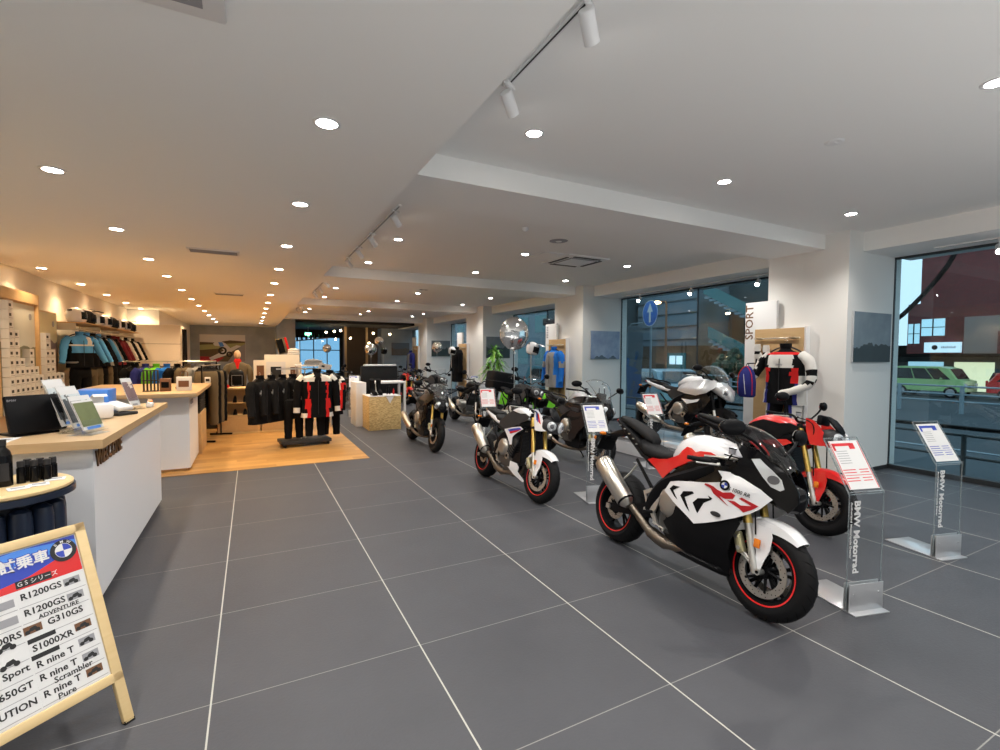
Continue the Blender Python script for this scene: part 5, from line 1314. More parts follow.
# ------------------------------------------------------------------ clear price stands
def price_stand(label, x, y, rz, blue=False, grp='clear price stands beside the motorcycles'):
    t = thing('price_stand', label, 'price stand', (x, y, 0), (0, 0, rz), grp)
    g = G(); g.box((0, .16, .004), (.30, .50, .008), 0, None, .002); g.box((0, -.035, .10), (.30, .006, .20), 0, None, .002); g.box((0, .002, .10), (.30, .006, .20), 0, None, .002)
    for sx in (-.11, .11): g.cyl((sx, -.042, .13), (sx, -.037, .13), .006, n=10)
    g.build('metal_base', ['silverpaint'], t)
    g = G(); g.box((0, -.016, .43), (.30, .006, .80)); up = g.build('clear_panel', ['acrylic'], t)
    g = G()
    for sx in (-.151, .151): g.box((sx, -.016, .43), (.003, .008, .80))
    g.box((0, -.016, .832), (.30, .008, .003)); g.build('panel_edge', ['acryledge'], up)
    g = G(); add_text(g, 'BMW Motorrad', .070, frame((-.085, -.0205, .79), (0, 0, -1), (1, 0, 0)), 0, .0006, 'LEFT', .0022, 1.12)
    add_text(g, 'Authorised Motorcycle Dealer', .022, frame((-.132, -.0205, .78), (0, 0, -1), (1, 0, 0)), 0, .0006, 'LEFT', .0002, 1.45)
    g.build('lettering', ['white'], up)
    A = TR((0, -.016, .83), (math.radians(-31), 0, 0))
    g = G(); g.box((0, 0, .21), (.30, .006, .42), 0, A); 
    hd = g.build('clear_head', ['acrylic'], t)
    g = G()
    for sx in (-.151, .151): g.box((sx, 0, .21), (.003, .010, .42), 0, A)
    g.box((0, 0, .421), (.30, .010, .003), 0, A); g.box((0, -.008, .015), (.30, .02, .004), 0, A); g.build('head_edge', ['acryledge'], hd)
    k = 2 if blue else 1
    g = G(); g.box((0, -.0055, .215), (.265, .0015, .36), 0, A)
    T = A @ Matrix.Translation((0, -.0068, 0))
    if not blue: 
        for sx in (-.126, .126): g.box((sx, 0, .215), (.006, .0006, .35), k, T)
    g.box((-.03, 0, .365), (.17, .0006, .022), k, T).box((-.105, 0, .345), (.02, .0006, .05), k, T).box((.055, 0, .352), (.05, .0006, .045), k, T)
    for q in range(6): g.box((-.055, 0, .315 - q * .018), (.10, .0006, .004), 3, T)
    for q, zq in enumerate((.175, .155, .115, .095)): g.box((-.06, 0, zq), (.11, .0006, .006), k, T); g.box((.065, 0, zq), (.08, .0006, .006), k, T)
    g.box((0, 0, .135), (.235, .0006, .004), k, T)
    g.build('price_sheet', ['paper', 'redink', 'bluepaint', 'greyink'], hd)
    return t
RZ = -.25
price_stand('clear price stand with red-framed sheet just right of the nearest front wheel', 3.83, 1.78, RZ)
price_stand('clear price stand with dark-headed sheet near the window, front right', 5.53, 1.93, RZ, True)
price_stand('clear price stand with dark-headed sheet between the two white motorcycles', 3.76, 4.62, RZ, True)
price_stand('clear price stand with red-headed sheet behind the white unfaired motorcycle', 3.80, 7.75, RZ)
price_stand('clear price stand with red-framed sheet beside the raised platform', 5.72, 5.62, RZ)
price_stand('clear price stand with white sheet among the far motorcycles', 2.62, 14.2, RZ, True)
price_stand('clear price stand with white sheet beyond the black roadster', 5.9, 12.9, RZ, True)

# ------------------------------------------------------------------ raised platform, window side
t = thing('display_platform', 'low pale platform under the raised white tourer by the window', 'platform', (6.7, 6.0, 0))
G().bx(-.62, .62, -1.25, 1.25, 0, .285).build('body', ['whitelam'], t); G().bx(-.65, .65, -1.28, 1.28, .285, .30, bev=.003).build('top_board', ['silverpaint'], t)

# ------------------------------------------------------------------ pictures
def picture(label, x0, x1, y, z0, z1, mk_):
    w, h = x1 - x0, z1 - z0
    t = thing('wall_picture', label, 'picture', ((x0 + x1) / 2, y, (z0 + z1) / 2))
    G().box((0, 0, 0), (w, .028, h), 0, None, .002).build('backing', ['silverpaint'], t); G().box((0, -.0155, 0), (w - .008, .003, h - .008)).build('photo_print', [mk_], t)
picture('dark coastal landscape picture on the nearest pillar', 7.93, 9.00, 3.915, 1.71, 2.47, 'ph_grey')
picture('blue sky landscape picture on the second pillar', 8.05, 9.05, 10.265, 1.70, 2.46, 'ph_blue')
picture('dark picture half hidden by the plant on the third pillar', 7.92, 8.95, 16.415, 1.68, 2.50, 'ph_dark')
picture('dark picture behind the silver balloon on the fourth pillar', 8.05, 9.05, 22.985, 1.72, 2.52, 'ph_dark')
picture('brown landscape picture on the farthest grey wall', 7.75, 8.9, 29.585, 1.75, 2.55, 'ph_brown')
# racing photograph on the far grey wall
t = thing('wall_picture', 'large racing photograph on the grey far wall', 'picture', (-1.24, YE - .02, 2.08))
G().box((0, 0, 0), (1.98, .035, 1.36), 0, None, .003).build('frame', ['silverpaint'], t)
g = G(); yy = -.0185
def q2(pts, mi, d=0): g.add([(p[0], yy - d, p[1]) for p in pts], [tuple(range(len(pts)))], mi)
q2([(-.98, -.67), (.98, -.67), (.98, .67), (-.98, .67)], 0); q2([(-.98, -.67), (.98, -.67), (.98, .35), (.3, .40), (-.3, .28), (-.98, .30)], 1, .0004)
q2([(-.98, -.1), (.98, .1), (.98, .28), (.1, .22), (-.98, .16)], 2, .0008); q2([(-.98, -.67), (.2, -.67), (.75, .1), (.98, .22), (.98, -.67)], 3, .0010)
q2([(-.98, -.67), (-.2, -.67), (.05, -.45), (-.98, -.40)], 4, .0012); q2([(-.5, -.60), (.1, -.36), (.72, .06), (.80, .12), (.6, .16), (-.1, -.2), (-.6, -.48)], 5, .0014)
q2([(-.42, .22), (-.30, .34), (-.10, .36), (.12, .24), (.30, .04), (.36, -.16), (.22, -.24), (.02, -.1), (-.14, .10), (-.34, .12)], 5, .0018)
g.lathe([(.10, yy - .0022), (.19, yy - .0022)], (-.02, 0, -.12), 'y', 24, 6); g.lathe([(.07, yy - .0022), (.14, yy - .0022)], (.28, 0, -.30), 'y', 24, 6); q2([(-.2, .30), (-.02, .30), (.06, .1), (-.12, .06)], 7, .0024)
g.build('photo_print', ['paper', 'cloth_brown', 'olive', 'greyink', 'redmark', 'paper', 'ink', 'lightblue'], t)

# ------------------------------------------------------------------ clothing
def zring(z, hw, hd, n=24, e=2.6, xc=0, yc=0):
    out = []
    for i in range(n):
        t = 2 * PI * i / n; c, s_ = math.cos(t), math.sin(t)
        out.append((xc + hw * math.copysign(abs(c) ** (2 / e), c), yc + hd * math.copysign(abs(s_) ** (2 / e), s_), z))
    return out
def recolour(g, fn, start=0):
    for i in range(start, len(g.f)):
        f = g.f[i]; c = Vector((0, 0, 0))
        for k in f: c += g.v[k]
        r = fn(c / len(f))
        if r is not None: g.m[i] = r
def lerp_secs(S, k):
    out = []
    for i in range(len(S) - 1):
        for j in range(k):
            u = j / k; out.append(tuple(a + (b - a) * u for a, b in zip(S[i], S[i + 1])))
    out.append(S[-1]); return out
def hanger(t, grey=False):
    g = G(); g.tube(spline([(-.19, 0, -.09), (-.10, 0, -.045), (0, 0, -.03), (.10, 0, -.045), (.19, 0, -.09)], 4), .010, 6)
    g.tube(spline([(0, 0, -.03), (0, 0, .02), (.02, 0, .045), (.0, 0, .06), (-.02, 0, .045)], 4), .003, 6, 1); g.build('hanger', ['greypl', 'chrome'], t)
def jacket(label, loc, rz, mats, fn=None, arms='down', group=None, scale=1.0, length=.70, hang=True, name='jacket', armfn=None, open_=False):
    """garment hanging with its front towards local -y; mats[0] is the main cloth"""
    t = thing(name, label, 'jacket', loc, (0, 0, rz), group, scale)
    S = lerp_secs([(-.045, .050, .050), (-.075, .085, .060), (-.10, .17, .080), (-.135, .225, .095), (-.19, .240, .108), (-.28, .235, .118), (-.42, .225, .115), (-.55, .230, .12), (-.10 - length, .245, .125)], 3)
    g = G(); rings = []
    for i, (z, hw, hd) in enumerate(S):
        r = zring(z, hw, hd, 48)
        r = [(x + .006 * math.sin(z * 38 + x * 20), y + .009 * math.sin(x * 34 + z * 9) * min(1, i / 6), zz) for x, y, zz in r]
        rings.append(r)
    g.loft(rings)
    if fn: recolour(g, fn)
    g.build('body', mats, t, 60)
    for sd in (-1, 1):
        if arms == 'down': P = [(sd * .19, 0, -.135), (sd * .255, 0, -.19), (sd * .29, -.01, -.33), (sd * .305, -.025, -.50), (sd * .315, -.045, -.68)]
        elif arms == 'suit': P = [(.19, 0, -.14), (.285, -.01, -.20), (.33, -.03, -.34), (.325, -.06, -.46), (.22, -.15, -.54), (.06, -.20, -.59)] if sd > 0 else [(-.19, 0, -.14), (-.27, -.01, -.20), (-.325, -.04, -.32), (-.38, -.10, -.44), (-.44, -.16, -.55)]
        else: P = [(sd * .19, 0, -.14), (sd * .26, -.01, -.20), (sd * .32, -.05, -.36), (sd * .36, -.10, -.50), (sd * .40, -.13, -.62)]
        g = G(); Q = spline(P, 4); n = len(Q)
        g.tube([Vector((q.x, q.y, q.z)) for q in Q], [(.078 if arms != 'suit' else .068) - .030 * (i / (n - 1)) + .003 * math.sin(i * 2.1) for i in range(n)], 16)
        if armfn: recolour(g, lambda c: armfn(c, sd))
        g.build('sleeve', mats, t, 60)
    g = G(); g.lathe([(.050, -.055), (.058, -.02), (.060, .012), (.055, .014), (.050, -.015), (.044, -.05)], n=22, sx=1.15); g.build('collar', [mats[0] if arms != 'suit' else mats[1]], t, 60)
    if not open_:
        g = G(); g.box((0, -.122, -.10 - length / 2 - .02), (.006, .006, length - .10)); g.build('zip', ['greypl'], t)
    if hang: hanger(t)
    return t
def trousers(label, loc, rz, mats, fn=None, group=None, scale=1.0, length=.85):
    t = thing('trousers', label, 'trousers', loc, (0, 0, rz), group, scale)
    g = G(); g.loft([zring(z, hw, hd, 26) for z, hw, hd in ((-.05, .165, .06), (-.07, .18, .075), (-.14, .19, .09), (-.24, .195, .095), (-.27, .19, .08))])
    g.build('waist', mats, t, 60)
    for sd in (-1, 1):
        g = G(); Q = spline([(sd * .095, 0, -.22), (sd * .105, 0, -.40), (sd * .11, .005, -.62), (sd * .115, 0, -.05 - length)], 4); n = len(Q)
        g.tube(Q, [.098 - .030 * i / (n - 1) + .003 * math.sin(i * 2.4) for i in range(n)], 16)
        if fn: recolour(g, fn)
        g.build('leg', mats, t, 60)
    g = G(); g.tube(spline([(0, 0, -.03), (0, 0, .02), (.02, 0, .045), (0, 0, .06), (-.02, 0, .045)], 4), .003, 6); g.box((0, 0, -.035), (.26, .012, .016)); g.build('hanger', ['greypl'], t)
    return t
def rail(name, label, loc, rz, L, h, base=True):
    t = thing(name, label, 'clothes rail', loc, (0, 0, rz))
    G().cyl((-L / 2, 0, h), (L / 2, 0, h), .013, n=12).build('rail', ['steel'], t)
    for sx in (-1, 1):
        g = G(); g.cyl((sx * L / 2, 0, 0), (sx * L / 2, 0, h), .015, n=12)
        if base: g.box((sx * L / 2, 0, .02), (.04, .45, .035), 0, None, .005)
        g.build('upright', ['blacksat'], t)
    return t

# centre stand on the wood floor: suits on a wheeled base
t = thing('clothing_stand', 'dark wheeled clothing stand at the corner of the wood floor', 'clothing stand', (.92, 10.20, .006), (0, 0, .12))
g = G().bx(-.46, .46, -.26, .26, .055, .12, bev=.01); g.build('base', ['greypl'], t)
for x, y in ((-.4, -.2), (.4, -.2), (-.4, .2), (.4, .2)): G().cyl((x, y - .02, .03), (x, y + .02, .03), .03, n=16).build('castor', ['rubber'], t)
for x in (-.06, .02): G().cyl((x, 0, .12), (x, 0, 1.50), .012, n=12).build('post', ['steel'], t)
G().bx(-.50, .50, -.012, .012, 1.49, 1.515).bx(-.03, 0.0, -.3, .3, 1.49, 1.515).build('cross_rail', ['steel'], t)
def tri(c):
    if c.z > -.20 and abs(c.x) > .055: return 1
    if .125 < abs(c.x) < .155 and c.y < .02 and c.z < -.18: return 2
    if -.60 < c.z < -.48 and .12 < abs(c.x) < .19 and c.y < .0: return 2
    if c.z < -.66 and abs(c.x) > .17: return 1
    return 0
def triarm(c, sd): return 1 if (c.z < -.60 or c.z > -.17) else 0
jacket('black textile jacket with white shoulders and red stripes, front of the clothing stand', (1.14, 9.98, 1.50), .05, ['cloth_black', 'cloth_white', 'cloth_red'], tri, 'down', None, 1.22, .66, armfn=triarm)
trousers('black trousers hanging under the red-striped jacket', (1.10, 10.02, .98), .0, ['cloth_black'], None, None, .95, .78)
jacket('black jacket with red and white sleeve behind the red-striped jacket', (1.42, 10.25, 1.46), -.9, ['cloth_black', 'cloth_white', 'cloth_red'], None, 'down', None, 1.15, .66, armfn=lambda c, sd: (2 if abs(c.x - sd * .32) < .02 and c.z < -.2 else (1 if abs(c.x - sd * .29) < .02 else 0)))
trousers('black trousers at the right end of the clothing stand', (1.42, 10.2, .96), -.3, ['cloth_black'], None, None, .95, .78)
def zig(c): return 1 if (c.y < -.02 and abs(abs(c.x) - .12 - .02 * math.sin(c.z * 40)) < .016 and -.45 < c.z < -.22) else None
for k, (x, y, r) in enumerate(((.14, 9.98, .95), (.34, 10.16, .95), (.54, 10.34, .95), (.74, 10.52, .95))):
    jacket('black jacket with pale chest marks, %s from the left on the clothing stand' % NTH[k], (x, y, 1.38), r, ['cloth_black', 'cloth_grey', 'cloth_black'], zig, 'out', 'black jackets on the left of the clothing stand', 1.15, .66)
trousers('black trousers under the pale-marked jackets', (.72, 10.1, .95), .3, ['cloth_black'], None, None, .95, .78)
t = thing('size_card', 'white card clipped to the collar of the red-striped jacket', 'card', (1.26, 9.86, 1.56), (.3, .2, .15)); G().box((0, 0, 0), (.20, .004, .11)).build('card', ['paper'], t); G().box((-.02, -.003, 0), (.06, .002, .04)).build('printed_mark', ['ink'], t)

# oak shelf unit with shoes
t = thing('shoe_shelf', 'oak shelf unit with black shoes behind the black jackets', 'shelf unit', (.18, 12.45, .006))
g = G().bx(-.86, -.83, -.22, .22, 0, 1.0).bx(.83, .86, -.22, .22, 0, 1.0).bx(-.86, .86, -.22, .22, 1.0, 1.03).bx(-.86, .86, -.22, .22, 0, .03).bx(-.86, .86, .20, .22, 0, 1.0); g.build('carcass', ['pine'], t)
G().bx(-.83, .83, -.2, .2, .68, .70).build('shelf', ['pine'], t); G().bx(-.83, .83, -.2, .2, .40, .42).build('shelf', ['pine'], t)
for x in (-.42, .42): G().bx(x - .405, x + .405, -.222, -.205, .035, .395).build('drawer', ['oakv'], t)
def shoe(label, loc, rz, grp, tall=.10, mk_='cloth_black'):
    t = thing('shoe', label, 'shoe', loc, (0, 0, rz), grp)
    G().loft([ring(y, .0, w, .014, 0.0, 14, 3) for y, w in ((-.14, .03), (-.11, .045), (0, .042), (.10, .038), (.13, .03))]).build('sole', ['rubber'], t)
    g = G(); g.loft([ring(y, .012, w, h, .0, 16, 2.2) for y, w, h in ((-.135, .02, .02), (-.11, .040, .045), (-.04, .040, .06), (.02, .038, .085), (.06, .037, tall), (.12, .035, tall), (.13, .02, tall * .8))]); g.build('upper', [mk_], t, 60)
    return t
for k in range(8): shoe('black riding shoe, %s from the left on the upper shelf' % NTH[k], (-.54 + k * .20, 12.38, .707), .0, 'black shoes on the upper shelf', .13)
for k in range(8): shoe('black riding shoe, %s from the left on the lower shelf' % NTH[k], (-.54 + k * .20, 12.38, .427), .0, 'black shoes on the lower shelf', .10)
def folded(label, loc, mk_, d=(.30, .24, .05)):
    t = thing('folded_clothes', label, 'clothing', loc)
    g = G()
    for k in range(3): g.box((.004 * k, -.003 * k, d[2] * (k + .5) / 3), (d[0] - .01 * k, d[1], d[2] / 3), 0, None, d[2] / 7)
    g.ball((0, 0, d[2]), (d[0] * .36, d[1] * .3, .03), 14); g.build('fabric', [mk_], t)
folded('bright red folded clothing on top of the shoe shelf, right', (.62, 12.40, 1.037), 'cloth_red', (.42, .30, .07))
folded('small red item on top of the shoe shelf, left end', (-.55, 12.42, 1.037), 'cloth_red', (.20, .16, .06))
# wall of fixtures behind the shelf unit
t = thing('display_gondola', 'long dark shop fixture behind the shoe shelf', 'shop fixture', (0, 13.5, .006))
G().bx(-1.6, 1.15, -.25, .25, 0, .95, bev=.005).build('base', ['greypl'], t); G().bx(-1.65, 1.2, -.28, .28, .95, .98).build('top', ['oak'], t)
t = thing('backpack', 'black hard-shell backpack standing on the dark fixture', 'backpack', (-.32, 13.15, 1.0 - .014), (0, 0, .1))
g = G(); g.loft([zring(z, hw, hd, 22, 3) for z, hw, hd in ((0, .14, .08), (.03, .17, .11), (.25, .17, .13), (.38, .15, .11), (.44, .09, .05))]); g.build('shell', ['blacksat'], t, 60)
g = G(); g.tube([(-.11, -.115, .06), (-.11, -.128, .30), (.11, -.128, .30), (.11, -.115, .06)], .006, 6, close=True); g.build('edge_piping', ['greyink'], t)
t = thing('mannequin_bust', 'dark jacketed bust with red scarf behind the black backpack', 'mannequin', (-.30, 13.55, .985), (0, 0, 0), None, .9)
g = G(); g.loft([zring(z, hw, hd, 26) for z, hw, hd in ((0, .20, .12), (.3, .22, .13), (.55, .25, .13), (.63, .22, .11), (.68, .10, .08))]); g.build('jacket', ['cloth_brown'], t, 60)
G().lathe([(.075, .66), (.095, .69), (.085, .75), (.06, .77)], n=20).prism([(-.07, .72), (.07, .72), (.02, .50), (-.02, .50)], -.13, -.12, 'xz').build('scarf', ['cloth_red'], t, 60)
g = G().ball((0, 0, .88), (.085, .10, .125), 20).cyl((0, 0, .70), (0, 0, .80), .05, n=14); g.build('head', ['skin'], t, 60)
for sd in (-1, 1): G().tube(spline([(sd * .20, 0, .58), (sd * .29, -.02, .45), (sd * .31, -.05, .15), (sd * .27, -.12, .02)], 4), [.075] * 8 + [.05] * 5, 14).build('sleeve', ['cloth_brown'], t, 60)
# catalogue boards and cases above
def board(label, loc, w, h, mats, rz=0, foot=True):
    t = thing('display_board', label, 'board', loc, (0, 0, rz))
    G().box((0, 0, h / 2), (w, .02, h)).build('board', [mats[0]], t)
    g = G(); g.box((0, -.012, h * .55), (w * .55, .003, h * .5)); g.build('printed_picture', [mats[1]], t)
    g = G()
    for k in range(3): g.box((0, -.012, h * (.08 + .06 * k)), (w * .7, .002, h * .018))
    g.build('text_line', ['greyink'], t)
board('white board with dark screen picture on the fixture', (.55, 13.28, .985), .44, .62, ['paper', 'ink'])
board('beige board with brown picture left of the white board', (.20, 13.35, .985), .30, .66, ['wallwarm', 'brown'])
board('beige board with brown bottle pictures right of the white board', (.98, 13.35, .985), .34, .60, ['wallwarm', 'brown'])
t = thing('tank_bag', 'black and red case tilted on top of the fixture boards', 'bag', (.62, 13.62, .985)); G().bx(-.32, .5, -.1, .1, 0, .80).build('stand_shelf', ['wallwarm'], t)
g = G(); A = TR((.08, 0, 1.02), (0, -.25, 0)); g.box((0, 0, 0), (.22, .18, .42), 0, A, .03); g.box((.135, 0, 0), (.06, .14, .40), 1, A, .02); g.box((-.02, -.092, 0), (.15, .006, .36), 2, A); g.build('case', ['cloth_brown', 'cloth_red', 'blackmatt'], t)
folded('pale cloth items stacked at the top right of the fixture', (.98, 13.62, 1.785), 'cloth_white', (.30, .2, .14))
t = thing('small_table', 'white-topped table with clothing tags behind the red-striped jacket', 'table', (1.35, 12.6, .006)); G().bx(-.4, .4, -.3, .3, 1.50, 1.53).build('top', ['white'], t)
for sx in (-.37, .37):
    for sy in (-.27, .27): G().bx(sx - .015, sx + .015, sy - .015, sy + .015, 0, 1.50).build('leg', ['steel'], t)
folded('grey cloth items on the white-topped table', (1.35, 12.55, 1.53), 'cloth_grey', (.4, .3, .12))
# two clothes rails at the left rear of the wood floor
rail('clothes_rail', 'clothes rail with dark and coloured garments behind the cash counter', (-1.55, 12.6, .006), 0, 1.7, 1.62)
cols = [('cloth_black', 'black'), ('cloth_navy', 'navy'), ('cloth_green', 'lime green'), ('cloth_blue', 'blue'), ('cloth_black', 'black'), ('cloth_brown', 'olive brown'), ('cloth_grey', 'grey'), ('cloth_black', 'black')]
for k, (c, nm) in enumerate(cols):
    jacket('%s jacket, %s from the left on the rail behind the cash counter' % (nm, NTH[k]), (-2.2 + k * .19, 12.6, 1.565), .9, [c, 'cloth_black'], None, 'down', 'jackets on the rail behind the cash counter', 1.0, .6)
rail('clothes_rail', 'clothes rail with olive trousers right of the cash counter', (-.75, 11.75, .006), 1.3, 1.0, 1.55)
for k in range(4): trousers('dark trousers, %s on the rail right of the cash counter' % NTH[k], (-.82 + k * .045, 11.45 + k * .19, 1.49), .1, [['cloth_brown', 'cloth_black', 'cloth_green' if False else 'cloth_brown', 'cloth_black'][k]], None, 'trousers beside the cash counter', 1.1, 1.0)

# fitting room
t = thing('fitting_room', 'tall beige fitting cubicle beyond the wall clothes', 'fitting room', (-2.42, 18.1, .006))
G().bx(-.75, .50, -.5, .5, 0, 2.66).build('side_panel', ['wallwarm'], t)
G().bx(-.63, .51, -.506, -.50, 2.08, 2.09).build('panel_joint', ['cloth_brown'], t)
g = G(); g.tube([(.57, -.38, z) for z in (.1, .9, 1.8, 2.55)], [.06, .055, .05, .045], 12, flat=.8); g.tube([(.60, -.15, z) for z in (.1, .9, 1.8, 2.55)], [.06, .055, .05, .045], 12, flat=.8); g.build('curtain', ['cloth_black'], t)

# ------------------------------------------------------------------ left wall: wall clothes, helmets, boxes and posters
t = thing('wall_clothes_rack', 'two-level wall rack for clothes along the left wall', 'clothes rack', (-3.38, 0, 0))
for z in (2.27, 1.62):
    G().cyl((.34, 12.2, z), (.34, 17.4, z), .014, n=12).build('rail', ['steel'], t)
G().bx(.02, .50, 12.15, 17.45, 2.385, 2.405).build('top_shelf', ['oakv'], t)
for yy in (12.2, 13.9, 15.7, 17.4):
    G().bx(-.0, .34, yy - .012, yy + .012, 2.25, 2.385).bx(0, .34, yy - .012, yy + .012, 1.60, 1.63).bx(-.03, 0, yy - .02, yy + .02, .3, 2.55).build('bracket', ['steel'], t)
def bluewhite(c): return 1 if (-.27 < c.z < -.24 or (c.z > -.30 and abs(c.x - .12) < .04)) else (2 if c.z < -.44 or abs(c.x) > .19 else 0)
wc = [('cloth_lightblue', 'light blue'), ('cloth_lightblue', 'light blue and white'), ('cloth_black', 'black'), ('cloth_lightblue', 'blue and black'), ('cloth_grey', 'grey'), ('cloth_black', 'black'), ('cloth_maroon', 'maroon'), ('cloth_maroon', 'dark maroon'), ('cloth_white', 'off-white'), ('cloth_black', 'black'), ('cloth_white', 'white and black'), ('cloth_black', 'black')]
for k, (c, nm) in enumerate(wc):
    jacket('%s jacket, %s from the near end of the upper wall rail' % (nm, NTH[k]), (-3.04, 12.4 + k * .43, 2.215), .8 if k < 4 else 1.1, [c, 'cloth_white', 'cloth_black'], bluewhite if k in (0, 1, 2, 3, 8, 10) else None, 'out', 'jackets on the upper wall rail', .98, .62)
for k in range(12):
    c = ['cloth_black', 'cloth_brown', 'cloth_brown', 'cloth_black', 'cloth_brown', 'cloth_black', 'cloth_black', 'cloth_black', 'cloth_black', 'cloth_black', 'cloth_black', 'cloth_black'][k]
    trousers('%s trousers, %s from the near end of the lower wall rail' % ('olive brown' if c == 'cloth_brown' else 'black', NTH[k]), (-3.04, 12.4 + k * .43, 1.565), .9, [c], None, 'trousers on the lower wall rail', 1.0, .92)
def helmet(label, loc, rz, mk_, acc='blackgloss', grp=None, scale=1.0, peak=False):
    t = thing('helmet', label, 'helmet', loc, (0, 0, rz), grp, scale)
    g = G()
    g.ball((0, 0, .135), (.122, .145, .135), 28); g.loft([zring(z, hw, hd, 26, 2.2, yc=yc) for z, hw, hd, yc in ((.0, .095, .115, -.01), (.03, .112, .138, -.015), (.09, .12, .15, -.012), (.14, .118, .14, 0))]); g.build('shell', [mk_], t, 70)
    g = G(); g.lathe([(.1255, .055), (.1300, .13), (.1215, .19)], (0, -.012, 0), 'z', 24, a0=-PI / 2 - 1.15, a1=-PI / 2 + 1.15, T=Matrix.Diagonal((1, 1.17, 1, 1))); g.build('visor', [acc], t, 70)
    g = G(); g.box((0, -.158, .045), (.07, .012, .02), 0, None, .004); g.lathe([(.1235, .20), (.108, .236), (.1045, .230), (.119, .198)], n=24, a0=.4, a1=2.7); g.build('vent', ['greypl'], t)
    if peak: g = G(); g.loft([ring(y, z, w, .006, .006, 12, 3) for y, z, w in ((-.10, .245, .09), (-.18, .255, .085), (-.27, .235, .06))]); g.build('peak', [mk_], t)
    return t
for k, (c, pk, nm) in enumerate((('whitepaint', True, 'white peaked'), ('blacksat', True, 'black peaked'), ('silverpaint', False, 'silver'), ('whitepaint', False, 'white'), ('blacksat', False, 'black'), ('whitepaint', False, 'white'), ('silverpaint', True, 'silver peaked'), ('blacksat', False, 'black'))):
    helmet('%s helmet, %s from the near end of the wall shelf' % (nm, NTH[k]), (-3.08, 12.35 + k * .66, 2.407), PI / 2 + .3, c, 'blackgloss', 'helmets on the wall shelf', 1.1, pk)
# poster walls made of a picture with columns of small white boxes in front
def box_wall(label, x, y0, y1, z0, z1, cols_, mk_, wood=False, n=8):
    t = thing('box_display', label, 'box display', (x, 0, 0)); L = y1 - y0
    G().bx(-.03, 0, y0, y1, z0, z1).build('backing_board', ['oakv'], t)
    G().bx(0, .006, y0 + .03, y1 - .03, z0, z1 - .03).build('poster', [mk_], t)
    if wood: g = G().bx(-.03, .05, y0 - .04, y1 + .04, z1, z1 + .17).bx(-.03, .05, y1, y1 + .05, z0, z1); g.build('wood_frame', ['oakv'], t)
    g = G(); w = (L - .06) / n; g.cyl((.008, y1 - .22, z1 - .22), (.012, y1 - .22, z1 - .22), .055, n=22); g.build('round_mark', ['greyink'], t)
    for k in range(n):
        cnt = cols_[k]; hh = .145
        b = G()
        for q in range(cnt):
            zz = z0 + q * hh
            b.bx(.008, .10, y0 + .03 + k * w + .006, y0 + .03 + (k + 1) * w - .006, zz + .003, zz + hh - .003)
            b.bx(.10, .1012, y0 + .03 + k * w + .03, y0 + .03 + k * w + .03 + w * .42, zz + .05, zz + .095, 1)
            b.bx(.10, .1012, y0 + .03 + k * w + .025, y0 + .03 + (k + 1) * w - .03, zz + .02, zz + .028, 2)
        b.build('box_column', ['paper', 'ink', 'greyink'], t)
M['ph_poster1'] = photo_mat('poster_mountain_rider', (.45, .50, .50), (.62, .62, .55), (.20, .20, .12), 1.75, 2.2)
M['ph_poster2'] = photo_mat('poster_desert_towers', (.50, .42, .22), (.62, .55, .32), (.22, .11, .06), 1.85, 2.2)
box_wall('poster of a standing figure with tall stacks of small white boxes', -3.30, 9.70, 11.05, .85, 2.62, [12, 9, 6, 5, 7, 5, 4], 'ph_poster1', True, 7)
box_wall('sepia poster of rock towers with stacks of small white boxes', -3.30, 11.15, 12.10, .85, 2.56, [9, 7, 4, 4], 'ph_poster2', False, 4)

# ------------------------------------------------------------------ pillar panels with riding suits
def pillar_panel(label, y0, word=None, top=2.70):
    """white upright panel with an oak board, standing against the room face of a pillar; y0 = near edge of the oak board"""
    t = thing('pillar_display', label, 'display panel', (XP, y0, 0))
    G().bx(-.10, -.04, .44, 1.00, 0, top, bev=.003).build('tall_panel', ['white'], t)
    G().bx(-.04, -.005, -.05, 1.3 if y0 < 0 else .76, 0, 2.27, bev=.003).bx(-.105, -.04, -.05, -.02, 0, 2.27).build('side_frame', ['white'], t)
    G().bx(-.12, -.06, -.02, .80, .02, 2.25, bev=.003).build('oak_board', ['oakv'], t)
    G().cyl((-.15, .02, 2.09), (-.15, .78, 2.09), .012, n=12).build('rail', ['steel'], t)
    for yy in (.12, .68): G().cyl((-.12, yy, 2.09), (-.26, yy, 2.09), .018, n=12).build('rail_arm', ['steel'], t)
    if word == 'marks':
        g = G()
        for k in range(7): g.bx(-.105, -.1005, .86, .95, 2.30 + k * .05, 2.33 + k * .05)
        g.build('lettering', ['greyink'], t)
    elif word:
        g = G(); add_text(g, word, .20, frame((-.122 + .0205, .915, 2.08), (0, 0, 1), (0, 1, 0)), 0, .001, 'LEFT', .002, 1.0); g.build('lettering', ['brown'], t)
    return t
pillar_panel('white and oak display panel lettered SPORT behind the racing suit', 4.50, 'SPORT', 2.72)
pillar_panel('white and oak display panel with a blue jacket at the second pillar', 10.92, 'marks', 2.70)
pillar_panel('white and oak display panel with a dark coat at the third pillar', 17.75, None, 2.72)
pillar_panel('white and oak display panel with a blue jacket at the fourth pillar', 24.1, None, 2.72)
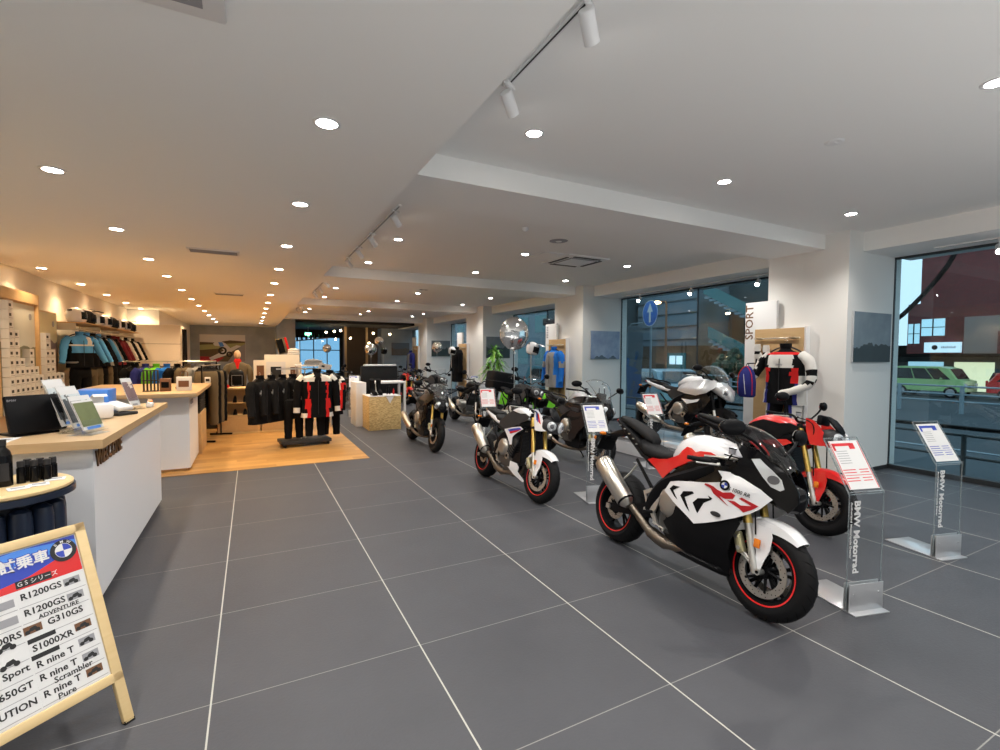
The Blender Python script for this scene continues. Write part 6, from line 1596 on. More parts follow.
# racing suit
def suitfn(c):
    if c.z > -.12: return 2 if c.z < -.095 else 1
    if abs(c.x) < .15 and -.30 < c.z: return 0
    if abs(c.x) > .20: return 1 if c.z > -.36 else 0
    if .125 < abs(c.x) and -.46 < c.z < -.30: return 2
    if .165 < abs(c.x) < .20 and c.z < -.42: return 3
    return 1
M['suitprint'] = M['cloth_white']
t = jacket('white, black, red and blue leather racing suit on the SPORT panel', (7.52, 4.66, 1.98), -PI / 2, ['cloth_white', 'cloth_black', 'cloth_red', 'cloth_navy'], suitfn, 'suit', None, 1.30, .62, True, 'racing_suit',
           armfn=lambda c, sd: (1 if (sd < 0 and c.z < -.16 and c.z > -.40 and c.x > sd * .31) or (abs(c.z + .33) < .03) or (abs(c.z + .44) < .02) else 0))
t['category'] = 'racing suit'
for sd in (-1, 1):
    g = G(); Q = spline([(sd * .10, 0, -.60), (sd * .12, -.01, -.80), (sd * .13, -.03, -1.02), (sd * .13, -.02, -1.25)], 4); g.tube(Q, [.105 - .04 * i / (len(Q) - 1) for i in range(len(Q))], 16)
    recolour(g, lambda c: 0 if abs(c.x) > .15 else (3 if abs(c.x) > .12 else 1)); g.build('leg', ['cloth_white', 'cloth_black', 'cloth_red', 'cloth_navy'], t, 60)
g = G(); A = frame((0, -.125, -.245), (1, 0, 0), (0, 0, 1)); add_text(g, 'BMW', .035, A, 0, .001, 'CENTER', .0006)
A = Matrix.Translation((.285, -.175, -.53)) @ Matrix.Rotation(.9, 4, 'Y'); g.build('lettering', ['greyink'], t)
def bluejk(c): return 1 if abs(c.x) < .13 and c.z < -.10 else (1 if c.z < -.56 and abs(c.x) < .2 else 0)
jacket('blue and grey riding jacket on the panel at the second pillar', (7.50, 11.18, 2.02), -PI / 2, ['cloth_blue', 'cloth_grey', 'cloth_black'], bluejk, 'down', None, 1.38, .70, armfn=lambda c, sd: 1 if -.42 < c.z < -.30 else 0)
trousers('grey riding trousers under the blue jacket at the second pillar', (7.52, 11.18, 1.12), -PI / 2, ['cloth_brown'], None, None, 1.0, .85)
jacket('long dark grey coat on the panel at the third pillar', (7.45, 18.15, 2.10), -PI / 2, ['cloth_black', 'greypl'], None, 'down', None, 1.45, .86)
jacket('blue and grey jacket on the panel at the fourth pillar', (7.45, 24.5, 2.0), -PI / 2, ['cloth_navy', 'cloth_grey'], bluejk, 'down', None, 1.45, .78)
def glove(label, loc, rz):
    t = thing('glove', label, 'glove', loc, (0, 0, rz), 'white and black gloves on the SPORT panel')
    g = G(); g.loft([zring(z, hw, hd, 18, 2.6) for z, hw, hd in ((0, .045, .03), (-.06, .058, .034), (-.12, .050, .028), (-.17, .055, .026), (-.24, .058, .024), (-.25, .05, .02))])
    recolour(g, lambda c: 1 if -.17 < c.z < -.10 else 0); g.build('palm', ['cloth_white', 'cloth_black'], t, 60)
    for k, (x, l) in enumerate(((-.042, .085), (-.014, .10), (.014, .095), (.042, .075))):
        G().tube([(x, 0, -.235), (x * 1.05, -.008, -.235 - l * .6), (x * 1.02, -.022, -.235 - l)], [.014, .0135, .011], 10).build('finger', ['cloth_black' if k % 2 else 'cloth_white'], t, 60)
    G().tube([(.05, 0, -.15), (.078, -.01, -.20), (.082, -.02, -.245)], [.017, .015, .012], 10).build('thumb', ['cloth_white'], t, 60)
    return t
glove('white and black glove, left of the pair hanging on the SPORT panel', (7.62, 5.20, 2.00), -PI / 2); glove('white and black glove, right of the pair hanging on the SPORT panel', (7.62, 5.05, 1.98), -PI / 2 + .2)
t = thing('backpack', 'purple-blue backpack with pink piping hanging beside the SPORT panel', 'backpack', (7.28, 5.14, 1.12), (0, 0, -PI / 2))
g = G(); g.loft([zring(z, hw, hd, 24, 2.8) for z, hw, hd in ((0, .11, .06), (.03, .135, .085), (.25, .135, .09), (.40, .11, .075), (.50, .05, .04), (.515, .02, .02))]); g.build('body', ['cloth_navy'], t, 60)
g = G(); g.tube(spline([(-.125, -.05, .04), (-.13, -.06, .25), (-.10, -.055, .41), (0, -.04, .51), (.10, -.055, .41), (.13, -.06, .25), (.125, -.05, .04)], 4), .006, 6); g.build('piping', ['redpaint'], t)
g = G(); g.tube([(.03, -.085, .05), (.01, -.092, .25), (-.01, -.082, .38)], .005, 6); g.build('seam', ['paper'], t)
G().tube(spline([(-.03, 0, .50), (0, 0, .56), (.03, 0, .50)], 5), .006, 6).cyl((0, .09, .555), (0, -.0, .555), .01, n=8).cyl((0, .09, .555), (0, .34, .555), .01, n=8).build('strap', ['greypl'], t)
# helmets on slim poles
def helmet_pole(label, x, y, z, mk_, pk=False, rz=0):
    t = thing('helmet_stand', 'slim steel pole holding ' + label, 'stand', (x, y, 0))
    G().lathe([(0, 0), (.15, 0), (.15, .008), (.02, .016), (0, .016)], n=28).build('base', ['steel'], t); G().cyl((0, 0, .01), (0, 0, z - .02), .010, n=12).build('pole', ['steel'], t)
    G().lathe([(0, z - .02), (.08, z - .02), (.07, z + .03), (0, z + .05)], n=20).build('cap', ['greypl'], t)
    hh = helmet(label[0].lower() + label[1:], (x, y, z), rz, mk_, 'blackgloss', None, 1.08, pk); hh.rotation_euler = (.28, 0, rz)
helmet_pole('the white and black helmet tilted in front of the blue jacket', 5.95, 9.85, 1.83, 'whitepaint', True, .6)
helmet_pole('the white round helmet beside the dark coat', 6.75, 17.0, 1.83, 'whitepaint', False, .3)
helmet_pole('the black helmet in front of the dark far wall', 5.2, 21.2, 1.85, 'blackgloss', False, .2)
# green cloth and covered table behind the second row
t = thing('draped_table', 'low table draped in lime green and black cloth near the second window', 'table', (6.75, 11.35, 0), (0, 0, 0), None, .8)
for sx in (-.5, .5):
    for sy in (-.8, .8): G().cyl((sx, sy, 0), (sx, sy, .9), .02, n=10).build('leg', ['steel'], t)
g = G(); g.loft([[(x, y, z + .02 * math.sin(i * 1.7)) for i, (x, y) in enumerate([(-w, -l), (-w * .3, -l * 1.02), (w * .3, -l * .99), (w, -l), (w * 1.02, 0), (w, l), (0, l), (-w, l), (-w * 1.03, 0)])] for w, l, z in ((.62, .95, .52), (.58, .90, .80), (.56, .88, .95), (.50, .80, .985))]); g.build('green_cloth', ['cloth_green'], t, 60)
g = G(); g.loft([[(x, y, z) for x, y in [(-w, -l), (0, -l * .8), (w, -l), (w, l), (-w, l)]] for w, l, z in ((.585, .88, .96), (.50, .80, 1.04), (.2, .5, 1.14))]); g.build('black_cover', ['cloth_black'], t, 60)

# ------------------------------------------------------------------ plant
t = thing('potted_plant', 'leafy green potted dracaena between the second and third pillars', 'plant', (6.42, 12.75, 0))
G().lathe([(0, 0), (.17, 0), (.22, .42), (.24, .44), (.21, .45), (.19, .40), (0, .40)], n=32).build('pot', ['terracotta'], t)
for k, (bx_, by_, hz) in enumerate(((0, 0, 1.95), (.10, .05, 1.60), (-.10, .03, 1.45), (.03, -.08, 1.25))):
    G().tube(spline([(bx_ * .4, by_ * .4, .40), (bx_, by_, hz * .6), (bx_ * 1.6, by_ * 1.6, hz)], 4), [.022] * 5 + [.016] * 4, 10).build('stem', ['brown'], t)
g = G()
for (cx, cy, hz) in ((0, 0, 1.95), (.16, .08, 1.60), (-.16, .05, 1.45), (.05, -.13, 1.25)):
    for q in range(46):
        a = random.uniform(0, 2 * PI); el = random.uniform(-.5, 1.25); L = random.uniform(.26, .44); d = Vector((math.cos(a) * math.cos(el), math.sin(a) * math.cos(el), math.sin(el)))
        o_ = Vector((cx, cy, hz + random.uniform(-.22, .05))); sdv = Vector((-math.sin(a), math.cos(a), 0)); up = d.cross(sdv)
        pts = []
        for i in range(7):
            u = i / 6; c = o_ + d * L * u + Vector((0, 0, -.55 * L * u * u)); wv = .030 * math.sin(PI * min(1, .12 + u * .88)) ** .7
            pts += [c - sdv * wv, c + Vector((0, 0, -.006)), c + sdv * wv]
        g.add(pts, [(i * 3 + j, i * 3 + j + 1, i * 3 + j + 4, i * 3 + j + 3) for i in range(6) for j in (0, 1)])
g.build('leaves', ['leaf'], t, 80)

# ------------------------------------------------------------------ foil balloons
def balloon(label, x, y, z, r, zb, zbx=None):
    t = thing('foil_balloon', label, 'balloon', (x, y, z), (0, 0, random.uniform(-.6, .2)), None)
    n = 36; vs = []; rows_ = 9
    prof = [(0, .42), (.3, .40), (.6, .33), (.8, .24), (.92, .14), (.985, .05), (1.0, 0), (.985, -.05), (.92, -.14), (.8, -.24), (.6, -.33), (.3, -.40), (0, -.42)]
    for (pr_, ph) in prof:
        for j in range(n):
            a = 2 * PI * j / n; wr = 1 + (.022 * math.sin(a * 15) if abs(ph) < .2 else 0)
            vs.append((pr_ * r * wr * math.cos(a), ph * r * (1 + .05 * math.sin(a * 15) * pr_), pr_ * r * wr * math.sin(a)))
    m = len(prof); g = G().add(vs, [(i * n + j, (i + 1) * n + j, (i + 1) * n + (j + 1) % n, i * n + (j + 1) % n) for i in range(m - 1) for j in range(n)])
    g.tube([(0, 0, -r), (0, 0, -r * 1.12), (0, 0, -r * 1.22)], [.012, .006, .016], 8); g.build('foil', ['foil'], t, 70)
    g = G(); g.cyl((0, 0, -r * 1.18), (0, 0, zb - z), .0022, n=6); g.build('string', ['white'], t)
    g = G(); g.cyl((0, 0, zb - z), (0, 0, zb - z + .05), .022, n=12); g.build('weight', ['greypl'], t)
balloon('large silver foil balloon tied to the white unfaired motorcycle', 3.04, 5.45, 2.075, .215, 1.16)
balloon('silver foil balloon in front of the fourth pillar picture', 5.99, 16.5, 2.08, .19, 0)
balloon('silver foil balloon before the far blue windows and price sheet', 3.62, 16.5, 1.98, .20, 0)
balloon('small silver foil balloon higher up before the dark far wall', 4.49, 19.0, 2.33, .17, 0)
balloon('small silver foil balloon left of the far window post', 3.2, 24.0, 2.08, .20, 0)

# ------------------------------------------------------------------ box with boots by the third motorcycle
t = thing('display_plinth', 'square strand-board plinth with boots left of the black motorcycle', 'plinth', (2.82, 11.72, 0)); G().bx(-.38, .38, -.37, .37, 0, .80, bev=.003).build('body', ['osb'], t); G().bx(-.385, .385, -.375, .375, .80, .812).build('top_sheet', ['white'], t)
t = thing('display_plinth', 'tall white panel plinth behind the strand-board plinth', 'plinth', (2.42, 12.50, 0)); G().bx(-.13, .12, -.36, .36, 0, 1.10, bev=.003).build('body', ['white'], t)
def boot(label, loc, rz):
    t = thing('boot', label, 'boot', loc, (0, 0, rz), 'pair of black boots on the strand-board plinth')
    G().loft([ring(y, .0, w, .022, 0.0, 14, 3) for y, w in ((-.17, .03), (-.14, .048), (0, .042), (.10, .042), (.13, .03))]).build('sole', ['rubber'], t)
    G().tube(spline([(0, -.15, .045), (0, -.08, .06), (0, .02, .09), (0, .07, .18), (0, .07, .34), (0, .06, .38)], 4), [.03, .04, .046, .048, .05] + [.052] * 4 + [.056] * 4 + [.06] * 4 + [.066] * 4, 18).build('upper', ['cloth_black'], t, 60)
    return t
boot('black riding boot, left of the pair on the strand-board plinth', (2.60, 11.62, .813), .2); boot('black riding boot, right of the pair on the strand-board plinth', (2.76, 11.68, .813), .1)
t = thing('pennant', 'small white triangular pennant over the strand-board plinth edge', 'pennant', (2.93, 11.335, .79)); G().prism([(-.10, .02), (.10, .02), (0, -.16)], -.004, .004, 'xz').build('cloth', ['paper'], t); G().box((0, .06, .026), (.24, .15, .006)).build('top_flap', ['paper'], t)
t = thing('white_table', 'small white table behind the strand-board plinth', 'table', (3.25, 12.75, 0)); G().bx(-.40, .40, -.3, .3, 1.04, 1.09, bev=.005).build('top', ['white'], t)
for sx in (-.37, .37):
    for sy in (-.27, .27): G().bx(sx - .025, sx + .025, sy - .025, sy + .025, 0, 1.04).build('leg', ['white'], t)
for k, (x, mk_, h) in enumerate(((2.98, 'blackgloss', .17), (3.04, 'blackgloss', .20), (3.14, 'redlens', .14))):
    o = G().lathe([(0, 0), (.022, 0), (.022, h * .7), (.010, h * .82), (.010, h), (0, h)], n=18).build('care_bottle', [mk_]); o.location = (x, 11.80, .813)
    tag(o, ['small black bottle on the strand-board plinth, shorter', 'small black bottle on the strand-board plinth, taller', 'small dark red bottle on the strand-board plinth'][k], 'bottle')
t = thing('sofa_chair', 'black leather bench seat behind the strand-board plinth', 'seat', (3.45, 14.3, 0)); G().bx(-.55, .55, -.35, .35, .35, .60, bev=.05).build('seat', ['seat'], t); G().bx(-.55, .55, .22, .40, .55, 1.45, bev=.05).build('backrest', ['seat'], t); G().bx(-.5, .5, -.3, .3, 0, .35, bev=.01).build('base', ['blacksat'], t); G().bx(-.45, .50, .2, .42, 1.45, 1.50, bev=.01).build('white_top', ['white'], t)
# exit sign and small fittings in the dark far room
t = thing('exit_sign', 'small green lit exit sign hanging in the dark far room', 'exit sign', (3.02, 30.5, 2.98)); G().bx(-.20, .20, -.02, .02, -.12, .12, bev=.01).bx(-.01, .01, -.01, .01, .12, .44).build('housing', ['white'], t)
M['exit'] = mat('exit_green', (.0, .5, .2), .5, emit=(.15, .9, .45), es=2.5)
g = G().bx(-.17, .17, -.025, -.021, -.09, .09); g.build('lit_panel', ['exit'], t)
M['bulb'] = mat('bulb_glow', (1, .8, .5), .5, emit=(1, .72, .40), es=9)
for k, (x, y, z) in enumerate(((4.2, 28.5, 3.10), (4.55, 28.5, 3.16), (3.9, 29.5, 3.08), (5.0, 28.0, 2.72), (4.65, 31.0, 2.75), (6.4, 28.5, 3.05), (7.3, 28.2, 3.0), (6.0, 27.8, 2.45))):
    t = thing('pendant_lamp', 'small warm pendant bulb in the dark far room, %s of the cluster' % NTH[k], 'lamp', (x, y, z), (0, 0, 0), 'pendant bulbs in the dark far room')
    G().ball((0, 0, 0), .06, 16).build('bulb', ['bulb'], t); G().cyl((0, 0, .05), (0, 0, .12), .028, n=12).cyl((0, 0, .12), (0, 0, 3.42 - z), .005, n=6).build('cord', ['blackmatt'], t)
t = thing('hanging_canopy', 'dark slatted hanging canopy with lit orange underside in the far room', 'canopy', (3.05, 29.3, 2.62), (0, -.12, 0)); G().bx(-.95, .95, -.3, .3, 0, .05).build('underside', ['brown'], t)
for k in range(7): G().bx(-.75 + k * .24, -.68 + k * .24, -.25, .25, .05, .30).build('upright', ['blackmatt'], t)
G().cyl((-.6, 0, .05), (-.6, 0, .72), .008, n=6).cyl((.6, 0, .05), (.6, 0, .86), .008, n=6).build('cable', ['blackmatt'], t)
t = thing('column', 'bright timber-clad post in the dark far room', 'post', (4.35 + .55, 29.0, 0)); G().bx(-.06, .06, -.06, .06, 0, 3.42).build('post', ['oakv'], t)
t = thing('column', 'second bright timber-clad post against the brown far wall', 'post', (6.2, 29.4, 0)); G().bx(-.06, .06, -.06, .06, 0, 3.42).build('post', ['oakv'], t)

# ------------------------------------------------------------------ the street outside
def gz(x): return -.14 - .009 * max(0, x - 9.6)
def ground(name, x0, x1, y0, y1, mats, dz=0.0):
    g = G(); g.add([(x0, y0, gz(x0) + dz), (x1, y0, gz(x1) + dz), (x1, y1, gz(x1) + dz), (x0, y1, gz(x0) + dz), (x0, y0, gz(x0) + dz - .2), (x1, y0, gz(x1) + dz - .2), (x1, y1, gz(x1) + dz - .2), (x0, y1, gz(x0) + dz - .2)],
          [(0, 1, 2, 3), (4, 7, 6, 5), (0, 4, 5, 1), (1, 5, 6, 2), (2, 6, 7, 3), (3, 7, 4, 0)])
    return struct(g, name, mats)
M['asphalt'] = mat('asphalt', (.028, .042, .052), .8, noise=(.045, .06, .07), bscale=3)
M['pave'] = mat('pavement', (.035, .055, .068), .8, noise=(.05, .07, .085), bscale=5)
M['brick'] = None
def brick_mat():
    m = bpy.data.materials.new('dark_red_brick'); m.use_nodes = True; n = m.node_tree; b = n.nodes['Principled BSDF']
    tc = N(n, 'ShaderNodeTexCoord'); mp = N(n, 'ShaderNodeMapping'); mp.inputs['Rotation'].default_value = (PI / 2, 0, PI / 2); n.links.new(tc.outputs['Object'], mp.inputs[0])
    sp = N(n, 'ShaderNodeSeparateXYZ'); n.links.new(tc.outputs['Object'], sp.inputs[0]); cb = N(n, 'ShaderNodeCombineXYZ'); n.links.new(sp.outputs[1], cb.inputs[0]); n.links.new(sp.outputs[2], cb.inputs[1])
    br = N(n, 'ShaderNodeTexBrick'); n.links.new(cb.outputs[0], br.inputs['Vector']); br.inputs['Scale'].default_value = 1.6
    br.inputs['Color1'].default_value = (.22, .045, .045, 1); br.inputs['Color2'].default_value = (.15, .035, .035, 1); br.inputs['Mortar'].default_value = (.09, .04, .04, 1)
    n.links.new(br.outputs['Color'], b.inputs['Base Color']); b.inputs['Roughness'].default_value = .85; return m
M['brick'] = brick_mat()
M['concrete'] = mat('dark_concrete', (.05, .065, .07), .85, noise=(.07, .085, .09), bscale=1.5)
M['palewall'] = mat('pale_panel_wall', (.13, .17, .20), .7, noise=(.16, .20, .23), bscale=1)
M['tealglass'] = mat('teal_glass', (.04, .15, .16), .25)
M['litwin'] = mat('lit_window', (.5, .55, .4), .5, emit=(.85, .85, .55), es=.28)
M['coolwin'] = mat('pale_window', (.4, .6, .7), .2, emit=(.35, .60, .72), es=.30)
M['signface'] = mat('backlit_sign', (.5, .65, .75), .5, emit=(.55, .72, .82), es=.30)
M['signblue'] = mat('sign_blue', (.01, .13, .50), .35)
M['steelrail'] = mat('painted_rail', (.22, .29, .33), .5)
M['darkrail'] = mat('dark_railing', (.07, .09, .10), .4, .3)
M['beigewall'] = mat('beige_render', (.30, .24, .22), .8)
M['greencar'] = mat('lime_car_paint', (.38, .62, .26), .3, coat=.7)
M['bluecar'] = mat('pale_blue_car_paint', (.28, .42, .50), .3, coat=.7)
M['tealcar'] = mat('teal_car_paint', (.10, .38, .50), .3, coat=.7)
M['carglass'] = mat('car_glass', (.02, .03, .035), .08, coat=1)
M['bannerblue'] = mat('banner_blue', (.04, .14, .36), .6)
M['sodium'] = mat('street_lamp_glow', (1, .6, .3), .5, emit=(1, .45, .18), es=8)
M['redlight'] = mat('red_signal_glow', (1, .1, .1), .5, emit=(1, .04, .06), es=6)
M['foliage'] = mat('dark_foliage', (.01, .035, .022), .8, noise=(.03, .07, .04), bscale=5)
ground('pavement_near', 9.32, 13.1, -8, 60, ['pave'])
ground('road', 13.1, 35.5, -8, 60, ['asphalt'], -.02)
ground('pavement_far', 35.5, 80, -8, 80, ['pave'])
ground('trim_road_line', 13.25, 13.40, -8, 60, ['steelrail'], .003)
ground('trim_kerb', 17.6, 17.9, -8, 60, ['blackmatt'], .06)
def guard_rail(label, x, y0, y1, hs, sp, mk_, r=.03, pr_=.04):
    t = thing('guard_rail', label, 'railing', (x, (y0 + y1) / 2, gz(x))); L = y1 - y0
    for h in hs: G().cyl((0, -L / 2, h), (0, L / 2, h), r, n=10).build('rail', [mk_], t)
    k = int(L / sp)
    for i in range(k + 1): G().cyl((0, -L / 2 + i * sp, -.02), (0, -L / 2 + i * sp, max(hs) + .02), pr_, n=10).build('post', [mk_], t)
    return t
guard_rail('dark pipe railing on the pavement just outside the near window', 10.0, .4, 16.4, (.36, .70), 1.45, 'darkrail', .024, .035)
t = guard_rail('white guard rail on the far side of the road by the green car', 23.0, 2.0, 24.0, (.42, .68, .98), 1.9, 'steelrail', .035, .07)
# cars
def car(label, loc, rz, paint, L=3.5, H=1.65, kind='van'):
    t = thing('car', label, 'car', loc, (0, 0, rz)); W_ = .80
    if kind == 'van': P = [(-L / 2, .35), (-L / 2, .9), (-L / 2 + .12, H - .10), (-L / 2 + .35, H), (L * .18, H), (L * .30, H - .12), (L * .40, 1.02), (L * .49, .92), (L / 2, .60), (L / 2, .35)]
    else: P = [(-L / 2, .38), (-L / 2, .80), (-L / 2 + .10, .95), (-L / 2 + .38, H - .08), (-L / 2 + .75, H), (L * .05, H - .02), (L * .22, .98), (L * .46, .86), (L / 2, .62), (L / 2, .38)]
    g = G(); n_ = len(P)
    g.loft([[(x, (y) * k, .35 + (z - .35) * (1 - .02 * (1 - k))) for y, z in P] for x, k in ((-W_, .965), (-W_ + .08, 1.0), (W_ - .08, 1.0), (W_, .965))]); g.build('body', [paint], t, 30)
    hz = H - .10
    wq = [(-L * .40, .98), (-L * .385, hz), (L * .17, hz), (L * .33, .98)] if kind == 'van' else [(-L * .40, .95), (-L * .30, hz - .02), (L * .05, hz - .02), (L * .20, .95)]
    for sd in (-1, 1):
        g = G()
        for a, b in ((0, .36), (.38, .70), (.72, 1)):
            lo = [wq[0][0] + (wq[3][0] - wq[0][0]) * u for u in (a, b)]; hi = [wq[1][0] + (wq[2][0] - wq[1][0]) * u for u in (a, b)]
            g.prism([(lo[0], wq[0][1]), (hi[0], wq[1][1]), (hi[1], wq[1][1]), (lo[1], wq[0][1])], sd * (W_ - .02), sd * (W_ + .006))
        g.build('side_window', ['carglass'], t)
    g = G(); g.box((0, L * .355 if kind == 'van' else L * .14, (H + .92) / 2 - .02), (1.36, .02, .62), 0, TR((0, 0, 0)) @ Matrix.Translation((0, L * .355 if kind == 'van' else L * .14, (H + .92) / 2)) @ Matrix.Rotation(.55 if kind == 'van' else .95, 4, 'X') @ Matrix.Translation((0, -(L * .355 if kind == 'van' else L * .14), -(H + .92) / 2))); g.build('windscreen', ['carglass'], t)
    G().box((0, -L / 2 + .17, (H + .95) / 2), (1.30, .03, .42), 0, Matrix.Translation((0, -L / 2 + .17, 1.25)) @ Matrix.Rotation(-.35, 4, 'X') @ Matrix.Translation((0, L / 2 - .17, -1.25))).build('rear_window', ['carglass'], t)
    for yy in (-L * .31, L * .33):
        for sd in (-1, 1):
            w = G().lathe([(.18, sd * (W_ - .14)), (.27, sd * (W_ - .14)), (.295, sd * (W_ - .10)), (.295, sd * (W_ + .0)), (.27, sd * (W_ + .03)), (.19, sd * (W_ + .02))], (0, yy, .295), 'x', 28).build('wheel', ['rubber'], t)
            g = G().lathe([(0, sd * (W_ + .01)), (.06, sd * (W_ + .02)), (.19, sd * (W_ + .015))], (0, yy, .295), 'x', 24); g.build('hub_cap', ['silverpaint'], w)
    for sd in (-1, 1):
        G().box((sd * .62, L / 2 - .03, .72), (.28, .10, .14), 0, None, .03).build('headlight', ['lens'], t)
        G().box((sd * .72, -L / 2 + .02, .85), (.12, .08, .30), 0, None, .02).build('tail_light', ['redlens'], t)
        G().box((sd * (W_ + .09), L * .22, 1.02), (.14, .08, .11), 0, None, .03).build('mirror', [paint], t)
    G().box((0, L / 2 - .0, .62), (1.0, .04, .16), 0, None, .01).build('grille', ['blackgloss'], t)
    return t
car('lime green boxy car passing outside the near window', (33.5, 12.55, gz(33.5) - .02), PI, 'greencar', 3.4, 1.66, 'van')
car('pale blue hatchback seen from behind outside the second window', (14.6, 14.3, gz(14.6) - .02), -.30, 'bluecar', 3.7, 1.50, 'hatch')
car('red car mostly cut off at the right edge behind the white rail', (33.6, 8.2, gz(33.6) - .02), PI, 'redpaint', 3.8, 1.45, 'hatch')
car('teal car parked outside between the second and third pillars', (11.7, 16.6, gz(11.7)), PI, 'tealcar', 4.2, 1.5, 'hatch')
# arrow sign, banner, street lamp, signals
t = thing('road_sign', 'round blue road sign with a white upward arrow on a pole', 'road sign', (11.0, 11.05, gz(11)), (0, 0, -PI / 2 - .20)); G().cyl((0, 0, 0), (0, 0, 3.65), .032, n=14).build('pole', ['steelrail'], t)
g = G(); g.lathe([(0, -.045), (.40, -.045), (.40, -.035), (0, -.035)], (0, 0, 3.26), 'y', 40, 0).lathe([(.385, -.047), (.40, -.047), (.40, -.045), (.385, -.045)], (0, 0, 3.26), 'y', 40, 1)
g.prism([(-.045, 2.98), (.045, 2.98), (.045, 3.30), (.15, 3.30), (0, 3.57), (-.15, 3.30), (-.045, 3.30)], -.050, -.046, 'xz', 1); g.build('sign_disc', ['signblue', 'paper'], t)
t = thing('banner_flag', 'tall blue and pale banner flag outside the second pillar', 'banner', (10.3, 10.98, gz(10.3)), (0, 0, -PI / 2 + .1)); G().tube([(-.32, .02, 0), (-.32, .02, 2.6), (-.2, .02, 2.9), (.25, .02, 2.93)], .018, 8).build('pole', ['steelrail'], t); G().cyl((-.32, .02, 0), (-.32, .02, .06), .2, n=24).build('foot', ['greypl'], t)
g = G(); g.add([(-.30, .03 * math.sin(k), .45 + k * .24) for k in range(11)] + [(.28, .03 * math.sin(k + .6), .45 + k * .24) for k in range(11)], [(k, k + 1, k + 12, k + 11) for k in range(10)], 0)
g.add([(-.305, .03 * math.sin(k) - .004, .45 + k * .24) for k in range(7)] + [(.28, .03 * math.sin(k + .6) - .004, .45 + k * .20) for k in range(7)], [(k, k + 1, k + 8, k + 7) for k in range(6)], 1)
add_text(g, 'OM WIN', .17, frame((.04, -.045, 1.75), (-.25, 0, -1), (1, 0, -.25)), 1, .002, 'CENTER', .002); add_text(g, 'PO ME', .17, frame((-.06, -.05, .95), (-.25, 0, -1), (1, 0, -.25)), 2, .002, 'CENTER', .002); g.build('cloth', ['coolwin' if False else 'palewall', 'bannerblue', 'palewall'], t, 60)
t = thing('street_lamp', 'tall street lamp with glowing orange head beyond the blue sign', 'street lamp', (15.8, 15.0, gz(15.8))); G().tube([(0, 0, 0), (0, 0, 4.2), (0, .05, 4.35)], [.06, .045, .04], 12).tube([(0, .04, 4.32), (0, .45, 4.36)], .035, 10).build('pole', ['brown'], t); G().ball((0, .55, 4.32), (.12, .24, .07), 18).build('lamp_head', ['sodium'], t)
t = thing('traffic_light', 'red traffic light above the road behind the display balloon', 'traffic light', (13.8, 20.9, 0)); G().cyl((0, .0, gz(13.8)), (0, 0, 3.7), .05, n=12).build('pole', ['steelrail'], t); G().box((0, -.12, 3.5), (1.1, .14, .36), 0, None, .08).build('housing', ['greypl'], t); G().cyl((.32, -.22, 3.5), (.32, -.19, 3.5), .13, n=24).build('red_lamp', ['redlight'], t)
# brick building opposite the near window
t = thing('brick_building', 'dark red brick building across the road from the near window', 'building', (40, 0, -.96))
t.scale = (1.11, 1.11, 1.11)
G().bx(0, 8, -14, 14.15, 2.55, 12).bx(0, 8, 14.15, 14.75, 2.55, 5.7).build('wall', ['brick'], t)
G().bx(.3, 8, -14, 19, 0, 2.55).build('ground_floor', ['concrete'], t); G().bx(.3, 8, 14.75, 17.2, 2.55, 3.2).bx(-1.4, .4, -14, 16.6, 2.50, 2.68).build('canopy', ['blackmatt'], t)
for k, yy in enumerate((13.9, 11.7, 9.6, 7.0, 4.4, 1.6)): G().bx(.24, .30, yy - .85, yy + .85, .55, 2.2).build('shop_window', ['litwin' if k in (1, 2, 4) else 'coolwin' if k == 0 else 'litwin'], t)
for k, (yy, z0, z1, hw) in enumerate(((14.42, 3.3, 4.5, .28), (13.5, 3.75, 4.75, .55), (7.6, 4.7, 5.7, .9), (4.6, 4.7, 5.7, .9))):
    w = G().bx(-.03, .02, yy - hw, yy + hw, z0, z1).build('window', ['coolwin'], t); G().bx(-.05, -.03, yy - .03, yy + .03, z0, z1).bx(-.05, -.03, yy - hw, yy + hw, (z0 + z1) / 2 - .02, (z0 + z1) / 2 + .02).build('window_bar', ['blackmatt'], w)
s_ = G().bx(-.25, -.02, 12.15, 14.0 - .2, 2.75, 3.35).build('shop_sign', ['signface'], t); g = G(); g.cyl((-.26, 13.3, 3.05), (-.252, 13.3, 3.05), .14, n=20); [g.bx(-.256, -.252, 12.95 - q * .085, 13.0 - q * .085, 3.0, 3.10 + .03 * (q % 2), 1) for q in range(8)]; g.build('lettering', ['ink', 'greyink'], s_)
G().bx(-.3, 0, 8.3, 12.0, 2.7, 4.75).build('poster_wall', ['beigewall'], t); G().bx(-.34, -.3, 8.3, 10.6, 2.7, 3.9).build('poster_print', ['brick'], t)
g = G(); g.tube(spline([(-1.5, 16.2, 3.8), (-1.5, 14.4, 5.0), (-1.5, 12.4, 7.6), (-1.5, 11.8, 9.6)], 5), .13, 8); g.build('black_cable', ['blackmatt'], t)
t = thing('tree_trunk', 'dark leaning tree trunk before the brick building, top right', 'tree', (24.6, 5.0, gz(24.6))); g = G(); g.tube(spline([(0, -1.2, 0), (0, -1.0, 3), (0, -.2, 4.6), (0, .8, 6.0), (0, 2.2, 7.6)], 4), [.30, .30, .28, .28, .27] + [.24] * 12, 12); g.build('trunk', ['blackmatt'], t)
g = G()
for q in range(60):
    c = Vector((random.uniform(-1, 1), random.uniform(-2.5, 3), random.uniform(7.2, 9.4))); g.ball(tuple(c), (random.uniform(.3, .6),) * 3, 6)
g.build('foliage', ['foliage'], t)
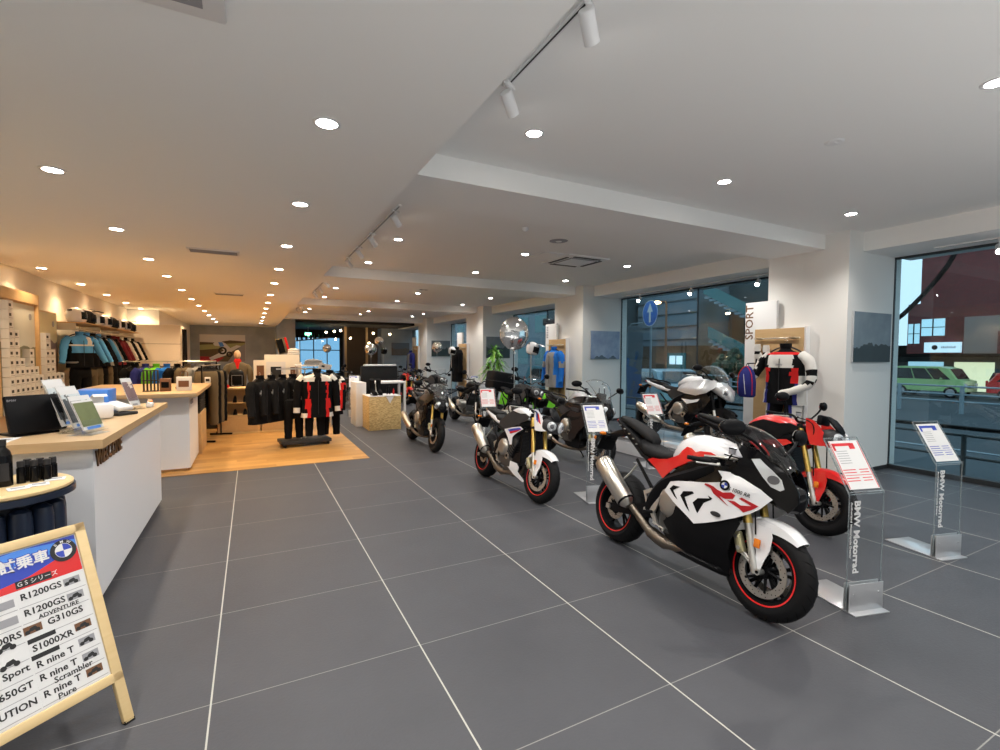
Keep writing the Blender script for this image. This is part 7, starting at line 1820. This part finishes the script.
# buildings opposite the second window
t = thing('panelled_building', 'pale panelled building behind the street lamp', 'building', (26.5, 24.6, gz(26.5)))
g = G()
g.bx(0, 6, -2.2, 3.4, 2.8, 9); g.build('wall', ['palewall'], t)
for k in range(5): G().bx(-.08, 0, -2.2, 3.4, 3.2 + k * .9, 3.28 + k * .9).build('ledge', ['concrete'], t)
G().bx(.1, 6, -2.2, 3.4, 0, 2.8).build('ground_floor', ['brown_wall'], t); G().bx(.02, .1, -1.2, .4, .4, 2.3).build('glass_door', ['tealglass'], t)
for k in (0, 1): G().bx(-.02, .02, -.95 + k * .62, -.45 + k * .62, 1.5, 2.1).build('lit_notice', ['signface'], t)
t = thing('stair_building', 'dark building with teal glass outdoor staircases outside the second window', 'building', (26.5, 19.2, gz(26.5)))
G().bx(3, 9, -1.6, 3.1, 0, 10).build('wall', ['concrete'], t); G().bx(2.9, 3.0, 1.9, 2.8, 3.0, 5.6).build('doorway', ['brown_wall'], t)
for k, (ya, za, yb, zb) in enumerate(((2.8, 6.2, -2.4, 3.4), (2.4, 3.3, -2.6, .9))):
    g = G(); g.prism([(ya, za), (ya, za + .75), (yb, zb + .75), (yb, zb)], .0, .06); g.build('glass_balustrade', ['tealglass'], t)
    n_ = 14
    for q in range(n_):
        u = q / n_; yy = ya + (yb - ya) * u; zz = za + (zb - za) * u; G().bx(.1, 1.6, yy - .5, yy, zz - .35, zz - .2).build('stair_step', ['steelrail'], t)
for k, (yy, zz) in enumerate(((2.0, 4.9), (-1.2, 5.9), (-1.2, 3.1), (2.2, 2.9), (2.0, 2.0))): G().ball((1.4, yy, zz), (.12, .16, .06), 12).build('wall_light', ['bulb'], t)
t = thing('shrub', 'dark green shrub before the outdoor staircase', 'shrub', (24.6, 18.3, gz(24.6))); g = G()
for q in range(90):
    a = random.uniform(0, 6.28); r = random.uniform(0, 1.1); g.ball((r * math.cos(a) * .6, r * math.sin(a), random.uniform(.3, 2.4) * (1 - .25 * r)), random.uniform(.18, .34), 6)
g.build('foliage', ['foliage'], t)
# row of buildings further on so that the remaining windows see a street
t = thing('far_building', 'blue-grey building seen through the third and farther windows', 'building', (24, 44, gz(24))); G().bx(0, 8, -8, 20, 0, 11).build('wall', ['palewall'], t)
for k in range(8):
    for q in range(3): G().bx(-.03, .01, -7 + k * 3.2, -5 + k * 3.2, 1.2 + q * 3, 2.8 + q * 3).build('window', ['tealglass'], t)
t = thing('far_building', 'dark low building left of the pale panelled building', 'building', (22.5, 29.6, gz(20))); G().bx(0, 5, -1.2, 5, 0, 9).build('wall', ['concrete'], t); G().bx(-.02, 0, -.6, 1.0, 1, 3).build('window', ['tealglass'], t)
